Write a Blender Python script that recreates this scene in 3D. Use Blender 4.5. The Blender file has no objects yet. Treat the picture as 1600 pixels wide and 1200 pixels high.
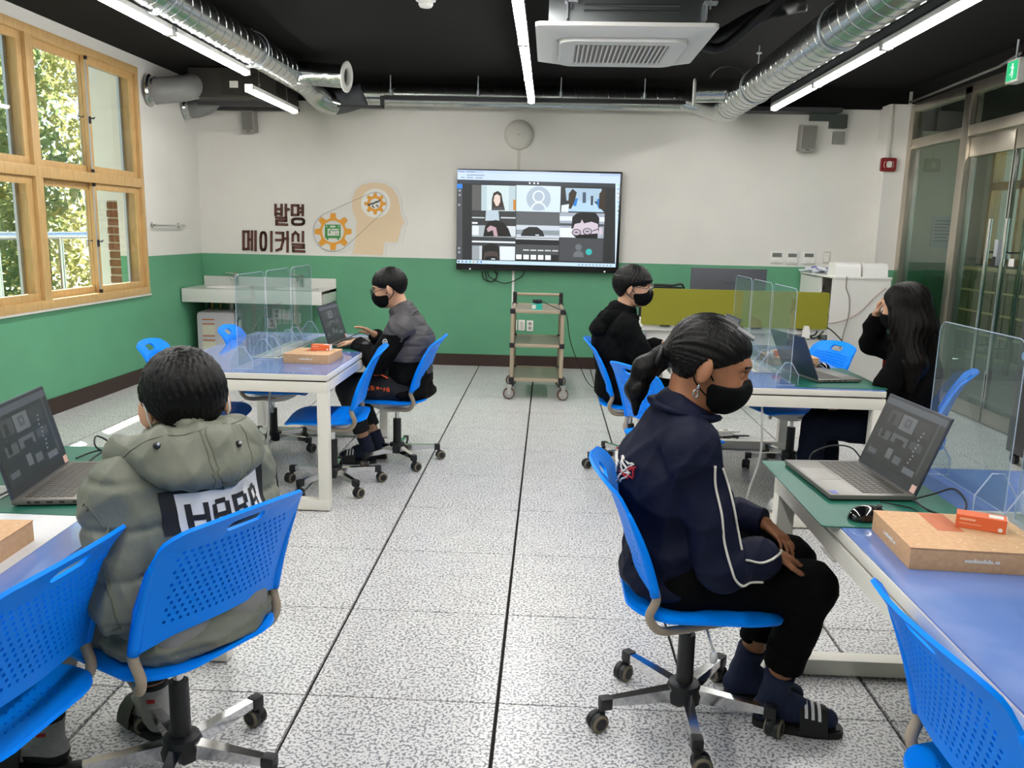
import bpy, bmesh, math, random
import numpy as np
from mathutils import Vector, Matrix, Euler
from mathutils.geometry import delaunay_2d_cdt

S = bpy.context.scene
COL = S.collection
PI = math.pi
random.seed(7)

# ---------------------------------------------------------------- camera
FPX, YAW, PITCH, ROLL = 1284.36, -0.0406859, -0.1840046, 0.0222354
CAM = Vector((0.71852, -2.328528, 1.444557))
cyw, syw = math.cos(YAW), math.sin(YAW)
cpt, spt = math.cos(PITCH), math.sin(PITCH)
_f = Vector((syw * cpt, cyw * cpt, spt))
_r = Vector((cyw, -syw, 0))
_u = _r.cross(_f)
RGT = math.cos(ROLL) * _r + math.sin(ROLL) * _u
UPV = -math.sin(ROLL) * _r + math.cos(ROLL) * _u
cam_d = bpy.data.cameras.new('camera')
cam_d.sensor_width = 36.0
cam_d.lens = FPX / 1600 * 36.0
cam_d.clip_start = 0.05
cam = bpy.data.objects.new('camera', cam_d)
M = Matrix((RGT, UPV, -_f)).transposed().to_4x4()
M.translation = CAM
cam.matrix_world = M
COL.objects.link(cam)
S.camera = cam

def U(px, py, **k):
    """pixel of the 1600x1200 photo -> point on the plane x=, y= or z="""
    d = RGT * ((px - 800) / FPX) + UPV * ((600 - py) / FPX) + _f
    a, v = list(k.items())[0]
    i = 'xyz'.index(a)
    return CAM + d * ((v - CAM[i]) / d[i])

# ---------------------------------------------------------------- world, sun, exposure
S.view_settings.view_transform = 'Standard'
S.view_settings.look = 'None'
S.view_settings.gamma = 1.0
S.view_settings.use_curve_mapping = False
S.view_settings.exposure = 1.42

SUN_DIR = Vector((0.75, -0.66, -1.08)).normalized()      # direction the light travels
w = bpy.data.worlds.new('sky')
S.world = w
w.use_nodes = True
wn = w.node_tree
bg = wn.nodes['Background']
sky = wn.nodes.new('ShaderNodeTexSky')
sky.sky_type = 'HOSEK_WILKIE'
sky.sun_direction = (-SUN_DIR).normalized()
sky.turbidity = 3.5
wn.links.new(sky.outputs[0], bg.inputs[0])
bg.inputs[1].default_value = 4.0
sd = bpy.data.lights.new('sun', 'SUN')
sd.energy = 13.0
sd.angle = 0.009
sd.color = (1.0, 0.95, 0.86)
so = bpy.data.objects.new('sun', sd)
so.rotation_euler = (-SUN_DIR).to_track_quat('Z', 'Y').to_euler()
so.location = (-8, 12, 12)
COL.objects.link(so)
TUBE_STRENGTH = 26.0
S.cycles.transparent_max_bounces = 24

# ---------------------------------------------------------------- materials
def lin(c):
    if isinstance(c, str):
        c = c.lstrip('#')
        c = [int(c[i:i + 2], 16) / 255 for i in (0, 2, 4)]
    return tuple((v / 12.92 if v <= 0.04045 else ((v + 0.055) / 1.055) ** 2.4) for v in c) + (1,)

MATS = {}
def mat(name, color, rough=0.5, metal=0.0, spec=0.5, noise=0.0, nscale=20.0, bump=0.0, bscale=60.0, coat=0.0,
        emit=0.0, trans=0.0, sheen=0.0, stretch=None):
    if name in MATS:
        return MATS[name]
    m = bpy.data.materials.new(name)
    m.use_nodes = True
    nt = m.node_tree
    b = nt.nodes['Principled BSDF']
    c = lin(color)
    b.inputs['Base Color'].default_value = c
    b.inputs['Roughness'].default_value = rough
    b.inputs['Metallic'].default_value = metal
    b.inputs['Specular IOR Level'].default_value = spec
    b.inputs['Coat Weight'].default_value = coat
    b.inputs['Coat Roughness'].default_value = 0.05
    if sheen:
        b.inputs['Sheen Weight'].default_value = sheen
        b.inputs['Sheen Roughness'].default_value = 0.5
    if emit:
        b.inputs['Emission Color'].default_value = c
        b.inputs['Emission Strength'].default_value = emit
    if noise or bump:
        tc = nt.nodes.new('ShaderNodeTexCoord')
        src = tc.outputs['Object']
        if stretch:
            mp = nt.nodes.new('ShaderNodeMapping')
            mp.inputs['Scale'].default_value = stretch
            nt.links.new(src, mp.inputs[0]); src = mp.outputs[0]
    if noise:
        n = nt.nodes.new('ShaderNodeTexNoise')
        n.inputs['Scale'].default_value = nscale
        n.inputs['Detail'].default_value = 5
        nt.links.new(src, n.inputs['Vector'])
        r = nt.nodes.new('ShaderNodeValToRGB')
        r.color_ramp.elements[0].position = 0.3
        r.color_ramp.elements[1].position = 0.7
        r.color_ramp.elements[0].color = tuple(v * (1 - noise) for v in c[:3]) + (1,)
        r.color_ramp.elements[1].color = tuple(min(1, v * (1 + noise)) for v in c[:3]) + (1,)
        nt.links.new(n.outputs['Fac'], r.inputs[0])
        nt.links.new(r.outputs[0], b.inputs['Base Color'])
    if bump:
        n = nt.nodes.new('ShaderNodeTexNoise')
        n.inputs['Scale'].default_value = bscale
        n.inputs['Detail'].default_value = 4
        nt.links.new(src, n.inputs['Vector'])
        bp = nt.nodes.new('ShaderNodeBump')
        bp.inputs['Strength'].default_value = bump
        bp.inputs['Distance'].default_value = 0.01
        nt.links.new(n.outputs['Fac'], bp.inputs['Height'])
        nt.links.new(bp.outputs[0], b.inputs['Normal'])
    MATS[name] = m
    return m

def glass_mat(name, tint, refl=1.0, alpha=0.0, rough=0.0):
    """clear sheet: transparent with fresnel gloss, a little body colour (alpha)"""
    if name in MATS:
        return MATS[name]
    m = bpy.data.materials.new(name)
    m.use_nodes = True
    nt = m.node_tree
    nt.nodes.clear()
    out = nt.nodes.new('ShaderNodeOutputMaterial')
    tr = nt.nodes.new('ShaderNodeBsdfTransparent')
    tr.inputs[0].default_value = lin(tint)
    gl = nt.nodes.new('ShaderNodeBsdfGlossy')
    gl.inputs['Roughness'].default_value = rough
    fr = nt.nodes.new('ShaderNodeFresnel')
    fr.inputs[0].default_value = 1.48
    mu = nt.nodes.new('ShaderNodeMath'); mu.operation = 'MULTIPLY'
    mu.inputs[1].default_value = refl
    nt.links.new(fr.outputs[0], mu.inputs[0])
    ge = nt.nodes.new('ShaderNodeNewGeometry')          # only the outer side of a sheet mirrors
    inv = nt.nodes.new('ShaderNodeMath'); inv.operation = 'SUBTRACT'; inv.inputs[0].default_value = 1.0
    nt.links.new(ge.outputs['Backfacing'], inv.inputs[1])
    mb = nt.nodes.new('ShaderNodeMath'); mb.operation = 'MULTIPLY'
    nt.links.new(mu.outputs[0], mb.inputs[0]); nt.links.new(inv.outputs[0], mb.inputs[1])
    mx = nt.nodes.new('ShaderNodeMixShader')
    nt.links.new(mb.outputs[0], mx.inputs[0])
    nt.links.new(tr.outputs[0], mx.inputs[1])
    nt.links.new(gl.outputs[0], mx.inputs[2])
    last = mx
    if alpha:
        df = nt.nodes.new('ShaderNodeBsdfDiffuse')
        df.inputs[0].default_value = lin(tint)
        mx2 = nt.nodes.new('ShaderNodeMixShader')
        mx2.inputs[0].default_value = alpha
        nt.links.new(mx.outputs[0], mx2.inputs[1])
        nt.links.new(df.outputs[0], mx2.inputs[2])
        last = mx2
    nt.links.new(last.outputs[0], out.inputs[0])
    MATS[name] = m
    return m

def emit_mat(name, color, strength):
    if name in MATS:
        return MATS[name]
    m = bpy.data.materials.new(name)
    m.use_nodes = True
    nt = m.node_tree
    b = nt.nodes['Principled BSDF']
    b.inputs['Base Color'].default_value = (0.02, 0.02, 0.02, 1)
    b.inputs['Roughness'].default_value = 0.25
    b.inputs['Emission Color'].default_value = lin(color)
    b.inputs['Emission Strength'].default_value = strength
    MATS[name] = m
    return m

# ---------------------------------------------------------------- mesh helpers
class MB:
    """collects shapes into one mesh"""
    def __init__(s):
        s.v, s.f = [], []
    def add(s, vs, fs, M=None):
        o = len(s.v)
        if M is not None:
            vs = [M @ Vector(v) for v in vs]
        s.v += [tuple(v) for v in vs]
        s.f += [tuple(i + o for i in f) for f in fs]
        return s
    def box(s, c, d, rot=None, bev=0.0):
        """centre, full size, rotation (Euler xyz) ; bev = chamfer"""
        hx, hy, hz = d[0] / 2, d[1] / 2, d[2] / 2
        Mx = Matrix.Translation(c)
        if rot is not None:
            Mx = Mx @ (rot.to_4x4() if hasattr(rot, 'to_4x4') else Euler(rot).to_matrix().to_4x4())
        if bev <= 0:
            vs = [(x, y, z) for x in (-hx, hx) for y in (-hy, hy) for z in (-hz, hz)]
            fs = [(0, 1, 3, 2), (4, 6, 7, 5), (0, 4, 5, 1), (2, 3, 7, 6), (0, 2, 6, 4), (1, 5, 7, 3)]
        else:
            bm = bmesh.new()
            bmesh.ops.create_cube(bm, size=1)
            bmesh.ops.scale(bm, vec=d, verts=bm.verts)
            bmesh.ops.bevel(bm, geom=bm.edges[:], offset=min(bev, min(d) * 0.49), segments=2, affect='EDGES', profile=0.6)
            bm.verts.index_update()
            vs = [v.co.copy() for v in bm.verts]
            fs = [[v.index for v in f.verts] for f in bm.faces]
            bm.free()
        return s.add(vs, fs, Mx)
    def bx(s, x0, x1, y0, y1, z0, z1, bev=0.0):
        return s.box(((x0 + x1) / 2, (y0 + y1) / 2, (z0 + z1) / 2), (abs(x1 - x0), abs(y1 - y0), abs(z1 - z0)), None, bev)
    def cyl(s, a, b, r, r2=None, n=16, caps=True):
        a, b = Vector(a), Vector(b)
        r2 = r if r2 is None else r2
        ax = (b - a).normalized()
        t = Vector((0, 0, 1)) if abs(ax.z) < 0.9 else Vector((1, 0, 0))
        e1 = ax.cross(t).normalized(); e2 = ax.cross(e1)
        vs = []
        for p, q in ((a, r), (b, r2)):
            for i in range(n):
                an = 2 * PI * i / n
                vs.append(p + (e1 * math.cos(an) + e2 * math.sin(an)) * q)
        fs = [(i, (i + 1) % n, n + (i + 1) % n, n + i) for i in range(n)]
        if caps:
            fs += [tuple(range(n))[::-1], tuple(range(n, 2 * n))]
        return s.add(vs, fs)
    def tube(s, pts, r, n=8, close=False, smooth=0, rs=None, flat=1.0):
        pts = [Vector(p) for p in pts]
        if smooth:
            pts = catmull(pts, smooth, close)
        m = len(pts)
        if rs is None:
            rs = [r] * m
        elif len(rs) != m:
            rs = list(np.interp(np.linspace(0, 1, m), np.linspace(0, 1, len(rs)), rs))
        tan = []
        for i in range(m):
            if close:
                d = pts[(i + 1) % m] - pts[i - 1]
            else:
                d = pts[min(i + 1, m - 1)] - pts[max(i - 1, 0)]
            tan.append(d.normalized() if d.length > 1e-9 else Vector((0, 0, 1)))
        t0 = tan[0]
        ref = Vector((0, 0, 1)) if abs(t0.z) < 0.9 else Vector((1, 0, 0))
        e1 = t0.cross(ref).normalized()
        vs, fs = [], []
        for i in range(m):
            e1 = (e1 - tan[i] * e1.dot(tan[i]))
            e1 = e1.normalized() if e1.length > 1e-6 else tan[i].orthogonal().normalized()
            e2 = tan[i].cross(e1)
            for j in range(n):
                an = 2 * PI * j / n
                vs.append(pts[i] + (e1 * math.cos(an) + e2 * math.sin(an) * flat) * rs[i])
        rng = range(m) if close else range(m - 1)
        for i in rng:
            k = (i + 1) % m
            for j in range(n):
                fs.append((i * n + j, i * n + (j + 1) % n, k * n + (j + 1) % n, k * n + j))
        if not close:
            fs += [tuple(range(n))[::-1], tuple((m - 1) * n + j for j in range(n))]
        return s.add(vs, fs)
    def lathe(s, prof, n=24, M=None):
        """prof = [(r,z)...] about local Z"""
        vs, fs = [], []
        for r, z in prof:
            for i in range(n):
                an = 2 * PI * i / n
                vs.append((r * math.cos(an), r * math.sin(an), z))
        for k in range(len(prof) - 1):
            for i in range(n):
                fs.append((k * n + i, k * n + (i + 1) % n, (k + 1) * n + (i + 1) % n, (k + 1) * n + i))
        if prof[0][0] > 1e-5:
            fs.append(tuple(range(n))[::-1])
        if prof[-1][0] > 1e-5:
            fs.append(tuple((len(prof) - 1) * n + i for i in range(n)))
        return s.add(vs, fs, M)
    def prism(s, poly, z0, z1, M=None, holes=()):
        """2D polygon (xy) extruded z0..z1, optional holes"""
        tri_v, tri_f = cdt(poly, holes)
        n = len(tri_v)
        vs = [(x, y, z0) for x, y in tri_v] + [(x, y, z1) for x, y in tri_v]
        fs = [tuple(reversed(f)) for f in tri_f] + [tuple(i + n for i in f) for f in tri_f]
        cnt = {}
        for f in tri_f:
            for i in range(len(f)):
                e = (f[i], f[(i + 1) % len(f)])
                cnt[e] = 1
        for (a, b) in list(cnt):
            if (b, a) not in cnt:
                fs.append((a, b, b + n, a + n))
        return s.add(vs, fs, M)
    def sphere(s, c, r, n=12, m=8, M=None):
        if not hasattr(r, '__len__'):
            r = (r, r, r)
        prof = []
        vs, fs = [], []
        for k in range(m + 1):
            th = PI * k / m
            for i in range(n):
                an = 2 * PI * i / n
                vs.append(Vector((r[0] * math.sin(th) * math.cos(an), r[1] * math.sin(th) * math.sin(an), r[2] * math.cos(th))))
        for k in range(m):
            for i in range(n):
                fs.append((k * n + i, (k + 1) * n + i, (k + 1) * n + (i + 1) % n, k * n + (i + 1) % n))
        Mx = Matrix.Translation(c)
        if M is not None:
            Mx = Mx @ M.to_4x4()
        return s.add(vs, fs, Mx)
    def build(s, name, m=None, parent=None, smooth=False, weld=False, **kw):
        me = bpy.data.meshes.new(name)
        me.from_pydata(s.v, [], s.f)
        if weld:
            bm = bmesh.new(); bm.from_mesh(me)
            bmesh.ops.remove_doubles(bm, verts=bm.verts, dist=1e-5)
            bmesh.ops.recalc_face_normals(bm, faces=bm.faces)
            bm.to_mesh(me); bm.free()
        me.update()
        return link(name, me, m, parent, smooth, **kw)

def link(name, me, m=None, parent=None, smooth=False, loc=None, rot=None, label=None, cat=None, group=None, kind=None):
    o = bpy.data.objects.new(name, me)
    COL.objects.link(o)
    if m is not None and me is not None and not me.materials:
        for mm in (m if isinstance(m, (list, tuple)) else [m]):
            me.materials.append(mm)
    if smooth and me is not None:
        if smooth is True:
            me.polygons.foreach_set('use_smooth', [True] * len(me.polygons))
        else:
            me.polygons.foreach_set('use_smooth', [True] * len(me.polygons))
            me.set_sharp_from_angle(angle=math.radians(smooth))
    if parent is not None:
        o.parent = parent
    if loc is not None:
        o.location = loc
    if rot is not None:
        o.rotation_euler = rot
    tag(o, label, cat, group, kind)
    return o

def tag(o, label=None, cat=None, group=None, kind=None):
    if label: o['label'] = label
    if cat: o['category'] = cat
    if group: o['group'] = group
    if kind: o['kind'] = kind
    return o

def thing(name, loc=(0, 0, 0), rz=0.0, label=None, cat=None, group=None, kind=None):
    o = bpy.data.objects.new(name, None)
    o.empty_display_size = 0.1
    COL.objects.link(o)
    o.location = loc
    o.rotation_euler = (0, 0, rz) if not hasattr(rz, '__len__') else rz
    tag(o, label, cat, group, kind)
    return o

def kids(o):
    return [c for c in o.children]

def dup(root, loc, rz, label=None, group=None):
    """copy of a thing with copies of its parts and sub-parts"""
    r = root.copy(); COL.objects.link(r)
    r.location = loc
    r.rotation_euler = (0, 0, rz)
    if label: r['label'] = label
    if group: r['group'] = group
    for ch in list(root.children):
        c = ch.copy(); COL.objects.link(c); c.parent = r
        for g in list(ch.children):
            d = g.copy(); COL.objects.link(d); d.parent = c
    return r

def catmull(pts, sub, close=False):
    out = []
    n = len(pts)
    rng = range(n) if close else range(n - 1)
    for i in rng:
        if close:
            p0, p1, p2, p3 = pts[i - 1], pts[i], pts[(i + 1) % n], pts[(i + 2) % n]
        else:
            p0, p1, p2, p3 = pts[max(i - 1, 0)], pts[i], pts[i + 1], pts[min(i + 2, n - 1)]
        for k in range(sub):
            t = k / sub
            out.append(0.5 * ((2 * p1) + (p2 - p0) * t + (2 * p0 - 5 * p1 + 4 * p2 - p3) * t * t + (3 * p1 - p0 - 3 * p2 + p3) * t ** 3))
    if not close:
        out.append(pts[-1].copy() if hasattr(pts[-1], 'copy') else pts[-1])
    return out

def cdt(poly, holes=(), pts=()):
    vs = [Vector(p) for p in poly]
    ed = [(i, (i + 1) % len(poly)) for i in range(len(poly))]
    for h in holes:
        o = len(vs)
        vs += [Vector(p) for p in h]
        ed += [(o + i, o + (i + 1) % len(h)) for i in range(len(h))]
    vs += [Vector(p) for p in pts]
    v, e, f, ov, *_ = delaunay_2d_cdt(vs, ed, [], 1, 1e-7)
    v = [(p.x, p.y) for p in v]
    hid = {}
    o = len(poly)
    for k, h in enumerate(holes):
        for i in range(len(h)): hid[o + i] = k
        o += len(h)
    vh = [next((hid[i] for i in l if i in hid), -1) for l in ov]
    ff = []
    for t in f:
        h0 = vh[t[0]]
        if h0 >= 0 and all(vh[i] == h0 for i in t):      # triangle inside a (convex) hole
            continue
        a = 0
        for i in range(len(t)):
            x0, y0 = v[t[i]]; x1, y1 = v[t[(i + 1) % len(t)]]
            a += x0 * y1 - x1 * y0
        ff.append(list(t) if a > 0 else list(reversed(t)))
    return v, ff

def rrect(w, h, r, n=4, cx=0, cy=0):
    out = []
    for sx, sy, a0 in ((1, 1, 0), (-1, 1, 90), (-1, -1, 180), (1, -1, 270)):
        for k in range(n + 1):
            a = math.radians(a0 + 90 * k / n)
            out.append((cx + sx * (w / 2 - r) + r * math.cos(a), cy + sy * (h / 2 - r) + r * math.sin(a)))
    return out

def circ(cx, cy, r, n=16, ry=None):
    ry = r if ry is None else ry
    return [(cx + r * math.cos(2 * PI * i / n), cy + ry * math.sin(2 * PI * i / n)) for i in range(n)]

# plane frames: local xy -> world, for flat things
def frame(origin, ex, ey):
    ex, ey = Vector(ex).normalized(), Vector(ey).normalized()
    ez = ex.cross(ey)
    m = Matrix((ex, ey, ez)).transposed().to_4x4()
    m.translation = Vector(origin)
    return m

def text_mesh(txt, size, depth=0.0, font_bold=0.0, align='CENTER'):
    """text as mesh data (flat print or raised lettering)"""
    c = bpy.data.curves.new('lettering', 'FONT')
    c.body = txt
    c.size = size
    c.align_x = align
    c.align_y = 'CENTER'
    c.extrude = depth
    c.offset = font_bold
    c.resolution_u = 3
    o = bpy.data.objects.new('lettering_tmp', c)
    COL.objects.link(o)
    dg = bpy.context.evaluated_depsgraph_get()
    me = bpy.data.meshes.new_from_object(o.evaluated_get(dg))
    me.materials.clear()
    bpy.data.objects.remove(o)
    bpy.data.curves.remove(c)
    return me
# ================================================================ SETTING
XL, YB, XR, ZC, YR = -3.0, 6.45, 4.25, 2.9, -4.8

def pos_mat(name):
    m = bpy.data.materials.new(name); m.use_nodes = True
    nt = m.node_tree
    g = nt.nodes.new('ShaderNodeNewGeometry')
    return m, nt, nt.nodes['Principled BSDF'], g.outputs['Position']

def ramp(nt, stops, interp='LINEAR'):
    r = nt.nodes.new('ShaderNodeValToRGB')
    cr = r.color_ramp
    cr.interpolation = interp
    while len(cr.elements) < len(stops):
        cr.elements.new(0.5)
    for e, (p, c) in zip(cr.elements, stops):
        e.position = p
        e.color = lin(c)
    return r

# --- speckled access-floor tile
def tile_material():
    m, nt, b, P = pos_mat('speckled_tile')
    n1 = nt.nodes.new('ShaderNodeTexNoise'); n1.inputs['Scale'].default_value = 105; n1.inputs['Detail'].default_value = 1.0
    n1.inputs['Roughness'].default_value = 0.6
    nt.links.new(P, n1.inputs['Vector'])
    n2 = nt.nodes.new('ShaderNodeTexNoise'); n2.inputs['Scale'].default_value = 9; n2.inputs['Detail'].default_value = 3
    nt.links.new(P, n2.inputs['Vector'])
    ad = nt.nodes.new('ShaderNodeMath'); ad.operation = 'MULTIPLY_ADD'; ad.inputs[1].default_value = 0.10
    nt.links.new(n2.outputs['Fac'], ad.inputs[0]); nt.links.new(n1.outputs['Fac'], ad.inputs[2])
    r = ramp(nt, [(0.0, '#78797d'), (0.48, '#818286'), (0.52, '#cbcac9'), (0.58, '#dad9d8'), (1.0, '#e1e0df')])
    nt.links.new(ad.outputs[0], r.inputs[0])
    nt.links.new(r.outputs[0], b.inputs['Base Color'])
    b.inputs['Roughness'].default_value = 0.28
    b.inputs['Specular IOR Level'].default_value = 0.45
    return m
TILE = tile_material()
JOINT = mat('floor_joint', '#1a1512', 0.9)

def two_tone(name, low, high, z):
    m, nt, b, P = pos_mat(name)
    sx = nt.nodes.new('ShaderNodeSeparateXYZ'); nt.links.new(P, sx.inputs[0])
    gt = nt.nodes.new('ShaderNodeMath'); gt.operation = 'GREATER_THAN'; gt.inputs[1].default_value = z
    nt.links.new(sx.outputs[2], gt.inputs[0])
    n = nt.nodes.new('ShaderNodeTexNoise'); n.inputs['Scale'].default_value = 2.2; n.inputs['Detail'].default_value = 6
    nt.links.new(P, n.inputs['Vector'])
    def vary(c, k):
        c = lin(c)
        r = nt.nodes.new('ShaderNodeValToRGB')
        r.color_ramp.elements[0].position = 0.3; r.color_ramp.elements[1].position = 0.75
        r.color_ramp.elements[0].color = tuple(v * (1 - k) for v in c[:3]) + (1,)
        r.color_ramp.elements[1].color = tuple(min(1, v * (1 + k)) for v in c[:3]) + (1,)
        nt.links.new(n.outputs['Fac'], r.inputs[0])
        return r
    lo, hi = vary(low, 0.07), vary(high, 0.035)
    mx = nt.nodes.new('ShaderNodeMix'); mx.data_type = 'RGBA'
    nt.links.new(gt.outputs[0], mx.inputs[0])
    nt.links.new(lo.outputs[0], mx.inputs[6]); nt.links.new(hi.outputs[0], mx.inputs[7])
    nt.links.new(mx.outputs[2], b.inputs['Base Color'])
    n3 = nt.nodes.new('ShaderNodeTexNoise'); n3.inputs['Scale'].default_value = 60
    nt.links.new(P, n3.inputs['Vector'])
    bp = nt.nodes.new('ShaderNodeBump'); bp.inputs['Strength'].default_value = 0.08; bp.inputs['Distance'].default_value = 0.01
    nt.links.new(n3.outputs['Fac'], bp.inputs['Height']); nt.links.new(bp.outputs[0], b.inputs['Normal'])
    b.inputs['Roughness'].default_value = 0.5
    return m
WALL = two_tone('painted_wall', '#5c9c78', '#dfdcd6', 1.14)
CEIL = mat('black_ceiling', '#131211', 0.9, spec=0.15, noise=0.1, nscale=3)
BASE = mat('dark_baseboard', '#35221c', 0.45)
WOOD = mat('window_wood', '#c4a06a', 0.42, noise=0.12, nscale=6, stretch=(8, 8, 1.2))
ALU = mat('aluminium', '#b9bec4', 0.35, 0.6)
STEEL = mat('brushed_steel', '#c4bcae', 0.32, 1.0, noise=0.15, nscale=3, stretch=(1, 1, 0.5))
CHROME = mat('chrome', '#d8d8d8', 0.12, 1.0)
GALV = mat('galvanised', '#c4c8c6', 0.2, 1.0, bump=0.05, bscale=14)
BLACK = mat('black_plastic', '#17171a', 0.45)
DKGREY = mat('dark_grey_plastic', '#3a3b3e', 0.5)
WHITE = mat('white_plastic', '#e6e4df', 0.4)
OFFW = mat('off_white_plastic', '#cfccc4', 0.5)
GLASS = glass_mat('window_glass', '#eef2f0', 0.8)
GGLASS = glass_mat('partition_glass', '#d9e3db', 0.9)

# floor with its tiles
fl = MB(); fl.bx(XL - 0.1, 7.3, YR - 0.1, 9.7, -0.12, -0.012)
floor = fl.build('floor', JOINT, kind='structure')
tm = MB(); tm.box((0, 0, -0.007), (0.589, 0.5955, 0.014), bev=0.0015)
tile_me = tm.build('tile', TILE, floor)
tile_first = True
def put_tile(x, y):
    global tile_first
    if tile_first:
        o = tile_me; tile_first = False
    else:
        o = tile_me.copy(); COL.objects.link(o)
    o.location = (x, y, 0)
for i in range(-5, 7):
    for j in range(-8, 11):
        put_tile(i * 0.6 + 0.3, j * 0.6 + 0.3)
for i in range(7, 11):
    for j in range(4, 16):
        put_tile(i * 0.6 + 0.3, j * 0.6 + 0.3)

c = MB(); c.bx(XL - 0.3, 7.3, YR - 0.3, 9.8, ZC, ZC + 0.15)
ceiling = c.build('ceiling', CEIL, kind='structure')

# back wall: painted white over green, black soffit strip along the top, pilaster at the right end
w_ = MB(); w_.bx(XL - 0.3, XR + 0.12, YB, YB + 0.2, -0.1, ZC)
w_.bx(4.0, XR + 0.03, 6.2, YB, 0, 2.74)
wall_back = w_.build('wall_back', WALL, kind='structure')
t_ = MB(); t_.bx(XL, XR, YB - 0.06, YB, 2.72, ZC)
t_.build('trim_1', CEIL, kind='structure')
bb = MB(); bb.bx(XL + 0.012, 4.0, YB - 0.014, YB, 0, 0.125); bb.build('baseboard_back', BASE, kind='structure')
bb = MB(); bb.bx(XL, XL + 0.014, YR, YB - 0.014, 0, 0.125); bb.build('baseboard_left', BASE, kind='structure')

# left wall with two window openings
W1 = (2.02, 5.2, 0.80, 2.80)
W2 = (-3.7, 0.9, 0.80, 2.80)
lw = MB()
x0, x1 = XL - 0.24, XL
lw.bx(x0, x1, W1[1], YB + 0.1, 0, ZC)
lw.bx(x0, x1, W2[1], W1[0], 0, ZC)
lw.bx(x0, x1, YR, W2[0], 0, ZC)
for W in (W1, W2):
    lw.bx(x0, x1, W[0], W[1], 0, W[2]); lw.bx(x0, x1, W[0], W[1], W[3], ZC)
lw.build('wall_left', WALL, kind='structure')
rw = MB(); rw.bx(XL - 0.24, XR + 0.2, YR - 0.2, YR, -0.1, ZC); rw.build('wall_rear', WALL, kind='structure')

def make_window(idx, W, bays):
    y0, y1, z0, z1 = W
    win = thing('window_%d' % idx, (XL, (y0 + y1) / 2, z0), kind='structure')
    oy, oz = (y0 + y1) / 2, z0
    f = MB()
    X0, X1 = -0.15, 0.025
    zm = 1.795 - z0
    a0, a1, h = y0 - oy, y1 - oy, z1 - z0
    f.bx(X0, X1, a0, a1, 0, 0.065, 0.004); f.bx(X0, X1, a0, a1, h - 0.065, h, 0.004)
    f.bx(X0, X1, a0, a1, zm - 0.04, zm + 0.04, 0.004)
    for b_ in [(a0, a0 + 0.05), (a1 - 0.05, a1)] + [(b - oy - 0.045, b - oy + 0.045) for b in bays[1:-1]]:
        for zz in ((0.064, zm - 0.039), (zm + 0.039, h - 0.064)):
            f.bx(X0 + 0.002, X1 - 0.002, b_[0] + 0.001, b_[1] - 0.001, zz[0], zz[1])
    f.build('frame', WOOD, win, smooth=30)
    sl = MB(); sl.bx(-0.02, 0.03, a0 - 0.01, a1 + 0.01, -0.016, -0.0005); sl.build('sealant', OFFW, win)
    # sashes, two per opening; inner sash to the right, outer to the left
    for bi in range(len(bays) - 1):
        b0 = bays[bi] - oy + (0.05 if bi == 0 else 0.045)
        b1 = bays[bi + 1] - oy - (0.05 if bi == len(bays) - 2 else 0.045)
        mid = (b0 + b1) / 2
        for (za, zb) in ((0.065, zm - 0.04), (zm + 0.04, h - 0.065)):
            for (sa, sb, xs, op) in ((b0, mid + 0.03, -0.06, 0), (mid - 0.03, b1, -0.022, 1)):
                sash = MB()
                t = 0.055
                sash.bx(xs - 0.017, xs + 0.017, sa, sb, za, za + t, 0.003); sash.bx(xs - 0.017, xs + 0.017, sa, sb, zb - t, zb, 0.003)
                sash.bx(xs - 0.016, xs + 0.016, sa, sa + t, za + t - 0.001, zb - t + 0.001); sash.bx(xs - 0.016, xs + 0.016, sb - t, sb, za + t - 0.001, zb - t + 0.001)
                so_ = sash.build('sash', WOOD, win, smooth=30)
                p = MB(); p.bx(xs - 0.003, xs + 0.003, sa + t, sb - t, za + t, zb - t); p.build('pane', GLASS, so_)
                # outer aluminium window behind, offset
                g = MB()
                q = -0.125 if op else -0.1
                ya, yb = sa + (0.10 if op else 0.0), sb + (0.0 if op else 0.06)
                for (u, v) in ((ya, ya + 0.035), (yb - 0.035, yb)):
                    g.bx(q - 0.01, q + 0.01, u, v, za, zb)
                g.bx(q - 0.01, q + 0.01, ya, yb, za, za + 0.03); g.bx(q - 0.01, q + 0.01, ya, yb, zb - 0.03, zb)
                g.build('outer_sash', ALU, win)
            zl = za + (zb - za) * 0.46
            s_ = MB(); s_.bx(-0.005, 0.0, mid - 0.032, mid - 0.018, za + 0.03, zb - 0.03); s_.build('interlock_strip', ALU, win)
            for k, (yy, xx) in enumerate(((mid - 0.025, 0.002), (mid - 0.105, -0.046))):
                l = MB(); l.box((xx + 0.006, yy, zl), (0.014, 0.016, 0.05), bev=0.003)
                l.tube([(xx + 0.014, yy, zl + 0.012), (xx + 0.03, yy + 0.012, zl + 0.01), (xx + 0.028, yy + 0.03, zl + 0.02)], 0.006, 8)
                l.cyl((xx + 0.006, yy, zl - 0.03), (xx + 0.006, yy, zl - 0.024), 0.009)
                l.build('latch', CHROME if k else BLACK, win, smooth=40)
            for zz in (za + 0.012, zb - 0.012):
                st = MB(); st.box((0.004, mid - 0.025, zz), (0.022, 0.022, 0.03), bev=0.004); st.build('stopper', BLACK, win)
    return win
make_window(1, W1, [2.02, 3.63, 5.2])
make_window(2, W2, [-3.7, -2.17, -0.63, 0.9])

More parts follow.
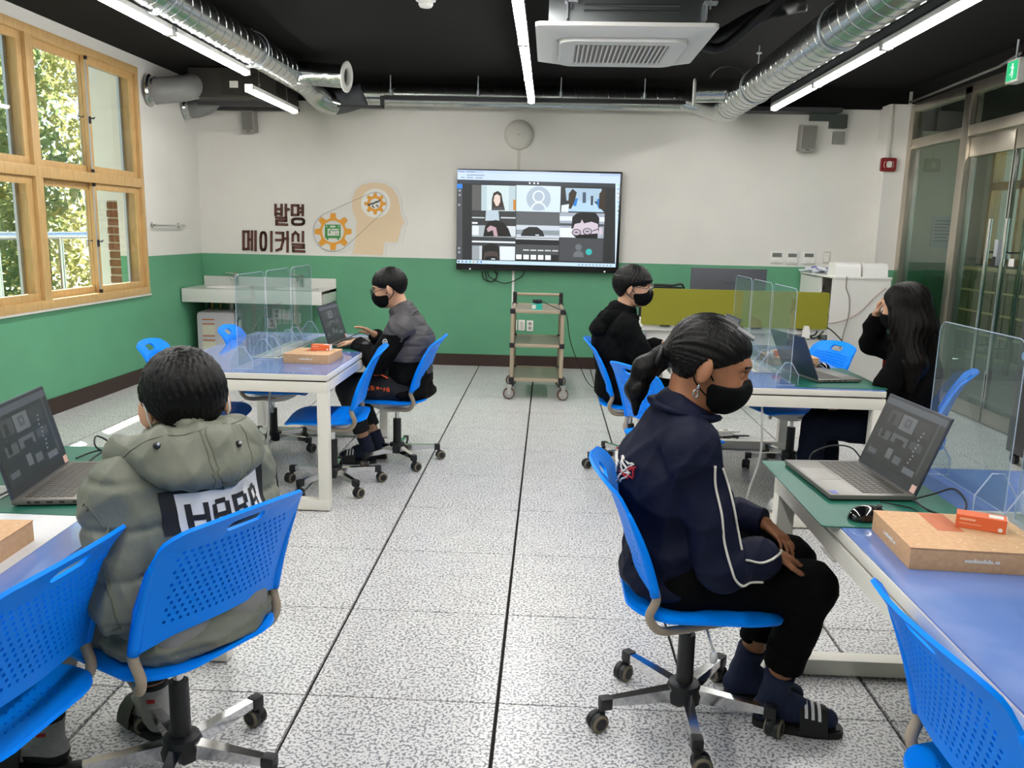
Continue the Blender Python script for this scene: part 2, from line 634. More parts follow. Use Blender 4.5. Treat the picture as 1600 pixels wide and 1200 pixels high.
# ---------------------------------------------------------------- right side: stainless and glass partition
PY = [6.2, 5.12, 3.6, 2.4, 1.2, 0.0, -1.2, -2.4, -3.6, YR]
wr = thing('wall_right', (XR, 0, 0), kind='structure')
def rbox(name, x0, x1, y0, y1, z0, z1, m, parent, bev=0.004):
    q = MB(); q.bx(x0, x1, y0, y1, z0, z1, bev)
    return q.build(name, m, parent, smooth=30 if bev else False)
for i, y in enumerate(PY):
    wd = 0.1 if i != 1 else 0.12
    rbox('post', -0.05, 0.05, y - wd, y, 0, 2.72, STEEL, wr)
rbox('head_rail', -0.05, 0.05, YR, 6.1, 2.66, 2.74, STEEL, wr)
rbox('fascia', -0.045, 0.045, YR, 6.2, 2.742, ZC, CEIL, wr, 0)
cd = MB(); cd.tube([(-0.06, 6.2, 2.76), (-0.06, 4.6, 2.79), (-0.06, 4.3, 2.83)], 0.012, 8); cd.build('conduit', mat('grey_conduit', '#6a6864', 0.5), wr, smooth=True)
for i in range(len(PY) - 1):
    ya, yb = PY[i + 1], PY[i] - (0.1 if i != 1 else 0.12)
    rbox('transom_rail', -0.045, 0.045, ya, yb, 2.31, 2.40, STEEL, wr)
    rbox('pane', -0.006, 0.006, ya, yb, 2.40, 2.66, GGLASS, wr, 0)
    if i == 1:
        continue
    rbox('kick_plate', -0.04, 0.04, ya, yb, 0, 0.15, STEEL, wr)
    rbox('pane', -0.006, 0.006, ya, yb, 0.15, 2.31, GGLASS, wr, 0)
# double glass door
d0, d1 = 3.6, 5.0
dr = thing('door_1', (XR, (d0 + d1) / 2, 0), kind='structure')
oy = (d0 + d1) / 2
for (a, b, hy, nm) in ((oy + 0.012, d1 - 0.01, oy + 0.12, 0), (d0 + 0.01, oy - 0.012, oy - 0.12, 1)):
    a, b, hy = a - oy, b - oy, hy - oy
    leaf = rbox('door_leaf', -0.006, 0.006, a, b, 0.13, 2.14, GGLASS, dr, 0)
    q = MB()
    q.bx(-0.022, 0.022, a, b, 0.012, 0.13, 0.003); q.bx(-0.022, 0.022, a, b, 2.14, 2.29, 0.003)
    q.build('door_rail', STEEL, leaf, smooth=30)
    q = MB(); q.bx(-0.016, 0.016, a if a > 0 else b - 0.012, a + 0.012 if a > 0 else b, 0.13, 2.14); q.build('edge_stile', CHROME, leaf)
    q = MB()
    for sx in (-1, 1):
        q.cyl((sx * 0.07, hy, 0.42), (sx * 0.07, hy, 1.62), 0.016, n=14)
    for z in (0.62, 1.36):
        q.cyl((-0.07, hy, z), (0.07, hy, z), 0.009, n=10)
    q.build('pull_handle', CHROME, leaf, smooth=40)
    if nm == 0:
        q = MB(); q.bx(-0.05, -0.006, a, a + 0.05, 1.26, 1.46, 0.004); q.build('door_lock', ALU, leaf, smooth=30)
        q = MB(); q.bx(-0.056, -0.048, a + 0.004, a + 0.046, 1.26, 1.33, 0.003); q.build('lock_keypad', BLACK, leaf)
    else:
        q = MB(); q.bx(-0.012, -0.0065, b - 0.16, b - 0.09, 1.26, 1.32); q.build('notice_sticker', WHITE, leaf)

# corridor behind the glass
CW = two_tone('corridor_wall', '#3f7a57', '#c9c5b8', 1.14)
q = MB(); q.bx(XR - 0.05, 7.3, 9.5, 9.7, 0, ZC); q.build('wall_corridor_end', CW, kind='structure')
cwx = 6.65
W3 = (6.3, 9.3, 1.15, 2.7)
W4 = (1.5, 5.4, 1.15, 2.7)
q = MB()
q.bx(cwx, cwx + 0.2, YR, W4[0], 0, ZC); q.bx(cwx, cwx + 0.2, W4[1], W3[0], 0, ZC); q.bx(cwx, cwx + 0.2, W3[1], 9.6, 0, ZC)
for W in (W3, W4):
    q.bx(cwx, cwx + 0.2, W[0], W[1], 0, W[2]); q.bx(cwx, cwx + 0.2, W[0], W[1], W[3], ZC)
q.build('wall_corridor', CW, kind='structure')
q = MB(); q.bx(XR - 0.1, 7.3, YR - 0.2, YR, -0.1, ZC); q.build('wall_corridor_rear', CW, kind='structure')
for k, W in ((3, W3), (4, W4)):
    win = thing('window_%d' % k, (cwx, W[0], W[2]), kind='structure')
    f = MB(); L_, H_ = W[1] - W[0], W[3] - W[2]
    n = 4
    f.bx(-0.04, 0.1, 0, L_, 0, 0.07); f.bx(-0.04, 0.1, 0, L_, H_ - 0.07, H_); f.bx(-0.04, 0.1, 0, L_, H_ * 0.62, H_ * 0.62 + 0.1)
    for i in range(n + 1):
        yy = (L_ - 0.07) * i / n
        f.bx(-0.04, 0.1, yy, yy + 0.07, 0, H_)
    f.build('frame', WOOD, win)
    g = MB(); g.bx(0.02, 0.026, 0.07, L_ - 0.07, 0.07, H_ - 0.07); g.build('pane', GLASS, win)

# shoe lockers along the corridor wall: grid of doors
lk_m = mat('locker_door', '#4c5636', 0.5, noise=0.25, nscale=5)
lk_f = mat('locker_frame', '#b0a674', 0.5)
lk = thing('shoe_locker', (6.35, 7.4, 0), label='dark green shoe lockers with tan frame lines in the corridor behind the glass doors', cat='locker')
q = MB(); q.bx(-0.12, 0.29, -1.9, 1.9, 0.0, 1.12); q.build('carcass', lk_f, lk)
first = None
for i in range(13):
    for j in range(4):
        yy, zz = -1.75 + i * 0.29, 0.16 + j * 0.265
        if first is None:
            d_ = MB(); d_.box((0, 0, 0), (0.02, 0.26, 0.235), bev=0.004)
            first = d_.build('locker_door', lk_m, lk); o = first
        else:
            o = first.copy(); COL.objects.link(o)
        o.location = (-0.13, yy, zz)
# paper notice on the corridor end wall
ns = U(1473, 363, y=9.49)
q = MB(); q.bx(-0.15, 0.15, -0.006, 0, -0.21, 0.21)
nt_ = q.build('notice_sheet', mat('grey_paper', '#b9bcc0', 0.7), loc=(ns.x, 9.494, ns.z), label='pale paper notice taped to the corridor end wall behind the glass', cat='notice')
q = MB()
for k in range(7):
    q.bx(-0.12, 0.12 - 0.03 * (k % 3), -0.0075, -0.006, 0.15 - k * 0.045, 0.158 - k * 0.045)
q.build('print_line', DKGREY, nt_)

# ---------------------------------------------------------------- outside the left windows
GRND = mat('terrace_concrete', '#bdb9b0', 0.8, noise=0.08, nscale=2)
q = MB(); q.bx(-22, XL - 0.24, -16, 26, -0.3, -0.05); q.build('ground_terrace', GRND, kind='structure')
q = MB(); q.bx(6.85, 22, -16, 26, -0.3, -0.05); q.build('ground_yard', GRND, kind='structure')
STUC = mat('white_stucco', '#e3e1dc', 0.8, noise=0.03, nscale=4)
q = MB(); q.bx(-4.95, XL - 0.24, -8, 11, 3.82, 4.0); q.build('trim_2', STUC, kind='structure')     # canopy slab over the windows
q = MB(); q.bx(-3.6, XL - 0.24, 5.42, 5.8, -0.05, 3.82); q.build('wall_outer_pier', STUC, kind='structure')
BRK = mat('brick_brown', '#7a4f33', 0.8, noise=0.3, nscale=9)
pier = MB(); pier.bx(-3.35, XL - 0.245, 5.225, 5.415, -0.05, 1.64)
pier = pier.build('wall_brick_pier', mat('brick_mortar', '#b8aa94', 0.9), kind='structure')
bk = MB(); bk.box((0, 0, 0), (0.11, 0.20, 0.06), bev=0.004)
bk = bk.build('brick', BRK, pier)
for k in range(22):
    o = bk if k == 0 else bk.copy()
    if k: COL.objects.link(o)
    o.location = (-3.30 + (0.003 if k % 2 else -0.003), 5.318, 0.02 + k * 0.075)

RAIL = mat('rail_steel', '#d5d5d3', 0.25, 0.9)
rl = thing('terrace_railing', (-5.3, 4, -0.05), label='stainless tube railing on the terrace outside the windows', cat='railing')
q = MB(); q.cyl((0, -10, 1.32), (0, 9, 1.32), 0.045); q.build('top_rail', RAIL, rl, smooth=40)
q = MB(); q.cyl((0, -10, 0.35), (0, 9, 0.35), 0.03); q.build('bottom_rail', RAIL, rl, smooth=40)
p0 = None
for k in range(16):
    if p0 is None:
        q = MB(); q.cyl((0, 0, 0), (0, 0, 1.32), 0.032); q.cyl((0, 0, 0), (0, 0, 0.02), 0.07)
        p0 = q.build('post', RAIL, rl, smooth=40); o = p0
    else:
        o = p0.copy(); COL.objects.link(o)
    o.location = (0, -9.5 + k * 1.2, 0)
REDP = mat('red_planter', '#b8524a', 0.6, noise=0.15, nscale=6)
for k, (yy, lab) in enumerate(((3.0, 'long red planter box behind the terrace railing opposite the near window bay'), (6.0, 'long red planter box behind the terrace railing beyond the brick pier'), (0.0, 'long red planter box behind the terrace railing opposite the near windows'))):
    pl = thing('planter_box', (-6.3, yy, -0.05), label=lab, cat='planter')
    q = MB()
    for z in (0.1, 0.42, 0.74):
        q.bx(-0.25, 0.25, -1.3, 1.3, z, z + 0.24, 0.02)
    q.build('slatted_side', REDP, pl, smooth=30)
    q = MB(); q.bx(-0.22, 0.22, -1.25, 1.25, 0.0, 0.95); q.build('liner', mat('planter_liner', '#d8d4cc', 0.7), pl)
def ring(name, loc, r, m, lab):
    t = thing(name, loc, label=lab, cat='bike rack')
    q = MB(); q.tube([(0, r * math.cos(a), r + r * math.sin(a)) for a in np.linspace(0, 2 * PI, 29)[:-1]], 0.03, 8, close=True); q.build('hoop', m, t, smooth=True)
    q = MB(); q.cyl((0, 0, 0), (0, 0, 2 * r), 0.022, n=10); q.build('crossbar', m, t, smooth=True)
ring('bike_hoop', (-5.75, 4.35, 0.15), 0.52, mat('hoop_green', '#8fd06a', 0.5), 'light green hoop bike rack outside the window')
ring('bike_hoop', (-5.75, 6.35, 0.1), 0.5, mat('hoop_yellow', '#f0b428', 0.5), 'yellow hoop bike rack outside the window')

def leaf_material(name, c1, c2):
    m, nt, b, P = pos_mat(name)
    n = nt.nodes.new('ShaderNodeTexNoise'); n.inputs['Scale'].default_value = 4; n.inputs['Detail'].default_value = 6
    nt.links.new(P, n.inputs['Vector'])
    r = ramp(nt, [(0.3, c1), (0.7, c2)])
    nt.links.new(n.outputs['Fac'], r.inputs[0])
    nt.links.new(r.outputs[0], b.inputs['Base Color'])
    b.inputs['Roughness'].default_value = 0.55
    tl = nt.nodes.new('ShaderNodeBsdfTranslucent'); nt.links.new(r.outputs[0], tl.inputs[0])      # sunlight through the leaves
    mx = nt.nodes.new('ShaderNodeMixShader'); mx.inputs[0].default_value = 0.5
    nt.links.new(b.outputs[0], mx.inputs[1]); nt.links.new(tl.outputs[0], mx.inputs[2])
    nt.links.new(mx.outputs[0], nt.nodes['Material Output'].inputs[0])
    return m
def tree(loc, rx, rz, h, cnt, m, lab, seed, size=0.075):
    rnd = np.random.default_rng(seed)
    t = thing('leafy_tree', loc, label=lab, cat='tree', group='trees outside')
    q = MB(); q.tube([(0, 0, 0), (0.05, 0.02, h * 0.5), (0, 0.05, h)], 0.1, 8, rs=[0.13, 0.09, 0.05]); q.build('trunk', mat('bark', '#5a4a38', 0.9), t, smooth=True)
    d = rnd.normal(size=(cnt, 3)); d /= np.linalg.norm(d, axis=1)[:, None]
    rad = 0.72 + 0.3 * rnd.random(cnt) ** 0.7
    lump = 1 + 0.18 * np.sin(d[:, 0] * 7 + seed) * np.sin(d[:, 1] * 6) + 0.14 * np.sin(d[:, 2] * 9 + d[:, 1] * 5)
    c = d * np.array([rx, rx * 1.25, rz]) * (rad * lump)[:, None] + np.array([0, 0, h])
    c[:, 2] = np.maximum(c[:, 2], 0.05)
    a = rnd.normal(size=(cnt, 3)); a /= np.linalg.norm(a, axis=1)[:, None]
    b = np.cross(a, rnd.normal(size=(cnt, 3))); b /= np.linalg.norm(b, axis=1)[:, None]
    s = size * (0.6 + 0.8 * rnd.random(cnt))[:, None]
    V = np.stack([c - a * s, c - b * s * 0.45, c + a * s, c + b * s * 0.45], 1).reshape(-1, 3)
    F = np.arange(cnt * 4).reshape(-1, 4)
    me = bpy.data.meshes.new('foliage'); me.from_pydata(V.tolist(), [], F.tolist())
    link('foliage', me, m, t, kind='stuff')
LF1 = leaf_material('leaf_olive', '#8a9458', '#cdc184')
LF2 = leaf_material('leaf_green', '#667d4c', '#a8b47a')
tree((-8.6, 6.2, -0.05), 1.9, 2.6, 2.4, 20000, LF1, 'bushy tree with yellow-green leaves behind the railing, opposite the near window bay', 1)
tree((-9.0, 9.6, -0.05), 2.0, 2.5, 2.3, 18000, LF2, 'dark green tree behind the railing next to the yellow-green tree', 2)
tree((-8.6, 12.6, -0.05), 2.0, 3.0, 2.6, 12000, LF1, 'yellow-green tree at the far end of the terrace', 3)
tree((-8.8, 2.6, -0.05), 1.9, 2.4, 2.3, 6000, LF2, 'dark green tree behind the railing by the near windows', 4)
tree((-8.6, -1.2, -0.05), 1.9, 2.4, 2.3, 4000, LF1, 'yellow-green tree behind the near windows', 5, 0.15)
tree((10.4, 10.2, -0.05), 1.9, 2.6, 2.6, 6000, LF2, 'dark green tree outside the corridor window', 6)
tree((10.6, 13.8, -0.05), 1.9, 2.6, 2.6, 6000, LF1, 'yellow-green tree outside the corridor window', 7)
# ================================================================ CEILING EQUIPMENT
TUBE = emit_mat('lit_tube', '#fffdf9', TUBE_STRENGTH)
LHOUS = mat('light_housing', '#d9d7d2', 0.4)
def strip_light(x, y0, y1, z, lab, rod=True):
    """one lit linear lamp along Y; z = underside"""
    L_ = y1 - y0
    t = thing('strip_light', (x, (y0 + y1) / 2, z), label=lab, cat='ceiling light', group='linear lamps under the black ceiling')
    q = MB(); q.bx(-0.032, 0.032, -L_ / 2 + 0.004, L_ / 2 - 0.004, 0.03, 0.062, 0.004); q.build('housing', LHOUS, t, smooth=30)
    q = MB()
    prof = [(0.029 * math.cos(a), 0.029 + 0.029 * math.sin(a)) for a in np.linspace(PI, 2 * PI, 9)]
    n = len(prof)
    vs = [(px, -L_ / 2 + 0.03, pz) for px, pz in prof] + [(px, L_ / 2 - 0.03, pz) for px, pz in prof]
    q.add(vs, [(i, i + 1, n + i + 1, n + i) for i in range(n - 1)] + [tuple(range(n)), tuple(range(n, 2 * n))[::-1]])
    q.build('diffuser', TUBE, t, smooth=40)
    for s in (-1, 1):
        q = MB(); q.box((0, s * (L_ / 2 - 0.016), 0.034), (0.064, 0.028, 0.062), bev=0.006); q.build('end_cap', LHOUS, t, smooth=30)
    if rod:
        for s in (-0.3, 0.3):
            q = MB(); q.cyl((0, s * L_, 0.06), (0, s * L_, ZC - z), 0.004, n=8); q.cyl((0, s * L_, 0.085), (0, s * L_, 0.1), 0.012, n=10)
            q.build('hanger_rod', DKGREY, t)
for x, ends, nm in ((-1.66, [4.28, 2.96, 1.7, 0.46, -0.78, -2.02, -3.26], 'left spiral duct'),
                    (0.52, [5.48, 4.34, 3.11, 1.88, 0.65, -0.58, -1.81, -3.04], 'air conditioner'),
                    (2.745, [5.67, 4.43, 3.1, 1.86, 0.62, -0.62, -1.86, -3.1], 'right spiral duct')):
    for k in range(len(ends) - 1):
        nth = ('end lamp', 'second lamp', 'third lamp', 'fourth lamp', 'fifth lamp', 'sixth lamp', 'seventh lamp')[k]
        strip_light(x, ends[k + 1] + 0.004, ends[k] - 0.004, 2.58, 'glowing white strip lamp beside the %s, %s from the screen wall' % (nm, nth))
strip_light(-1.66, 4.3, 5.5, 2.462, 'glowing white strip lamp hung a little lower than its row, nearest the head logo')
for x, a, b in ((-1.66, -3.3, 4.3), (2.745, -3.2, 5.7)):
    q = MB(); q.bx(x - 0.026, x + 0.026, a, b, 2.66, 2.70); q.build('cable_channel', DKGREY, label='dark steel channel above the strip lamps at x %s' % ('of the window side' if x < 0 else 'of the glass wall side'), cat='channel')
for o in list(COL.objects):
    if o.name.startswith('cable_channel'):
        o['label'] = 'dark steel cable channel above the strip lamps on the ' + ('window side' if 'window' in o['label'] else 'glass wall side')

def spiral_duct(name, a, b, r, lab, pitch=0.13, pieces=()):
    a, b = Vector(a), Vector(b)
    L_ = (b - a).length
    t = thing(name, a, (0, 0, 0), label=lab, cat='duct')
    q = MB(); q.cyl((0, 0, 0), b - a, r, n=40); q.build('pipe', GALV, t, smooth=40)
    ax = (b - a).normalized()
    e1 = ax.orthogonal().normalized(); e2 = ax.cross(e1)
    n = int(L_ / pitch)
    pts = []
    per = 24
    for i in range(n * per + 1):
        an = 2 * PI * i / per
        pts.append(ax * (L_ * i / (n * per)) + (e1 * math.cos(an) + e2 * math.sin(an)) * r)
    q = MB(); q.tube(pts, 0.0045, 4); q.build('spiral_seam', GALV, t, smooth=True)
    return t
def outlet(parent, base, tip, r):
    base, tip = Vector(base), Vector(tip)
    q = MB(); q.cyl(base, tip, r, n=28)
    q.cyl(base.lerp(tip, 0.3), base.lerp(tip, 0.34), r * 1.04, n=28)
    o = q.build('branch', mat('foil_sleeve', '#c9ccca', 0.18, 1.0, bump=0.5, bscale=18), parent, smooth=40)
    d = (tip - base).normalized()
    rot = d.to_track_quat('Z', 'Y').to_matrix().to_4x4(); rot.translation = tip
    q = MB(); q.lathe([(r * 0.86, -0.01), (r * 1.32, 0.0), (r * 1.36, 0.012), (r * 1.2, 0.022), (r * 0.8, 0.016), (r * 0.74, -0.03)], 28, rot)
    q.build('flange', mat('flange_white', '#d8d7d2', 0.45), o, smooth=40)
    q = MB(); q.lathe([(0.0, -0.028), (r * 0.8, -0.03)], 28, rot); q.build('damper', DKGREY, o, smooth=40)
dl = spiral_duct('spiral_duct', (-1.568, -4.6, 2.754), (-1.568, 5.55, 2.754), 0.115, 'galvanised spiral duct running along the window side under the black ceiling')
outlet(dl, (0.06, 9.68, 0.0), (0.5, 9.62, -0.04), 0.095)
q = MB(); q.tube([(0, 10.1, 0), (0.0, 10.32, -0.02), (0.06, 10.5, -0.1), (0.16, 10.6, -0.13)], 0.12, 24, smooth=5, rs=[0.118, 0.118, 0.112, 0.105])
q.build('elbow', GALV, dl, smooth=40)
q = MB(); q.tube([(0.13, 10.58, -0.12), (0.25, 10.68, -0.08), (0.42, 10.7, -0.02)], 0.11, 20, smooth=5); q.build('fabric_sleeve', mat('grey_fabric_sleeve', '#55565a', 0.6, bump=0.6, bscale=14), dl, smooth=True)
drt = spiral_duct('spiral_duct', (2.305, -4.6, 2.6), (2.305, 5.5, 2.6), 0.125, 'galvanised spiral duct running along the glass wall side under the black ceiling')
outlet(drt, (-0.02, 9.75, 0.06), (-0.36, 9.8, 0.06), 0.085)
q = MB(); q.tube([(0, 10.05, 0), (-0.02, 10.2, -0.01), (-0.12, 10.42, 0.05), (-0.3, 10.62, 0.12)], 0.12, 24, smooth=5, rs=[0.128, 0.126, 0.115, 0.105]); q.build('elbow', GALV, drt, smooth=40)
q = MB(); q.tube([(0.03 + 0.15 * math.cos(a) - 0.1, 9.9, 0.2 + 0.1 * math.sin(a)) for a in np.linspace(0, PI, 10)], 0.012, 8); q.build('hanger_strap', BLACK, drt, smooth=True)
dbk = spiral_duct('spiral_duct', (-1.16, 6.12, 2.745), (1.98, 6.12, 2.735), 0.108, 'galvanised spiral duct running along the top of the screen wall', 0.15)
for par, lst in ((dl, [(0, 0.4), (0, 2.6), (0, 5.0), (0, 7.2), (0, 8.75)]), (drt, [(0, 0.4), (0, 2.6), (0, 5.0), (0, 7.2), (0, 9.1)])):
    for dx, dy in lst:
        hz = ZC - par.location.z
        q = MB(); q.cyl((dx, dy, 0.1), (dx, dy, hz), 0.005, n=8); q.cyl((dx, dy, hz - 0.06), (dx, dy, hz - 0.05), 0.02, n=10)
        q.tube([(dx + 0.13 * math.cos(a), dy, 0.13 * math.sin(a)) for a in np.linspace(0, 2 * PI, 25)[:-1]], 0.006, 6, close=True)
        q.build('hanger_clamp', ALU, par)
for dx in (0.3, 1.15, 1.95, 2.75):
    q = MB(); q.cyl((dx, -0.16, -0.03), (dx, -0.16, 0.155), 0.006, n=8); q.cyl((dx, -0.16, -0.03), (dx, -0.16, 0.02), 0.014, n=10); q.build('hanger_clamp', ALU, dbk)
# black cable tray in front of the back duct
q = MB(); q.bx(-0.92, 2.1, 5.9, 5.96, 2.665, 2.70); q.bx(-0.95, -0.92, 5.9, 5.96, 2.60, 2.70); q.bx(-1.5, -0.92, 5.9, 5.96, 2.585, 2.61)
q.build('cable_tray', mat('tray_black', '#222326', 0.5), label='thin black cable tray running below the back wall duct', cat='cable tray')
q = MB(); q.bx(2.25, 3.55, 6.2, 6.42, 2.66, 2.70); q.bx(2.5, 2.54, 6.0, 6.4, 2.62, 2.72); q.build('cable_tray', DKGREY, label='dark metal cable tray on the screen wall near the right loudspeaker', cat='cable tray')
q = MB(); q.bx(3.5, 3.66, 6.36, 6.44, 2.53, 2.66); q.bx(3.3, 3.5, 6.36, 6.44, 2.6, 2.66); q.build('junction_box', mat('junction_green', '#3d4340', 0.5), label='dark grey junction box on the wall right of the right loudspeaker', cat='box')
q = MB(); q.bx(3.55, 3.66, 6.40, 6.448, 2.38, 2.5); q.build('wall_box', mat('grey_box', '#8d8d88', 0.5), label='small grey box on the wall under the junction box', cat='box')

# black fan unit and grey flexible ducts in the left corner
fan = thing('fan_unit', (-2.3, 5.95, 2.62), label='black ventilation fan box under the ceiling in the window corner', cat='fan unit')
q = MB(); q.bx(-0.42, 0.42, -0.3, 0.4, 0, 0.27, 0.006); q.build('casing', mat('fan_black', '#302e2b', 0.6), fan, smooth=30)
q = MB(); q.bx(-0.1, 0.42, -0.306, -0.3, 0.02, 0.22); q.build('access_panel', mat('fan_panel', '#262422', 0.5), fan)
q = MB(); q.bx(-0.02, 0.06, -0.312, -0.306, 0.09, 0.15); q.build('switch_plate', WHITE, fan)
q = MB(); q.bx(-0.46, 0.44, -0.02, 0.04, -0.03, 0.0); q.bx(-0.46, 0.44, 0.3, 0.36, -0.03, 0); q.build('bracket', DKGREY, fan)
FLEX = mat('grey_flex', '#7b7b7a', 0.55, bump=0.9, bscale=16)
def flex(name, pts, r, lab):
    pts = [Vector(p) for p in pts]
    t = thing(name, pts[0], label=lab, cat='duct')
    q = MB(); q.tube([p - pts[0] for p in pts], r, 20, smooth=8); q.build('sleeve', FLEX, t, smooth=True)
    d = (pts[1] - pts[0]).normalized()
    rot = d.to_track_quat('Z', 'Y').to_matrix().to_4x4()
    q = MB(); q.lathe([(r * 1.02, 0.0), (r * 1.22, 0.0), (r * 1.22, 0.012), (r * 1.05, 0.03), (r * 1.05, 0.06)], 24, rot); q.build('collar', GALV, t, smooth=40)
flex('flexible_duct', [(-2.985, 5.42, 2.64), (-2.9, 5.43, 2.64), (-2.74, 5.55, 2.68), (-2.68, 5.75, 2.74)], 0.118, 'thick grey flexible duct from the window wall to the fan box')
flex('flexible_duct', [(-2.985, 6.2, 2.6), (-2.9, 6.2, 2.6), (-2.76, 6.17, 2.64), (-2.68, 6.14, 2.7)], 0.10, 'shorter grey flexible duct low in the window corner')

# ceiling cassette air conditioner
ac = thing('air_conditioner', (1.1, 2.83, 2.5), label='white ceiling cassette air conditioner with slatted grille', cat='air conditioner')
AHALF = 0.49
ACW = mat('ac_white', '#e4e2df', 0.45)
q = MB()
def ring_layer(q, prof, n=6):
    loops = []
    for half, rad, z in prof:
        loops.append([(x, y, z) for x, y in rrect(half * 2, half * 2, rad, n)])
    k = len(loops[0])
    vs = [v for l in loops for v in l]
    fs = []
    for i in range(len(loops) - 1):
        for j in range(k):
            fs.append((i * k + j, i * k + (j + 1) % k, (i + 1) * k + (j + 1) % k, (i + 1) * k + j))
    return q.add(vs, fs)
ring_layer(q, [(0.44, 0.03, 0.055), (AHALF, 0.035, 0.05), (AHALF, 0.035, 0.03), (0.40, 0.12, -0.005), (0.385, 0.115, -0.005), (0.36, 0.10, 0.02)])
q.build('panel_frame', ACW, ac, smooth=50)
q = MB()
ring_layer(q, [(0.36, 0.1, 0.02), (0.352, 0.09, -0.02), (0.27, 0.03, -0.022), (0.262, 0.025, -0.012)])
q.build('centre_panel', ACW, ac, smooth=50)
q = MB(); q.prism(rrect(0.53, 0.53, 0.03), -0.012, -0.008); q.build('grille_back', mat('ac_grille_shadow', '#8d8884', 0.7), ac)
sl0 = None
for k in range(19):
    if sl0 is None:
        q = MB(); q.box((0, 0, 0), (0.009, 0.50, 0.012), rot=(0, 0.5, 0)); sl0 = q.build('grille_slat', ACW, ac); o = sl0
    else:
        o = sl0.copy(); COL.objects.link(o)
    o.location = (-0.245 + k * 0.0272, 0, -0.018)
for s in (-1, 1):
    q = MB(); q.bx(-0.2, 0.2, s * 0.375 - 0.022, s * 0.375 + 0.022, 0.008, 0.014); q.build('louvre', mat('ac_louvre', '#c8c5c1', 0.4), ac)
    q = MB(); q.bx(s * 0.375 - 0.022, s * 0.375 + 0.022, -0.2, 0.2, 0.008, 0.014); q.build('louvre', MATS['ac_louvre'], ac)
q = MB(); q.bx(-0.42, 0.42, -0.42, 0.42, 0.05, 0.29, 0.01); q.build('body_casing', mat('ac_casing', '#6f7374', 0.35, 0.9), ac, smooth=30)
q = MB()
for z in (0.12, 0.15):
    q.tube([(-0.23, -0.424, z), (0.28, -0.424, z)], 0.006, 6)
q.build('casing_rib', MATS['ac_casing'], ac)
for sx in (-0.3, 0.44):
    for sy in (-0.44, 0.44):
        q = MB(); q.cyl((sx, sy, 0.13), (sx, sy, 0.4), 0.005, n=8); q.box((sx, sy, 0.16), (0.07, 0.05, 0.012)); q.box((sx - 0.02, sy, 0.12), (0.006, 0.05, 0.1)); q.build('hanger_bracket', ALU, ac)
q = MB(); q.tube([(0.42, 0.3, 0.18), (0.6, 0.42, 0.16), (0.85, 0.2, 0.26), (1.05, 0.3, 0.34), (1.15, 0.3, 0.36)], 0.05, 12, smooth=6); q.build('insulated_pipe', mat('pipe_wrap', '#141414', 0.55, bump=0.5, bscale=25), ac, smooth=True)
q = MB(); q.tube([(0.42, 0.1, 0.1), (0.62, 0.2, 0.07), (0.8, 0.05, 0.2), (1.0, 0.0, 0.38)], 0.03, 10, smooth=6); q.build('insulated_pipe', MATS['pipe_wrap'], ac, smooth=True)

sm = thing('smoke_detector', (-0.12, 3.29, ZC), label='small white round smoke detector on the black ceiling', cat='smoke detector')
q = MB(); q.lathe([(0.065, 0.0), (0.065, -0.012), (0.05, -0.02)], 24); q.build('base', WHITE, sm, smooth=40)
q = MB(); q.lathe([(0.045, -0.02), (0.048, -0.035), (0.038, -0.05), (0.0, -0.055)], 24); q.build('sensor_cap', WHITE, sm, smooth=40)

# green exit box by the glass wall
ex = thing('exit_sign', (4.10, 4.14, 2.59), label='lit green emergency exit box hanging by the glass wall', cat='exit sign')
q = MB(); q.bx(-0.045, 0.045, -0.085, 0.085, 0, 0.165, 0.01); q.build('case', mat('exit_case', '#c9c9c6', 0.4), ex, smooth=30)
EXG = emit_mat('exit_green', '#2fc882', 0.4)
q = MB(); q.bx(-0.0475, -0.0452, -0.07, 0.07, 0.015, 0.15); q.build('lit_face', EXG, ex)
EXW = emit_mat('exit_white', '#e8fff2', 0.5)
fm = frame((-0.048, 0, 0.083), (0, -1, 0), (0, 0, 1))
q = MB()
q.prism(circ(0.004, 0.043, 0.009, 10), 0, 0.0006, fm)
for pl_ in ([(-0.006, 0.034), (-0.002, 0.0), (0.014, 0.0), (0.010, 0.034)], [(-0.002, 0.0), (-0.012, -0.022), (-0.024, -0.024), (-0.024, -0.031), (-0.010, -0.029), (0.008, 0.0)],
            [(0.004, 0.0), (0.009, -0.02), (0.004, -0.052), (0.012, -0.052), (0.02, -0.02), (0.014, 0.0)], [(0.008, 0.034), (0.022, 0.008), (0.027, 0.012), (0.013, 0.032)], [(-0.004, 0.034), (-0.02, 0.026), (-0.02, 0.019), (-0.006, 0.028)]):
    q.prism(pl_, 0, 0.0006, fm)
q.build('running_figure', EXW, ex)
q = MB(); q.cyl((0.0, 0.05, 0.165), (0.0, 0.05, ZC - 2.59), 0.008, n=8); q.build('hanger_rod', ALU, ex)

# ================================================================ ON THE BACK WALL
YW = YB
def wp(px, py, y=YB):
    v = U(px, py, y=y); return v.x, v.z
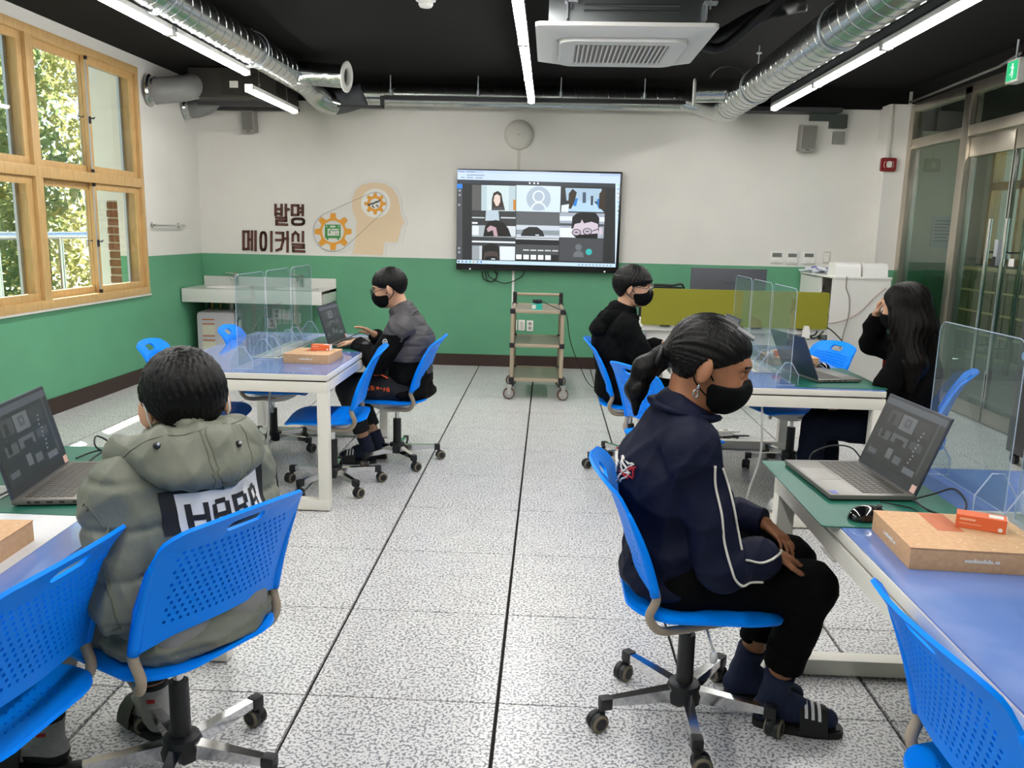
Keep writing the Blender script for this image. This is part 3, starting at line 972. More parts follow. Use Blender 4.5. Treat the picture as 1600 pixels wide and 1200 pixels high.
# interactive screen
SY = YB - 0.09
tvc = wp(841, 346, SY)
TVW = 1.70; TVH = 1.03
tv = thing('wall_screen', (tvc[0], SY, tvc[1]), label='large black wall-mounted interactive screen showing a video call', cat='screen')
q = MB(); q.bx(-TVW / 2, TVW / 2, 0.0, 0.065, -TVH / 2, TVH / 2, 0.012); q.build('bezel', mat('screen_bezel', '#121214', 0.3), tv, smooth=30)
q = MB(); q.bx(-0.4, 0.4, 0.066, 0.088, -0.3, 0.3); q.build('wall_bracket', BLACK, tv)
def tp(cx, cy):
    v = U(700 + cx / 5.455, 240 + cy / 5.455, y=SY - 0.004)
    return (v.x - tvc[0], v.z - tvc[1])
tvk = [0]
def scr(poly, color, name='screen_image', st=None, lift=0):
    tvk[0] += 1
    d = -0.002 - 0.00005 * tvk[0] - lift
    pts = [tp(*p) for p in poly]
    q = MB(); vs = [(x, d, z) for x, z in pts]
    tv_, tf = cdt(pts)
    q.add([(x, d, z) for x, z in tv_], tf)
    return q.build(name, emit_mat('px_' + color, color, SCR), tv if name != 'screen_image' else SCRN)
SCR = 0.44
def rc(x0, y0, x1, y1, sk=None):
    # image rows fall ~1.9 px per 100 px to the right
    s = 0.026
    return [(x0, y0 + s * (x0 - 80)), (x1, y0 + s * (x1 - 80)), (x1 - 0.052 * (y1 - y0) * (x1 - 80) / 1400, y1 + s * (x1 - 80)), (x0 - 0.006 * (y1 - y0), y1 + s * (x0 - 80))]
SCRN = None
q = MB()
pts = [tp(80, 135), tp(1472, 168), tp(1428, 972), tp(75, 932)]
q.add([(x, -0.002, z) for x, z in pts], [(0, 1, 2, 3)])
SCRN = q.build('display', emit_mat('px_#2a2b2e', '#2a2b2e', SCR), tv)
scr(rc(80, 137, 1472, 220), '#c9dcf5'); scr(rc(80, 137, 1472, 158), '#b4c8ea'); scr(rc(300, 139, 1300, 156), '#c3d6f2')
scr(rc(80, 222, 1470, 252), '#3a4048'); scr(rc(75, 252, 122, 900), '#4a4d52'); scr(rc(75, 258, 122, 296), '#2a84e0')
scr(rc(75, 904, 1430, 934), '#c2dcef')
scr(rc(1428, 218, 1466, 900), '#cfe3f4')
for k in range(9):
    scr(circ(1450, 266 + k * 37, 6, 8), ['#6fd0a0', '#4a7ae0', '#d05a5a', '#e0a060', '#58a8d8', '#58c8b8', '#3a3a44', '#6ab0a8', '#70b0e8'][k])
for k in range(7):
    scr(rc(85 + k * 32, 912, 97 + k * 32, 926), ['#20242c', '#58708c', '#3a6fb0', '#28a070', '#d8a838', '#6a88a0', '#3070c8'][k])
for k in range(10):
    scr(rc(1110 + k * 30, 916, 1122 + k * 30, 924), '#5a7088')
for (x, y, wd) in ((90, 148, 50), (160, 148, 70), (180, 176, 130), (110, 198, 30), (160, 198, 55), (235, 198, 60)):
    scr(rc(x, y, x + wd, y + 7), '#7d8fa8')
scr(circ(170, 184, 5, 8), '#2a3240')
for x in (690, 728, 760):
    scr(rc(x, 228, x + 14, 243), '#e6e8ea')
for (x, y) in ((100, 315), (100, 352), (95, 437), (95, 806), (95, 840)):
    scr(circ(x, y, 11, 8), '#9aa0a8')
scr(rc(1345, 268, 1420, 900), '#26282a')
# video tiles
scr(rc(205, 262, 578, 480), '#5d5d5c'); scr(rc(285, 262, 578, 480), '#b8ccd2'); scr(rc(330, 262, 520, 480), '#cfe0e2'); scr(rc(556, 380, 578, 470), '#c8842a')
scr([(372, 480), (374, 390), (388, 335), (425, 318), (455, 340), (466, 400), (486, 482), (440, 484)], '#3a302c')
scr([(388, 400), (396, 358), (420, 345), (444, 362), (446, 410), (428, 446), (408, 446)], '#e4cfc4'); scr([(366, 482), (380, 458), (470, 456), (484, 484)], '#4a4a4c'); scr([(340, 480), (356, 430), (372, 480)], '#dde6e8')
scr(rc(582, 256, 962, 478), '#d3e4f2'); scr(circ(772, 384, 104, 32), '#aebdcc')
scr(circ(772, 366, 52, 24), '#e2edf6'); scr(circ(772, 366, 40, 24), '#aebdcc')
scr([(702, 478), (712, 446), (740, 418), (772, 408), (806, 418), (832, 446), (842, 480)], '#e2edf6'); scr([(716, 480), (724, 452), (746, 430), (772, 422), (798, 430), (820, 452), (828, 482)], '#aebdcc')
scr(rc(962, 252, 1345, 480), '#2f3133'); scr([(1000, 292), (1310, 300), (1302, 410), (1010, 400)], '#a9c4d8'); scr([(1075, 400), (1240, 404), (1330, 500), (960, 490)], '#b3d2ea')
scr([(1060, 440), (1090, 380), (1108, 382), (1092, 450)], '#2f7fd0'); scr([(1268, 390), (1290, 384), (1300, 450), (1276, 460)], '#2f7fd0')
scr([(1022, 470), (1030, 340), (1062, 300), (1098, 330), (1082, 400), (1050, 470)], '#3a3028'); scr([(1284, 470), (1290, 340), (1322, 308), (1342, 340), (1340, 480)], '#3a3028')
scr([(1146, 420), (1148, 330), (1176, 330), (1176, 420)], '#4a5a70'); scr([(1216, 440), (1218, 360), (1238, 360), (1236, 440)], '#3a4450')
scr([(964, 498), (968, 440), (1032, 430), (1024, 500)], '#dfe6ea')
scr(rc(205, 486, 578, 704), '#3a3b3d'); scr([(325, 482), (430, 484), (438, 570), (318, 572)], '#b9cbd6'); scr(rc(205, 536, 312, 546), '#c2cacf'); scr(rc(450, 530, 576, 542), '#c2cacf'); scr(rc(205, 580, 252, 594), '#eef2f4')
scr(rc(205, 606, 578, 704), '#a9b4ba'); scr(rc(205, 612, 262, 690), '#dfe6ea'); scr(rc(505, 606, 576, 690), '#d5dde2')
scr([(300, 706), (316, 620), (350, 576), (410, 566), (474, 590), (515, 640), (540, 708)], '#1d1a1b'); scr([(330, 640), (362, 612), (410, 630), (424, 704), (370, 704), (340, 670)], '#c0a0a8'); scr([(322, 676), (382, 652), (392, 706), (330, 706)], '#17171a')
scr(rc(582, 482, 952, 704), '#5d6164'); scr(rc(582, 594, 952, 700), '#c9d2dc'); scr(rc(582, 634, 952, 676), '#8d979f')
scr([(620, 702), (640, 650), (690, 624), (760, 626), (806, 660), (822, 706)], '#2a2b2d'); scr(rc(745, 672, 776, 682), '#d8dce0')
scr(rc(952, 478, 1335, 690), '#a2abb8'); scr(rc(952, 510, 1335, 548), '#dfe7f2'); scr(rc(952, 570, 1335, 590), '#4d5258'); scr(rc(952, 608, 1090, 690), '#e4eaf2')
scr([(1052, 640), (1060, 540), (1098, 508), (1180, 502), (1262, 510), (1290, 550), (1286, 660)], '#1e1f22')
scr([(1062, 650), (1080, 600), (1130, 590), (1140, 560), (1160, 595), (1222, 580), (1278, 600), (1282, 720), (1090, 716)], '#cfc3d0')
scr([(1062, 690), (1150, 690), (1230, 684), (1276, 680), (1276, 722), (1090, 718)], '#17171a')
for (cx, cy) in ((1094, 672), (1188, 664)):
    scr(circ(cx, cy, 40, 20, 30), '#22232a'); scr(circ(cx, cy, 33, 20, 24), '#bdb2c0'); scr([(cx - 22, cy), (cx, cy - 6), (cx + 22, cy), (cx, cy + 5)], '#2a2a30')
scr([(1232, 656), (1290, 636), (1288, 644), (1232, 664)], '#22232a'); scr([(1285, 636), (1310, 630), (1318, 680), (1290, 700)], '#cfc3d0')
scr(rc(205, 706, 574, 900), '#3c3e42'); scr(rc(205, 738, 574, 752), '#e6edf2'); scr(rc(205, 780, 268, 900), '#9aa2a8'); scr(rc(440, 780, 572, 898), '#dfe7ec'); scr(rc(268, 780, 290, 900), '#c8d0d6')
scr([(288, 905), (290, 830), (310, 782), (364, 764), (420, 778), (440, 830), (442, 908)], '#1f1d1d'); scr([(304, 900), (310, 840), (364, 830), (424, 840), (432, 900), (364, 912)], '#4a403d'); scr([(318, 880), (366, 872), (420, 880), (420, 908), (318, 906)], '#191a1c'); scr(rc(368, 886, 402, 894), '#e6e8ea')
scr(rc(576, 704, 944, 898), '#202124'); scr(rc(576, 706, 944, 716), '#dfe6ec'); scr(rc(576, 760, 944, 842), '#4c4e51')
for k in range(5):
    scr(rc(640 + k * 62, 802, 690 + k * 62, 812), '#d5dadf')
    scr(rc(580 + k * 62, 846, 628 + k * 62, 886), '#e9eef2')
scr(rc(948, 694, 1325, 892), '#47494d'); scr(circ(1112, 798, 28, 18), '#6a7076'); scr([(1064, 880), (1070, 850), (1092, 830), (1134, 830), (1152, 850), (1156, 884)], '#6a7076'); scr(circ(1200, 838, 27, 20), '#34b3b0')
for (x, y) in ((188, 982), (1334, 1006)):
    scr(circ(x, y, 7, 10), '#e8ecf4', 'power_light', lift=0.001)
CABLE = mat('black_cable', '#121212', 0.5)
cb = thing('screen_cable', (wp(760, 424)[0], YB - 0.03, wp(760, 424)[1]), label='coiled black cables hanging under the wall screen', cat='cable')
def tpw(px, py, dy=0.0):
    x, z = wp(px, py, YB - 0.03); return (x - cb.location.x, dy, z - cb.location.z)
for k, pts in enumerate(([(753, 424), (756, 436), (768, 440), (776, 432), (772, 422)], [(758, 424), (762, 438), (774, 438), (778, 424)], [(762, 424), (766, 433), (785, 442), (800, 440), (815, 432), (820, 424)])):
    q = MB(); q.tube([tpw(*p, -0.01 * k) for p in pts], 0.006, 6, smooth=6); q.build('cord', CABLE, cb, smooth=True)
# white conduits
x1_, z1_ = wp(802, 430); x2_, z2_ = wp(801, 470)
q = MB(); q.bx(x1_ - 0.012, x1_ + 0.012, YB - 0.012, YB, 0.5, z1_ + 0.05); q.build('conduit', WHITE, label='white cable conduit on the green wall below the screen', cat='conduit')
xr, zr = wp(811, 211)
q = MB(); q.bx(xr - 0.012, xr + 0.012, YB - 0.012, YB, tvc[1] + 0.4, zr); q.build('conduit', mat('conduit_cream', '#c9c4b9', 0.5), label='cream cable conduit between the screen and the round wall router', cat='conduit')
rt = thing('wireless_router', (xr, YB, zr), label='white round wireless access point above the screen', cat='router')
rot = Matrix.Rotation(PI / 2, 4, 'X')
q = MB(); q.lathe([(0.15, 0.0), (0.15, 0.012), (0.14, 0.03), (0.1, 0.045), (0.0, 0.05)], 40, rot); q.build('dome', OFFW, rt, smooth=True)
q = MB(); q.bx(-0.012, 0.012, -0.052, -0.049, -0.003, 0.003); q.build('logo_mark', mat('router_mark', '#8c8a86', 0.5), rt)

def speaker(px, py, w, h, lab, m):
    x, z = wp(px, py, YB - 0.08)
    t = thing('wall_speaker', (x, YB - 0.08, z), (0.12, 0, 0), label=lab, cat='loudspeaker')
    q = MB(); q.bx(-w / 2, w / 2, -0.08, 0.05, -h / 2, h / 2, 0.012); q.build('cabinet', m, t, smooth=30)
    q = MB(); q.bx(-w / 2 + 0.012, w / 2 - 0.012, -0.086, -0.08, -h / 2 + 0.03, h / 2 - 0.012, 0.002); q.build('grille', mat('speaker_grille', '#75736e', 0.8, bump=0.4, bscale=300), t)
    q = MB(); q.bx(-0.02, 0.02, -0.084, -0.079, -h / 2 + 0.012, -h / 2 + 0.022); q.build('badge', DKGREY, t)
    q = MB(); q.bx(-0.015, 0.015, 0.05, 0.1, -0.03, 0.03); q.build('bracket', DKGREY, t)
SPK = mat('speaker_grey', '#908d86', 0.55)
speaker(391, 190, 0.13, 0.22, 'grey wall loudspeaker near the window corner', SPK)
speaker(1260, 216, 0.155, 0.255, 'grey wall loudspeaker high beside the cable tray', SPK)

fx = U(1386.5, 257.5, y=6.2)
fa = thing('fire_alarm', (fx.x, 6.2, fx.z), label='square red fire alarm strobe on the white pilaster', cat='fire alarm')
q = MB(); q.prism(rrect(0.145, 0.13, 0.015), 0, 0.035, Matrix.Rotation(PI / 2, 4, 'X')); q.build('housing', mat('alarm_red', '#7d1016', 0.35), fa, smooth=30)
q = MB(); q.prism(rrect(0.045, 0.06, 0.015), 0.035, 0.055, Matrix.Rotation(PI / 2, 4, 'X')); q.build('strobe_lens', mat('strobe', '#d6d0c8', 0.2), fa, smooth=30)
q = MB()
for s in (-1, 1):
    q.tube([(s * 0.035 + s * 0.012 * math.cos(a) * 1.0, -0.036, 0.03 * math.sin(a)) for a in np.linspace(-PI / 2, PI / 2, 8)], 0.003, 6)
q.build('trim_ring', mat('alarm_trim', '#d8b0ac', 0.5), fa)
q = MB(); q.cyl((0, -0.012, 0.065), (0, -0.012, 2.74 - fx.z), 0.009, n=8); q.build('conduit', MATS['conduit_cream'], fa, smooth=True)

for k, (px, py, wd, lab) in enumerate(((1213, 402, 0.125, 'white wall controller with the widest grey display, first in the row of three'), (1237, 403, 0.115, 'white wall controller with small grey display, middle of the row of three'), (1263, 403, 0.12, 'white wall controller with small grey display, last in the row next to the papers'))):
    x, z = wp(px, py)
    t = thing('wall_controller', (x, YB, z), label=lab, cat='controller')
    q = MB(); q.bx(-wd / 2, wd / 2, -0.022, 0, -0.06, 0.06, 0.005); q.build('case', WHITE, t, smooth=30)
    q = MB(); q.bx(-wd / 2 + 0.014, wd / 2 - 0.014, -0.0235, -0.022, 0.008 if k else 0.002, 0.045); q.build('display', mat('lcd', '#6f736e', 0.25), t)
    q = MB()
    for i in range(3):
        q.bx(-0.02 + i * 0.02 - 0.005, -0.02 + i * 0.02 + 0.005, -0.0245, -0.022, -0.045, -0.035)
    q.build('button', OFFW, t)
x, z = wp(1291, 402)
t = thing('light_switch', (x, YB, z), label='narrow white wall switch above the papers on the cabinet', cat='switch')
q = MB(); q.bx(-0.035, 0.035, -0.012, 0, -0.06, 0.06, 0.003); q.build('plate', OFFW, t, smooth=30)
for i in range(3):
    q = MB(); q.bx(-0.025, 0.025, -0.017, -0.012, -0.042 + i * 0.03, -0.018 + i * 0.03, 0.002); q.build('rocker', WHITE, t)

def socket(px, py, lab, kind=0, y=YB, w=0.07, h=0.115):
    x, z = wp(px, py, y)
    t = thing('wall_socket', (x, y, z), label=lab, cat='socket')
    q = MB(); q.bx(-w / 2, w / 2, -0.01, 0, -h / 2, h / 2, 0.003); q.build('plate', WHITE, t, smooth=30)
    if kind == 0:
        for zz in (-0.024, 0.024):
            q = MB(); q.lathe([(0.019, 0.01), (0.019, 0.0115), (0.0, 0.0115)], 16, Matrix.Translation((0, 0, zz)) @ Matrix.Rotation(PI / 2, 4, 'X')); q.build('outlet', mat('outlet_grey', '#9a978f', 0.5), t)
    else:
        q = MB(); q.bx(-0.02, 0.02, -0.013, -0.01, -0.04, 0.03, 0.002); q.build('cover', OFFW, t)
        q = MB(); q.cyl((0, -0.0135, 0.035), (0, -0.0125, 0.035), 0.005, n=8); q.build('jack', BLACK, t)
socket(803, 508, 'white blank wall plate behind the trolley post', 1)
socket(815, 508, 'white data socket on the green wall seen through the trolley', 1)
socket(828, 509, 'white double power socket on the green wall seen through the trolley', 0)
socket(433, 490, 'white double power socket under the sink beside the data socket', 0, w=0.1)
socket(448, 491, 'white data socket under the sink counter', 1, w=0.1)
socket(465, 497, 'narrow white socket under the right end of the sink counter', 1)
socket(425, 505, 'white power socket lowest under the sink counter', 0, w=0.1)

# ---------------------------------------------------------------- wall lettering and head emblem
BR = mat('letter_brown', '#4a241a', 0.5)
LNE = mat('letter_line', '#7c4a3c', 0.5)
LF = lambda cx, cy: wp(360 + cx / 5.3333, 270 + cy / 5.3333)
sgn = thing('wall_lettering', (LF(365, 460)[0], YB, LF(365, 460)[1]), label='raised brown Korean lettering in two lines on the white wall', cat='lettering')
ox, oz = sgn.location.x, sgn.location.z
def stroke_poly(q, pts, wpx, d0=0.0, d1=0.012):
    """thick polyline in crop pixels -> raised bar"""
    wd = wpx / 5.3333 * 0.00668
    P3 = [LF(*p) for p in pts]
    for (a, b) in zip(P3[:-1], P3[1:]):
        a, b = Vector((a[0] - ox, a[1] - oz)), Vector((b[0] - ox, b[1] - oz))
        t = (b - a).normalized(); n = Vector((-t.y, t.x)) * wd / 2
        e = t * wd * 0.5
        poly = [a - e - n, b + e - n, b + e + n, a - e + n]
        q.prism([(p.x, p.y) for p in poly], d0, d1, Matrix.Rotation(PI / 2, 4, 'X'))
def oval_poly(cx, cy, rx, ry, n=18):
    return [(cx + rx * math.copysign(abs(math.cos(a)) ** 0.7, math.cos(a)), cy + ry * math.copysign(abs(math.sin(a)) ** 0.7, math.sin(a))) for a in np.linspace(0, 2 * PI, n + 1)]
SYL = {
 'bal': [[(378, 268), (378, 350)], [(428, 268), (428, 350)], [(378, 303), (428, 303)], [(378, 342), (428, 342)], [(464, 268), (464, 362)], [(464, 305), (486, 305)], [(384, 373), (466, 377), (466, 401), (386, 399), (386, 428), (472, 432)]],
 'myeong': [[(516, 272), (516, 350), (566, 350), (566, 272), (516, 272)], [(604, 272), (604, 352)], [(572, 296), (604, 296)], [(572, 328), (604, 328)], oval_poly(566, 407, 47, 24)],
 'me': [[(112, 490), (112, 635)], [(152, 490), (152, 635)], [(112, 635), (152, 635)], [(112, 490), (152, 490)], [(181, 490), (181, 640)], [(211, 490), (211, 645)], [(152, 556), (181, 556)]],
 'i': [oval_poly(276, 570, 22, 72), [(343, 494), (343, 650)]],
 'keo': [[(386, 500), (440, 502), (440, 570), (424, 632), (388, 646)], [(384, 560), (440, 560)], [(478, 494), (478, 654)], [(446, 548), (478, 548)]],
 'sil': [[(520, 566), (522, 516), (544, 496), (566, 516), (568, 566)], [(606, 494), (606, 570)], [(522, 596), (612, 600), (612, 624), (526, 622), (526, 652), (616, 656)]],
}
for k, strokes in SYL.items():
    q = MB()
    for s_ in strokes: stroke_poly(q, s_, 20)
    so_ = q.build('syllable', BR, sgn)
    q = MB()
    for s_ in strokes: stroke_poly(q, s_, 4, 0.012, 0.0135)
    q.build('inline', LNE, so_)

em = thing('wall_emblem', (LF(1100, 400)[0], YB, LF(1100, 400)[1]), label='flat wall emblem of a peach head in profile with two orange gears', cat='wall decoration')
eox, eoz = em.location.x, em.location.z
RX = Matrix.Rotation(PI / 2, 4, 'X')
def E2(pts): return [(LF(*p)[0] - eox, LF(*p)[1] - eoz) for p in pts]
def cat2(pts, sub, close=True): return [(v.x, v.y) for v in catmull([Vector((p[0], p[1])) for p in pts], sub, close)]
plate_px = [(1010, 690), (1020, 640), (960, 660), (870, 678), (790, 660), (720, 600), (684, 500), (700, 400), (760, 345), (990, 230), (1005, 170), (1060, 90), (1140, 58), (1230, 52), (1320, 75), (1390, 130), (1430, 220), (1440, 330), (1470, 380), (1482, 425), (1458, 450), (1460, 490), (1440, 540), (1435, 585), (1370, 606), (1306, 600), (1296, 705)]
q = MB(); q.prism(E2(plate_px)[::-1], 0, 0.008, RX); q.build('backing_plate', mat('emblem_white', '#d9d7d2', 0.5), em)
head_px = [(1022, 678), (1036, 600), (1050, 500), (1052, 400), (1022, 330), (1012, 240), (1040, 150), (1100, 98), (1190, 78), (1280, 90), (1350, 130), (1398, 200), (1415, 290), (1418, 340), (1452, 410), (1450, 430), (1428, 436), (1428, 462), (1416, 476), (1418, 500), (1402, 520), (1404, 556), (1392, 576), (1350, 582), (1290, 572), (1280, 620), (1270, 688)]
q = MB(); q.prism(E2(head_px)[::-1], 0.008, 0.010, RX); q.build('head_profile', mat('peach', '#dcc5a4', 0.55), em)
def disc(cx, cy, rx, z0, z1, m, nm, par=em, ry=None):
    q = MB(); q.prism(E2(circ(cx, cy, rx, 36, ry or rx))[::-1], z0, z1, RX); return q.build(nm, m, par)
GW = mat('gear_white', '#e3e1dc', 0.5); OR = mat('gear_orange', '#e09b2f', 0.5)
disc(1212, 254, 122, 0.010, 0.0108, GW, 'gear_field')
def gear_px(cx, cy, r0, r1, n, ph=0):
    out = []
    for k in range(n):
        a = 2 * PI * k / n + ph
        for da, r in ((-0.24, r0), (-0.13, r1 * 0.98), (0.13, r1 * 0.98), (0.24, r0)):
            out.append((cx + r * math.sin(a + da), cy - r * math.cos(a + da)))
        am = a + PI / n
        out.append((cx + r0 * 0.98 * math.sin(am), cy - r0 * 0.98 * math.cos(am)))
    return out
for cx, cy, r0, r1, ri in ((858, 490, 112, 158, 92), (1208, 258, 66, 92, 44)):
    q = MB(); q.prism(E2(gear_px(cx, cy, r0, r1, 8))[::-1], 0.0108, 0.0135, RX, holes=[E2(circ(cx, cy, ri, 28))]); q.build('gear', OR, em)
pg = mat('printer_green', '#3d8b45', 0.5)
q = MB(); q.prism(E2([(790, 432), (920, 432), (920, 545), (790, 545)])[::-1], 0.0100, 0.0125, RX, holes=[E2([(812, 466), (908, 466), (908, 524), (812, 524)]), E2(circ(855, 448, 26, 14, 8)), E2(circ(804, 446, 6, 8)), E2(circ(906, 446, 6, 8))])
pr = q.build('printer_icon', pg, em)
q = MB()
for x in (812, 900): q.prism(E2([(x - 8, 545), (x + 8, 545), (x + 8, 558), (x - 8, 558)])[::-1], 0.0100, 0.0125, RX)
q.prism(E2([(824, 478), (834, 478), (834, 505), (829, 512), (824, 505)])[::-1], 0.0100, 0.0115, RX)
q.prism(E2([(834, 474), (848, 470), (856, 482), (884, 478), (908, 474), (908, 480), (884, 484), (854, 488), (846, 477), (834, 480)])[::-1], 0.0100, 0.0115, RX)
q.build('printer_detail', pg, pr)
me3 = text_mesh('3D', 0.03); o = link('printer_lettering', me3, mat('logo_grey', '#6d7276', 0.5), pr); o.location = (E2([(886, 512)])[0][0], -0.0112, E2([(886, 512)])[0][1]); o.rotation_euler = (PI / 2, 0, 0)
# small dark scribble over the upper gear (too small to read)
q = MB()
rs_ = random.Random(4)
for k in range(16):
    t_ = k / 15
    cx, cy = 1150 + 100 * t_, 272 - 42 * t_ + rs_.uniform(-4, 4)
    q.prism(E2([(cx - 4, cy - 8), (cx + 4, cy - 8 + rs_.uniform(-3, 3)), (cx + 3, cy + 7), (cx - 4, cy + 7 + rs_.uniform(-3, 3))])[::-1], 0.0136, 0.0143, RX)
for cx, cy in ((1188, 278), (1196, 288), (1222, 272), (1232, 282)):
    q.prism(E2([(cx - 7, cy - 5), (cx + 5, cy - 7), (cx + 6, cy + 5), (cx - 6, cy + 6)])[::-1], 0.0136, 0.0143, RX)
q.build('gear_lettering', mat('letter_dark', '#3a4444', 0.5), em, kind='stuff')
# dashed belt
belt = []
c1, r1_ = Vector((858, 490)), 164
c2, r2_ = Vector((1208, 258)), 96
dv = c2 - c1; L_ = dv.length; base = math.atan2(dv.y, dv.x); al = math.acos((r1_ - r2_) / L_)
arc1 = [c1 + Vector((math.cos(base + al + t), math.sin(base + al + t))) * r1_ for t in np.linspace(0, 2 * PI - 2 * al, 60)]
arc2 = [c2 + Vector((math.cos(base - al + t), math.sin(base - al + t))) * r2_ for t in np.linspace(0, 2 * al, 40)]
loop = arc1 + arc2
cum = [0]
cl = loop + [loop[0]]
for a, b in zip(cl[:-1], cl[1:]): cum.append(cum[-1] + (b - a).length)
tot = cum[-1]; nd = 116
q = MB()
for k in range(nd):
    s0 = tot * k / nd; s1 = s0 + tot / nd * 0.55
    xs = [float(np.interp(s, cum, [p.x for p in cl])) for s in (s0, s1)]; ys = [float(np.interp(s, cum, [p.y for p in cl])) for s in (s0, s1)]
    a, b = Vector((xs[0], ys[0])), Vector((xs[1], ys[1]))
    t_ = (b - a).normalized(); n_ = Vector((-t_.y, t_.x)) * 2.6
    q.prism(E2([a - n_, b - n_, b + n_, a + n_]), 0.0136, 0.0142, RX)
q.build('dashed_belt', mat('belt_dark', '#4c4f57', 0.5), em, kind='stuff')

# towel bar on the window wall
tw = thing('towel_bar', (XL, 5.62, 1.425), label='chrome towel bar on the white wall between window and corner', cat='towel bar')
q = MB(); q.cyl((0.05, -0.33, 0), (0.05, 0.33, 0), 0.009, n=12); q.build('bar', CHROME, tw, smooth=40)
for s in (-1, 1):
    q = MB(); q.lathe([(0.028, 0), (0.028, 0.008), (0.012, 0.015), (0.012, 0.06)], 16, Matrix.Translation((0, s * 0.28, 0)) @ Matrix.Rotation(PI / 2, 4, 'Y')); q.build('bracket', CHROME, tw, smooth=40)
# ================================================================ FURNITURE
TZ = 0.72
FRM = mat('table_white', '#dfdcd2', 0.45)
def blue_top():
    m = bpy.data.materials.new('blue_table_sheet'); m.use_nodes = True
    nt = m.node_tree; b = nt.nodes['Principled BSDF']
    tc = nt.nodes.new('ShaderNodeTexCoord')
    n = nt.nodes.new('ShaderNodeTexNoise'); n.inputs['Scale'].default_value = 3.5; n.inputs['Detail'].default_value = 5
    nt.links.new(tc.outputs['Object'], n.inputs['Vector'])
    r = ramp(nt, [(0.3, '#5674b4'), (0.55, '#6280be'), (0.8, '#7e95cc')])
    nt.links.new(n.outputs['Fac'], r.inputs[0]); nt.links.new(r.outputs[0], b.inputs['Base Color'])
    b.inputs['Roughness'].default_value = 0.16
    b.inputs['Coat Weight'].default_value = 0.6; b.inputs['Coat Roughness'].default_value = 0.03
    return m
BLUE_T = blue_top()
GAP = mat('shadow_gap', '#2b2926', 0.8)
TW, TL = 0.92, 1.60
def table(x, y, lab):
    """x,y = centre; long side along Y"""
    t = thing('work_table', (x, y, 0), label=lab, cat='table', group='blue topped work tables')
    hx, hy = TW / 2, TL / 2
    q = MB(); q.bx(-hx, hx, -hy, hy, TZ - 0.034, TZ - 0.004, 0.003); q.build('table_top', FRM, t, smooth=30)
    q = MB(); q.bx(-hx + 0.004, hx - 0.004, -hy + 0.004, hy - 0.004, TZ - 0.004, TZ); q.build('blue_sheet', BLUE_T, t)
    q = MB(); q.bx(-hx + 0.012, hx - 0.012, -hy + 0.012, hy - 0.012, TZ - 0.042, TZ - 0.034); q.build('spacer', GAP, t)
    # end frames, closed rectangles
    for s in (-1, 1):
        y0, y1 = (s * hy - s * 0.06, s * hy) if s > 0 else (-hy, -hy + 0.06)
        q = MB(); q.bx(-hx, hx, y0, y1, TZ - 0.042 - 0.055, TZ - 0.042, 0.003); q.build('top_bar', FRM, t, smooth=30)
        q = MB(); q.bx(-hx, hx, y0, y1, 0.008, 0.062, 0.003); q.build('foot_bar', FRM, t, smooth=30)
        for sx in (-1, 1):
            q = MB(); xa = sx * hx - (0.055 if sx > 0 else 0); q.bx(xa, xa + 0.055, y0 + 0.001, y1 - 0.001, 0.06, TZ - 0.096, 0.003); q.build('leg', FRM, t, smooth=30)
            q = MB(); q.cyl((sx * (hx - 0.04), (y0 + y1) / 2, 0), (sx * (hx - 0.04), (y0 + y1) / 2, 0.009), 0.018, n=12); q.build('levelling_foot', WHITE, t)
    for sx in (-1, 1):
        q = MB(); q.bx(sx * hx - (0.03 if sx > 0 else 0), sx * hx + (0.03 if sx < 0 else 0), -hy + 0.06, hy - 0.06, TZ - 0.09, TZ - 0.043); q.build('side_rail', FRM, t)
    # centre power rail
    q = MB(); q.bx(-0.075, 0.075, -0.36, 0.36, TZ, TZ + 0.006, 0.002); q.build('power_rail', mat('rail_grey', '#c6c4bf', 0.4), t)
    q = MB(); q.bx(-0.058, 0.058, -0.34, 0.34, TZ + 0.006, TZ + 0.0085); q.build('rail_lid', mat('rail_lid', '#a9a9a5', 0.35, 0.5), t)
    q = MB(); q.bx(0.058, 0.066, -0.34, 0.34, TZ + 0.006, TZ + 0.007); q.build('rail_slot', BLACK, t)
    return t
T_LB = table(-0.37 - TW / 2, 1.67 + TL / 2, 'blue topped work table by the sink, with the glasses boy at its laptop')
T_LF = table(-0.315 - TW / 2, 0.22 - TL / 2, 'blue topped work table where the khaki jacket boy sits')
T_RB = table(1.46 + TW / 2, 1.67 + TL / 2, 'blue topped work table between the black hoodie boy and the long haired girl')
T_RF = table(1.48 + TW / 2, 0.30 - TL / 2, 'blue topped work table where the navy jacket girl sits')

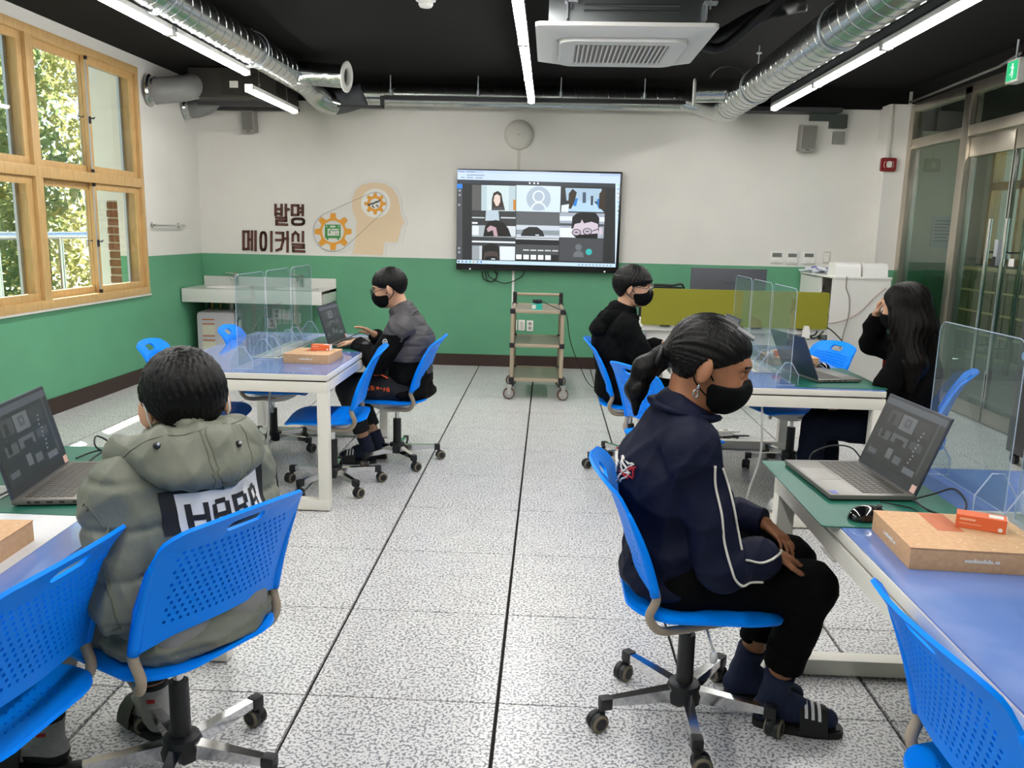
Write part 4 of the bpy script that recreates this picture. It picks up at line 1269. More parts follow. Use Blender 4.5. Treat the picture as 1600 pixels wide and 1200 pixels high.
# ---------------------------------------------------------------- chairs
BLUE = mat('chair_blue', '#0088ff', 0.4, spec=0.14)
TAN = mat('chair_tube', '#a0917e', 0.42)
SHELL = mat('seat_shell', '#c9c8c6', 0.45)
RIM = mat('caster_rim', '#6f6654', 0.5)
def sheet(outline, holes, grid, fmap, th, name, m, parent):
    """flat outline with holes -> curved solid sheet of thickness th"""
    v, f = cdt(outline, holes, grid)
    n = len(v)
    P, N = [], []
    e = 1e-3
    for (a, b) in v:
        p = Vector(fmap(a, b))
        du = Vector(fmap(a + e, b)) - Vector(fmap(a - e, b)); dv = Vector(fmap(a, b + e)) - Vector(fmap(a, b - e))
        nn = du.cross(dv).normalized()
        P.append(p); N.append(nn)
    vs = [p + nn * th / 2 for p, nn in zip(P, N)] + [p - nn * th / 2 for p, nn in zip(P, N)]
    fs = [tuple(t) for t in f] + [tuple(i + n for i in reversed(t)) for t in f]
    ed = {}
    for t in f:
        for i in range(len(t)):
            ed[(t[i], t[(i + 1) % len(t)])] = 1
    for (a, b) in ed:
        if (b, a) not in ed:
            fs.append((b, a, a + n, b + n))
    q = MB(); q.add(vs, fs)
    return q.build(name, m, parent, smooth=40)

def make_chair():
    t = thing('swivel_chair', (0, 0, 0), label='tmp', cat='chair', group='blue swivel chairs at the tables')
    # backrest: a = across (m), b = up (m) ; faces +X
    H = 0.335
    def bmap(a, b):
        s = b / H
        x = -0.175 - 0.055 * s - 0.06 * s * s + 0.045 * (a / 0.22) ** 2 * (1 - 0.45 * s) - 0.02 * max(0, s - 0.86) / 0.14
        z = 0.487 + b * 0.96
        return (x, a, z)
    out = []
    for k in range(7):      # bottom edge, gently arched with lower ears
        a = -0.2 + 0.4 * k / 6
        out.append((a, 0.028 * (1 - (abs(a) / 0.2) ** 4)))
    out += [(0.214, 0.0), (0.222, 0.03), (0.228, 0.12), (0.222, 0.22)]
    for k in range(7):
        an = k / 6 * PI / 2
        out.append((0.15 + 0.062 * math.cos(an), 0.262 + 0.062 * math.sin(an)))
    out += [(0.075, 0.333), (0.0, 0.336), (-0.075, 0.333)]
    for k in range(7):
        an = PI / 2 + k / 6 * PI / 2
        out.append((-0.15 + 0.062 * math.cos(an), 0.262 + 0.062 * math.sin(an)))
    out += [(-0.222, 0.22), (-0.228, 0.12), (-0.222, 0.03), (-0.214, 0.0)]
    holes = [rrect(0.11, 0.030, 0.014, 3, 0, 0.295)]
    for j in range(12):
        b = 0.068 + j * 0.0172
        nx = 18
        for i in range(nx):
            a = -0.158 + i * 0.0186 + (0.0093 if j % 2 else 0)
            if abs(a) > 0.165: continue
            if b > 0.262 and abs(a) < 0.075: continue
            holes.append(circ(a, b, 0.0042, 6, 0.0052))
    grid = [(a, b) for a in (-0.215, -0.2, -0.18, 0.18, 0.2, 0.215) for b in (0.06, 0.1, 0.14, 0.18, 0.22)] + [(a, b) for a in np.linspace(-0.16, 0.16, 12) for b in (0.035, 0.05)] + [(a, 0.322) for a in np.linspace(-0.13, 0.13, 9)]
    sheet(out, holes, grid, bmap, 0.009, 'backrest', BLUE, t)
    # side sleeves of the back (thick blue rims)
    for s in (-1, 1):
        q = MB(); pts = [Vector(bmap(s * 0.214, b)) + Vector((0.0, 0, 0)) for b in (0.0, 0.08, 0.16, 0.24)]
        q.tube(pts, 0.0125, 10, smooth=3, rs=[0.0145, 0.0135, 0.011, 0.006]); q.build('side_sleeve', BLUE, t, smooth=True)
    # seat
    def smap(a, b):
        # b along +X (rear -0.2 .. front 0.24)
        z = 0.424 - 0.016 * math.cos(min(1, abs(a) / 0.22) * PI / 2) * (1 - max(0, b) * 2) + 0.012 * max(0, (-b - 0.1) / 0.1) ** 2
        if b > 0.15:
            z -= 1.9 * (b - 0.15) ** 2 * 2
        z -= 0.012 * (abs(a) / 0.22) ** 6
        return (b, -a, z)
    so_ = rrect(0.43, 0.44, 0.11, 6, 0, 0.02)
    so_ = [(a * (1.0 if b > -0.1 else 0.97), b) for a, b in so_]
    sh = []
    for j in range(9):
        for i in range(13):
            a = -0.13 + i * 0.0217 + (0.01 if j % 2 else 0); b = -0.13 + j * 0.027
            if abs(a) < 0.14: sh.append(circ(a, b, 0.0045, 6))
    grid = [(a, b) for a in np.linspace(-0.19, 0.19, 11) for b in (0.11, 0.13, 0.15, 0.17, 0.19, 0.21, 0.225)] + [(s * a, b) for s in (-1, 1) for a in (0.16, 0.18, 0.2) for b in np.linspace(-0.12, 0.1, 8)]
    sheet(so_, sh, grid, smap, 0.010, 'seat', BLUE, t)
    # shell under the seat
    q = MB()
    lay = [(0.15, 0.13, 0.402), (0.155, 0.135, 0.382), (0.12, 0.105, 0.352), (0.07, 0.06, 0.329), (0.035, 0.035, 0.322)]
    n = 24
    vs = [(lx * math.cos(2 * PI * i / n) * 1.05 + 0.02, ly * math.sin(2 * PI * i / n) * 1.15, z) for lx, ly, z in lay for i in range(n)]
    fs = [(k * n + (i + 1) % n, k * n + i, (k + 1) * n + i, (k + 1) * n + (i + 1) % n) for k in range(len(lay) - 1) for i in range(n)]
    fs += [tuple(range(n)), tuple((len(lay) - 1) * n + i for i in range(n))[::-1]]
    q.add(vs, fs); q.build('seat_shell', SHELL, t, smooth=40)
    # bent tubes carrying the back
    for s in (-1, 1):
        pts = [(0.05, s * 0.13, 0.375), (-0.06, s * 0.165, 0.368), (-0.118, s * 0.195, 0.381), (-0.145, s * 0.208, 0.425), Vector(bmap(s * 0.214, 0.0)) + Vector((0.003, 0, -0.01)), Vector(bmap(s * 0.214, 0.04))]
        q = MB(); q.tube(pts, 0.0125, 12, smooth=5, rs=[0.0125] * 5 + [0.011]); q.build('frame_tube', TAN, t, smooth=True)
    q = MB(); q.tube([(0.03, -0.1, 0.36), (0.03, -0.17, 0.345), (0.04, -0.185, 0.315)], 0.004, 8, smooth=4); q.sphere((0.04, -0.187, 0.302), (0.012, 0.012, 0.02)); q.build('height_lever', SHELL, t, smooth=True)
    q = MB(); q.cyl((0, 0, 0.24), (0, 0, 0.335), 0.013, n=16); q.build('gas_piston', CHROME, t, smooth=40)
    q = MB(); q.cyl((0, 0, 0.09), (0, 0, 0.275), 0.026, 0.025, n=20); q.build('column_cover', BLACK, t, smooth=40)
    q = MB(); q.lathe([(0.03, 0.055), (0.052, 0.062), (0.056, 0.09), (0.046, 0.118), (0.028, 0.125)], 20); q.build('hub', BLACK, t, smooth=40)
    for k in range(5):
        a = 2 * PI * k / 5 + 0.93
        R = Matrix.Rotation(a, 4, 'Z')
        q = MB()
        L0, L1 = 0.045, 0.235
        vs = []
        for x, hw, z0, z1 in ((L0, 0.017, 0.066, 0.108), (L1, 0.012, 0.075, 0.098)):
            vs += [(x, -hw, z0), (x, hw, z0), (x, hw, z1), (x, -hw, z1)]
        q.add(vs, [(0, 1, 5, 4), (1, 2, 6, 5), (2, 3, 7, 6), (3, 0, 4, 7), (0, 3, 2, 1), (4, 5, 6, 7)], R)
        am = q.build('base_arm', CHROME, t)
        q = MB(); q.box((0.252, 0, 0.083), (0.036, 0.032, 0.036), bev=0.004); q.box((0.262, 0, 0.058), (0.016, 0.022, 0.05), bev=0.004)
        q.v = [tuple(R @ Vector(v)) for v in q.v]; q.build('arm_cap', BLACK, am, smooth=30)
        ca = a + 1.1 + 0.9 * math.sin(k * 2.3)
        Rc = Matrix.Translation(R @ Vector((0.262, 0, 0))) @ Matrix.Rotation(ca, 4, 'Z') @ Matrix.Translation((0.014, 0, 0.0285))
        q = MB()
        for s in (-1, 1):
            q.lathe([(0.0, 0.003), (0.026, 0.003), (0.0285, 0.007), (0.0285, 0.018), (0.022, 0.0225)], 20, Rc @ Matrix.Rotation(s * PI / 2, 4, 'X'))
        q.cyl(Rc @ Vector((0, -0.01, 0)), Rc @ Vector((0, 0.01, 0)), 0.024, n=18)
        cs = q.build('caster', BLACK, t, smooth=40)
        for s in (-1, 1):
            q = MB(); q.lathe([(0.0225, 0.0222), (0.0275, 0.0185), (0.0275, 0.0200), (0.0225, 0.0240), (0.0185, 0.0236), (0.0185, 0.022)], 20, Rc @ Matrix.Rotation(s * PI / 2, 4, 'X')); q.build('wheel_rim', RIM, cs, smooth=40)
    return t
CH = make_chair()
used = [False]
def chair(x, y, deg, lab, base=None):
    if not used[0]:
        used[0] = True; CH.location = (x, y, 0); CH.rotation_euler = (0, 0, math.radians(deg)); CH['label'] = lab; return CH
    return dup(CH, (x, y, 0), math.radians(deg), lab)
chair(1.165, -0.03, 0, 'blue swivel chair under the navy jacket girl')
chair(-0.212, -0.405, 153, 'blue swivel chair under the khaki jacket boy')
chair(-0.485, -0.80, 174, 'empty blue swivel chair beside the kraft box and white paper')
chair(-0.46, 2.10, 187, 'empty blue swivel chair next to the glasses boy at the sink side table')
chair(-0.20, 2.66, 178, 'blue swivel chair under the boy in grey and black jacket')
chair(-1.20, 2.12, 8, 'empty blue swivel chair on the window side, nearer the khaki jacket boy')
chair(-1.05, 2.85, 5, 'empty blue swivel chair on the window side, nearer the water heater')
chair(1.26, 2.72, -2, 'blue swivel chair under the black hoodie boy')
chair(1.38, 1.86, 28, 'empty blue swivel chair between the black hoodie boy and the navy jacket girl')
chair(2.27, 2.76, 196, 'empty blue swivel chair across the table from the black hoodie boy')
chair(2.60, 1.95, 152, 'blue swivel chair under the long haired girl')
chair(1.655, -0.95, 3, 'empty blue swivel chair tucked at the table with the big kraft box')

# ---------------------------------------------------------------- sink counter
SK = mat('sink_white', '#d6d5d0', 0.25)
sy0 = YB - 0.005
sk = thing('sink_counter', (-2.27, YB, 0), label='white wall-mounted sink counter with two basins under the lettering', cat='sink')
zt = 0.80
xa, xb = -0.715, 0.72
DEP = 0.58
# top with two oval basins
hol = [circ(-0.34, -0.28, 0.235, 28, 0.18), circ(0.36, -0.28, 0.235, 28, 0.18)]
q = MB(); q.prism([(xa, -DEP), (xb, -DEP), (xb, -0.004), (xa, -0.004)], zt - 0.03, zt, None, holes=hol); q.build('counter_top', SK, sk)
q = MB(); q.bx(xa, xb, -DEP - 0.004, -DEP + 0.016, zt - 0.135, zt, 0.004); q.build('front_apron', SK, sk, smooth=30)
for x_ in (xa, xb - 0.018):
    q = MB(); q.bx(x_, x_ + 0.018, -DEP, -0.004, zt - 0.135, zt + 0.002, 0.004); q.build('end_apron', SK, sk, smooth=30)
q = MB(); q.bx(xa, xb, -0.02, -0.002, zt - 0.05, zt + 0.10, 0.004); q.build('backsplash', SK, sk, smooth=30)
for cx in (-0.34, 0.36):
    q = MB(); n = 28
    prof = [(1.03, 0.004), (1.0, -0.004), (0.93, -0.06), (0.75, -0.12), (0.3, -0.14), (0.0, -0.142)]
    vs, fs = [], []
    for r, z in prof:
        for i in range(n):
            vs.append((cx + 0.235 * r * math.cos(2 * PI * i / n), -0.28 + 0.18 * r * math.sin(2 * PI * i / n), zt + z))
    for k in range(len(prof) - 1):
        for i in range(n):
            fs.append((k * n + i, k * n + (i + 1) % n, (k + 1) * n + (i + 1) % n, (k + 1) * n + i))
    q.add(vs, fs); q.build('basin', SK, sk, smooth=True)
    q = MB(); q.cyl((cx, -0.055, zt), (cx, -0.055, zt + 0.1), 0.02, n=16); q.tube([(cx, -0.055, zt + 0.09), (cx, -0.13, zt + 0.12), (cx, -0.19, zt + 0.1), (cx, -0.2, zt + 0.07)], 0.011, 10, smooth=5)
    q.sphere((cx, -0.055, zt + 0.11), 0.024); q.build('faucet', CHROME, sk, smooth=40)
    q = MB(); q.box((cx - 0.05, -0.055, zt + 0.135), (0.14, 0.03, 0.014), rot=(0, 0.05, 0), bev=0.005); q.build('faucet_lever', CHROME, sk, smooth=30)
    q = MB(); q.tube([(cx, -0.24, zt - 0.14), (cx, -0.24, 0.45), (cx + 0.02, -0.2, 0.36), (cx + 0.02, -0.12, 0.36), (cx + 0.02, -0.01, 0.36)], 0.02, 10, smooth=4); q.build('drain_pipe', mat('pipe_grey', '#a8a39a', 0.5), sk, smooth=True)
q = MB()
for k, pts in enumerate(([(-0.3, -0.06, 0.66), (-0.1, -0.04, 0.56), (0.05, -0.03, 0.6), (0.2, -0.02, 0.55)], [(-0.5, -0.1, 0.64), (-0.3, -0.05, 0.55), (0.0, -0.04, 0.58), (0.3, -0.03, 0.66)], [(-0.2, -0.1, 0.3), (-0.05, -0.06, 0.5), (0.1, -0.1, 0.3), (0.05, -0.05, 0.15)])):
    q.tube(pts, 0.006, 6, smooth=5)
q.build('supply_hose', mat('hose_grey', '#8f9692', 0.4, 0.4), sk, smooth=True)
x_, z_ = xa + 0.02, 0
for x_ in (xa + 0.05, xb - 0.05):
    q = MB(); q.bx(x_ - 0.015, x_ + 0.015, -0.38, -0.005, zt - 0.16, zt - 0.135); q.bx(x_ - 0.015, x_ + 0.015, -0.03, -0.002, zt - 0.4, zt - 0.135); q.build('bracket', DKGREY, sk)

# water heater under the sink
wh = thing('water_heater', (-2.73, 6.2, 0), 0.12, label='grey box water heater with orange warning stripes under the sink', cat='water heater')
WHM = mat('heater_grey', '#b9b6bb', 0.4)
q = MB(); q.bx(-0.2, 0.2, -0.19, 0.19, 0.015, 0.56, 0.055); q.build('tank_body', WHM, wh, smooth=40)
q = MB(); q.bx(-0.16, 0.16, -0.16, 0.16, 0.0, 0.03); q.build('base', DKGREY, wh)
for z in (0.47, 0.425, 0.30, 0.255, 0.13):
    q = MB(); q.bx(-0.135, -0.01, -0.1925, -0.19, z, z + 0.012); q.build('warning_stripe', mat('stripe_orange', '#b86428', 0.5), wh)
for z in (0.325, 0.155):
    q = MB(); q.bx(-0.135, -0.01, -0.1915, -0.19, z, z + 0.09); q.build('label_sticker', mat('label_cream', '#c9c6b0', 0.6), wh)
q = MB(); q.lathe([(0.075, 0), (0.075, 0.012), (0.06, 0.014)], 24, Matrix.Translation((0.2, -0.06, 0.42)) @ Matrix.Rotation(PI / 2, 4, 'Y')); q.build('control_dial', mat('dial_dark', '#2a2a30', 0.4), wh, smooth=40)
q = MB(); q.lathe([(0.045, 0.0), (0.045, 0.022), (0.02, 0.03), (0, 0.03)], 20, Matrix.Translation((0.2, -0.06, 0.42)) @ Matrix.Rotation(PI / 2, 4, 'Y')); q.build('knob', WHITE, wh, smooth=40)
q = MB(); q.cyl((-0.08, 0, 0.55), (-0.08, 0.0, 0.665), 0.011, n=10); q.cyl((0.01, 0, 0.55), (0.01, 0, 0.665), 0.011, n=10); q.build('pipe_connector', mat('brass', '#a98a4c', 0.35, 0.8), wh, smooth=True)

# ---------------------------------------------------------------- beige utility trolley
TB = mat('trolley_beige', '#a99a84', 0.45)
TSH = mat('trolley_shelf', '#8d8878', 0.35)
tr = thing('utility_trolley', (0.635, 5.05, 0), 0.015, label='beige three shelf trolley on casters below the wall screen', cat='trolley')
hx, hy = 0.215, 0.33
zs = (0.175, 0.475, 0.77)
for sx in (-1, 1):
    for sy in (-1, 1):
        top_ = 0.77 if sy < 0 else 0.80
        q = MB(); q.cyl((sx * hx, sy * hy, 0.14), (sx * hx, sy * hy, top_), 0.017, n=14); q.build('post', TB, tr, smooth=40)
        q = MB()
        for z in zs: q.box((sx * hx, sy * hy, z), (0.046, 0.046, 0.042), bev=0.006)
        q.cyl((sx * hx, sy * hy, 0.115), (sx * hx, sy * hy, 0.185), 0.021, 0.019, n=14)
        q.build('corner_joint', BLACK, tr, smooth=30)
        Rc = Matrix.Translation((sx * hx + 0.02 * sx, sy * hy - 0.01, 0.052)) @ Matrix.Rotation((0.25 if sx > 0 else 0.1), 4, 'Z')
        q = MB(); q.lathe([(0.0, -0.014), (0.04, -0.014), (0.05, -0.012), (0.052, 0), (0.05, 0.012), (0.04, 0.014), (0, 0.014)], 24, Rc @ Matrix.Rotation(PI / 2, 4, 'X'))
        cs = q.build('caster', mat('caster_brown', '#5c4236', 0.5), tr, smooth=40)
        q = MB()
        for s in (-1, 1): q.lathe([(0.0, 0.017), (0.038, 0.017), (0.04, 0.013)], 22, Rc @ Matrix.Rotation(s * PI / 2, 4, 'X'))
        q.build('wheel_disc', mat('wheel_grey', '#a3a3a0', 0.5), cs, smooth=40)
        q = MB()
        for s in (-1, 1):
            q.add([(Rc @ Vector((x, s * 0.02, z))) for x, z in ((-0.02, 0.075), (0.02, 0.075), (0.012, -0.01), (-0.012, -0.01))], [(0, 1, 2, 3)])
        q.box(Rc @ Vector((0, 0, 0.075)), (0.05, 0.05, 0.01)); q.build('caster_fork', mat('zinc', '#c9c9c4', 0.3, 0.9), cs)
for z in zs:
    q = MB(); q.bx(-hx + 0.01, hx - 0.01, -hy + 0.01, hy - 0.01, z - 0.006, z + 0.002); sh_ = q.build('shelf', TSH, tr)
    q = MB()
    for s in (-1, 1):
        q.bx(-hx + 0.02, hx - 0.02, s * hy - 0.014, s * hy + 0.014, z - 0.016, z + 0.012, 0.004); q.bx(s * hx - 0.014, s * hx + 0.014, -hy + 0.02, hy - 0.02, z - 0.016, z + 0.012, 0.004)
    q.build('shelf_rim', TB, sh_, smooth=30)
for sx in (-1, 1):
    q = MB(); q.cyl((sx * hx, hy, 0.785), (sx * hx, hy, 0.86), 0.018, n=12); q.box((sx * hx, hy, 0.868), (0.036, 0.036, 0.04), bev=0.006); q.build('handle_joint', BLACK, tr, smooth=30)
q = MB(); q.cyl((-hx, hy, 0.868), (hx, hy, 0.868), 0.014, n=14); q.build('push_handle', TB, tr, smooth=40)
wb = U(836, 485, z=0.81)
bxo = thing('webcam_box', (0.635 - 0.005, 4.84, 0.773), 0.03, label='small teal and white box on the top trolley shelf', cat='box')
q = MB(); q.bx(-0.045, 0.045, -0.03, 0.03, 0, 0.055, 0.002); q.build('carton', mat('teal_box', '#2bb5a4', 0.5), bxo)
q = MB(); q.bx(-0.044, -0.01, -0.0312, -0.0305, 0.012, 0.045); q.build('label_print', WHITE, bxo)
wc = thing('webcam', (0.632, 4.84, 0.828), 0.05, label='black webcam sitting on the teal box', cat='webcam')
q = MB(); q.bx(-0.042, 0.042, -0.018, 0.012, 0.004, 0.036, 0.008); q.build('camera_body', BLACK, wc, smooth=30)
q = MB(); q.bx(-0.02, 0.02, -0.02, 0.03, 0.0, 0.006); q.build('clip', BLACK, wc)
q = MB(); q.cyl((0, -0.021, 0.02), (0, -0.017, 0.02), 0.009, n=14); q.build('lens', mat('lens', '#26304a', 0.1), wc)
cbl = thing('webcam_cable', (0.68, 4.85, 0.845), label='thin black cable running from the webcam down the wall to the floor', cat='cable')
q = MB(); q.tube([(0, 0, 0), (0.06, 0.02, -0.03), (0.14, 0.05, -0.065), (0.19, 0.05, -0.07), (0.22, 0.1, -0.16), (0.26, 0.2, -0.38), (0.36, 0.3, -0.62), (0.46, 0.4, -0.8), (0.6, 0.4, -0.838), (0.9, 0.3, -0.84)], 0.004, 6, smooth=6); q.build('cord', CABLE, cbl, smooth=True)

# ---------------------------------------------------------------- staff desk with olive screen, monitor, white cabinet
YD = 4.62
dk = thing('staff_desk', (2.32, YD, 0), label='white staff desk behind the olive fabric screen', cat='desk')
pa, pb = U(1003, 449, y=YD), U(1288, 513, y=YD)
q = MB(); q.bx(-0.80, 0.74, 0.0, 0.70, 0.665, 0.69, 0.003); q.build('desk_top', WHITE, dk, smooth=30)
q = MB(); q.bx(-0.80, 0.74, -0.03, 0.0, 0.65, 0.695, 0.003); q.build('edge_rail', WHITE, dk, smooth=30)
q = MB(); q.bx(-0.78, 0.5, 0.03, 0.05, 0.2, 0.64); q.build('modesty_panel', WHITE, dk)
q = MB(); q.bx(0.50, 0.70, 0.02, 0.5, 0.06, 0.6, 0.004); pd = q.build('pedestal', WHITE, dk, smooth=30)
q = MB(); q.cyl((0.56, 0.02, 0.55), (0.56, 0.013, 0.55), 0.014, n=12); q.build('lock', DKGREY, pd)
for x_ in (-0.77, 0.72):
    q = MB(); q.bx(x_ - 0.015, x_ + 0.015, 0.0, 0.66, 0.0, 0.05); q.bx(x_ - 0.015, x_ + 0.015, 0.0, 0.04, 0.0, 0.66); q.build('leg', ALU, dk)
cxp = (pa.x + pb.x) / 2; wpn = pb.x - pa.x; hp = pa.z - pb.z
OLV = mat('olive_fabric', '#8a8723', 0.85, noise=0.06, nscale=300, bump=0.15, bscale=500)
ds = thing('desk_screen', (cxp, YD - 0.05, 0.70), label='olive green fabric desk screen', cat='desk screen')
q = MB(); q.prism(rrect(wpn, hp, 0.02, 4, 0, hp / 2), -0.016, 0.016, Matrix.Rotation(PI / 2, 4, 'X')); q.build('fabric_panel', OLV, ds, smooth=40)
for k in range(4):
    q = MB(); q.box((-wpn / 2 + 0.2 + k * (wpn - 0.4) / 3, 0.0, -0.004), (0.08, 0.03, 0.014)); q.build('clamp', BLACK, ds)
mo = U(1138, 440, y=YD + 0.42)
mn = thing('monitor', (mo.x, YD + 0.42, 0.69), label='dark grey back of a monitor above the olive screen', cat='monitor')
mt_, mb_ = U(1080, 418, y=YD + 0.42), U(1196, 450, y=YD + 0.42)
hw = (mb_.x - mt_.x) / 2
q = MB(); q.bx(-hw, hw, -0.012, 0.02, mt_.z - 0.69 - 0.36, mt_.z - 0.69, 0.006); q.build('back_cover', mat('monitor_grey', '#4c4e56', 0.45), mn, smooth=30)
o = link('brand_lettering', text_mesh('SAMSUNG', 0.02), mat('monitor_mark', '#2c2e34', 0.4), mn); o.location = (0, -0.0125, mt_.z - 0.69 - 0.13); o.rotation_euler = (PI / 2, 0, 0)
q = MB(); q.bx(-0.03, 0.03, -0.03, -0.01, 0.0, 0.2); q.bx(-0.1, 0.1, -0.09, 0.06, 0.0, 0.01); q.build('stand', DKGREY, mn)
ko = U(1048, 446, y=YD + 0.35)
kb = thing('desk_chair', (ko.x, 5.6, 0), label='black office chair behind the olive screen, only its top rim in view', cat='chair')
kz = U(1048, 446, y=5.6).z
q = MB(); q.tube([(-0.22, 0.02, kz - 0.02), (-0.1, 0, kz), (0.1, 0, kz), (0.22, 0.02, kz - 0.02), (0.2, 0.0, kz - 0.4), (-0.2, 0, kz - 0.4)], 0.012, 8, close=True, smooth=5); q.build('back_rim', BLACK, kb, smooth=True)
q = MB(); q.bx(-0.2, 0.2, -0.004, 0.004, kz - 0.4, kz - 0.012); q.build('back_mesh', mat('mesh_black', '#1a1a1c', 0.8), kb)
q = MB(); q.bx(-0.23, 0.23, -0.44, 0.0, 0.42, 0.48, 0.03); q.build('seat', BLACK, kb, smooth=40)
q = MB(); q.cyl((0, -0.2, 0.06), (0, -0.2, 0.43), 0.03, n=14); q.build('column', BLACK, kb, smooth=40)
q = MB()
for k in range(5):
    a = 2 * PI * k / 5
    q.tube([(0, -0.2, 0.09), (0.28 * math.cos(a), -0.2 + 0.28 * math.sin(a), 0.06)], 0.016, 8); q.sphere((0.28 * math.cos(a), -0.2 + 0.28 * math.sin(a), 0.03), 0.03)
q.build('base', BLACK, kb, smooth=True)
ad = U(1257, 512, y=YD - 0.04)
pw = thing('power_adapter', (ad.x, YD - 0.075, 0.628), label='white plug adapter hanging on the desk edge under the olive screen', cat='adapter')
q = MB(); q.prism([(-0.028, 0), (0.028, 0), (0.024, 0.07), (0.014, 0.10), (-0.014, 0.10), (-0.024, 0.07)], -0.04, -0.004, Matrix.Rotation(PI / 2, 4, 'X') @ Matrix.Translation((0, 0, 0.04))); q.build('body', WHITE, pw, smooth=30)
q = MB(); q.tube([(0.02, -0.02, 0.02), (0.06, -0.02, 0.0), (0.1, -0.03, 0.02), (0.14, -0.02, 0.06)], 0.007, 8, smooth=5); q.tube([(0.03, -0.02, 0.015), (0.07, -0.03, 0.03), (0.09, -0.02, 0.06)], 0.007, 8, smooth=5); q.tube([(0.1, -0.02, 0.02), (0.2, -0.04, -0.03), (0.3, -0.03, -0.03), (0.22, 0.0, 0.06), (0.15, 0.02, 0.1)], 0.005, 8, smooth=5); q.build('cord', CABLE, pw, smooth=True)

cb_ = thing('white_cabinet', (3.34, 5.42, 0), label='tall white cabinet open on its desk side, beside the glass wall', cat='cabinet')
CWD, CDP, CHT = 0.53, 0.98, 1.10
q = MB(); q.bx(0, CWD, 0, 0.018, 0, CHT - 0.02, 0.002); q.build('side_panel', WHITE, cb_)
q = MB(); q.bx(0, CWD, CDP - 0.018, CDP, 0, CHT - 0.02, 0.002); q.build('side_panel', WHITE, cb_)
q = MB(); q.bx(-0.01, CWD + 0.005, -0.008, CDP, CHT - 0.02, CHT, 0.002); q.build('top_panel', WHITE, cb_)
q = MB(); q.bx(CWD - 0.01, CWD, 0.018, CDP - 0.018, 0.0, CHT - 0.02); q.build('back_panel', OFFW, cb_)
for z in (0.05, 0.4, 0.74):
    q = MB(); q.bx(0.01, CWD - 0.01, 0.018, CDP - 0.018, z, z + 0.018); q.build('shelf', WHITE, cb_)
q = MB(); q.bx(0.0, 0.016, 0.33, CDP - 0.02, 0.05, CHT - 0.03, 0.002); dd = q.build('door', WHITE, cb_)
q = MB(); q.bx(0.016, 0.03, 0.3, 0.33, 0.95, 0.99); q.build('catch', BLACK, cb_)
DEVW = mat('device_white', '#e8e7e4', 0.35)
for k, (px, lab) in enumerate(((1322, 'white rounded box device on the cabinet, nearer the wall controllers'), (1364, 'white rounded box device on the cabinet, nearer the glass wall'))):
    c_ = U(px, 428, y=5.5)
    dv = thing('desktop_device', (c_.x, 5.5, CHT), label=lab, cat='device')
    wd = 0.105
    prof = [(-0.06, 0.0), (0.16, 0.0), (0.16, 0.12), (0.0, 0.12), (-0.03, 0.112), (-0.05, 0.085)]
    q = MB(); q.prism(prof, -wd + 0.0, wd, Matrix(((0, 0, 1, 0), (1, 0, 0, 0), (0, 1, 0, 0), (0, 0, 0, 1)))); q.build('body', DEVW, dv, smooth=40)
    for e0 in (wd, -wd - 0.008):
        q = MB(); q.prism([(a * 1.04, b * 1.03) for a, b in prof], e0, e0 + 0.008, Matrix(((0, 0, 1, 0), (1, 0, 0, 0), (0, 1, 0, 0), (0, 0, 0, 1)))); q.build('end_cap', WHITE, dv, smooth=40)
rndp = random.Random(3)
PAP = mat('paper_pack', '#d9dce6', 0.5); PAPB = mat('paper_blue', '#7b7fb5', 0.5)
PKL = ['white and blue packet on the cabinet, right against the screen wall', 'white and blue packet on the cabinet, second from the screen wall', 'white and blue packet on the cabinet, third from the screen wall', 'white and blue packet on the cabinet, fourth from the screen wall', 'white and blue packet on the cabinet, second from the white devices', 'white and blue packet on the cabinet, next to the white devices']
for k in range(6):
    pk = thing('paper_packet', (3.36 + 0.04 * (k % 2), 6.3 - 0.1 * k, CHT + 0.001 + 0.013 * (k % 3)), rndp.uniform(-0.5, 0.5), label=PKL[k], cat='packet', group='packets on the cabinet')
    q = MB(); q.box((0, 0, 0.02), (0.14, 0.09, 0.012), rot=(rndp.uniform(-0.3, 0.3), rndp.uniform(-0.25, 0.25), 0)); q.build('sleeve', PAP, pk)
    q = MB(); q.box((0.02, 0, 0.028), (0.05, 0.085, 0.012), rot=(0.1, 0.1, 0)); q.build('printed_band', PAPB, pk)
cc = thing('cabinet_cable', (3.55, 5.40, 1.08), label='thin grey cables looping across the side of the white cabinet', cat='cable')
def cl_(px, py):
    v = U(px, py, y=5.405); return (v.x - 3.55, 0.0, v.z - 1.08)
q = MB(); q.tube([cl_(*p) for p in ((1323, 432), (1322, 450), (1327, 465), (1326, 490), (1318, 520), (1312, 545))], 0.005, 6, smooth=6); q.build('cord', mat('cable_grey', '#8c8580', 0.5), cc, smooth=True)
q = MB(); q.tube([cl_(*p) for p in ((1384, 450), (1365, 466), (1345, 486), (1325, 498), (1305, 504), (1292, 505))], 0.005, 6, smooth=6); q.build('cord', mat('cable_pink', '#a8938a', 0.5), cc, smooth=True)

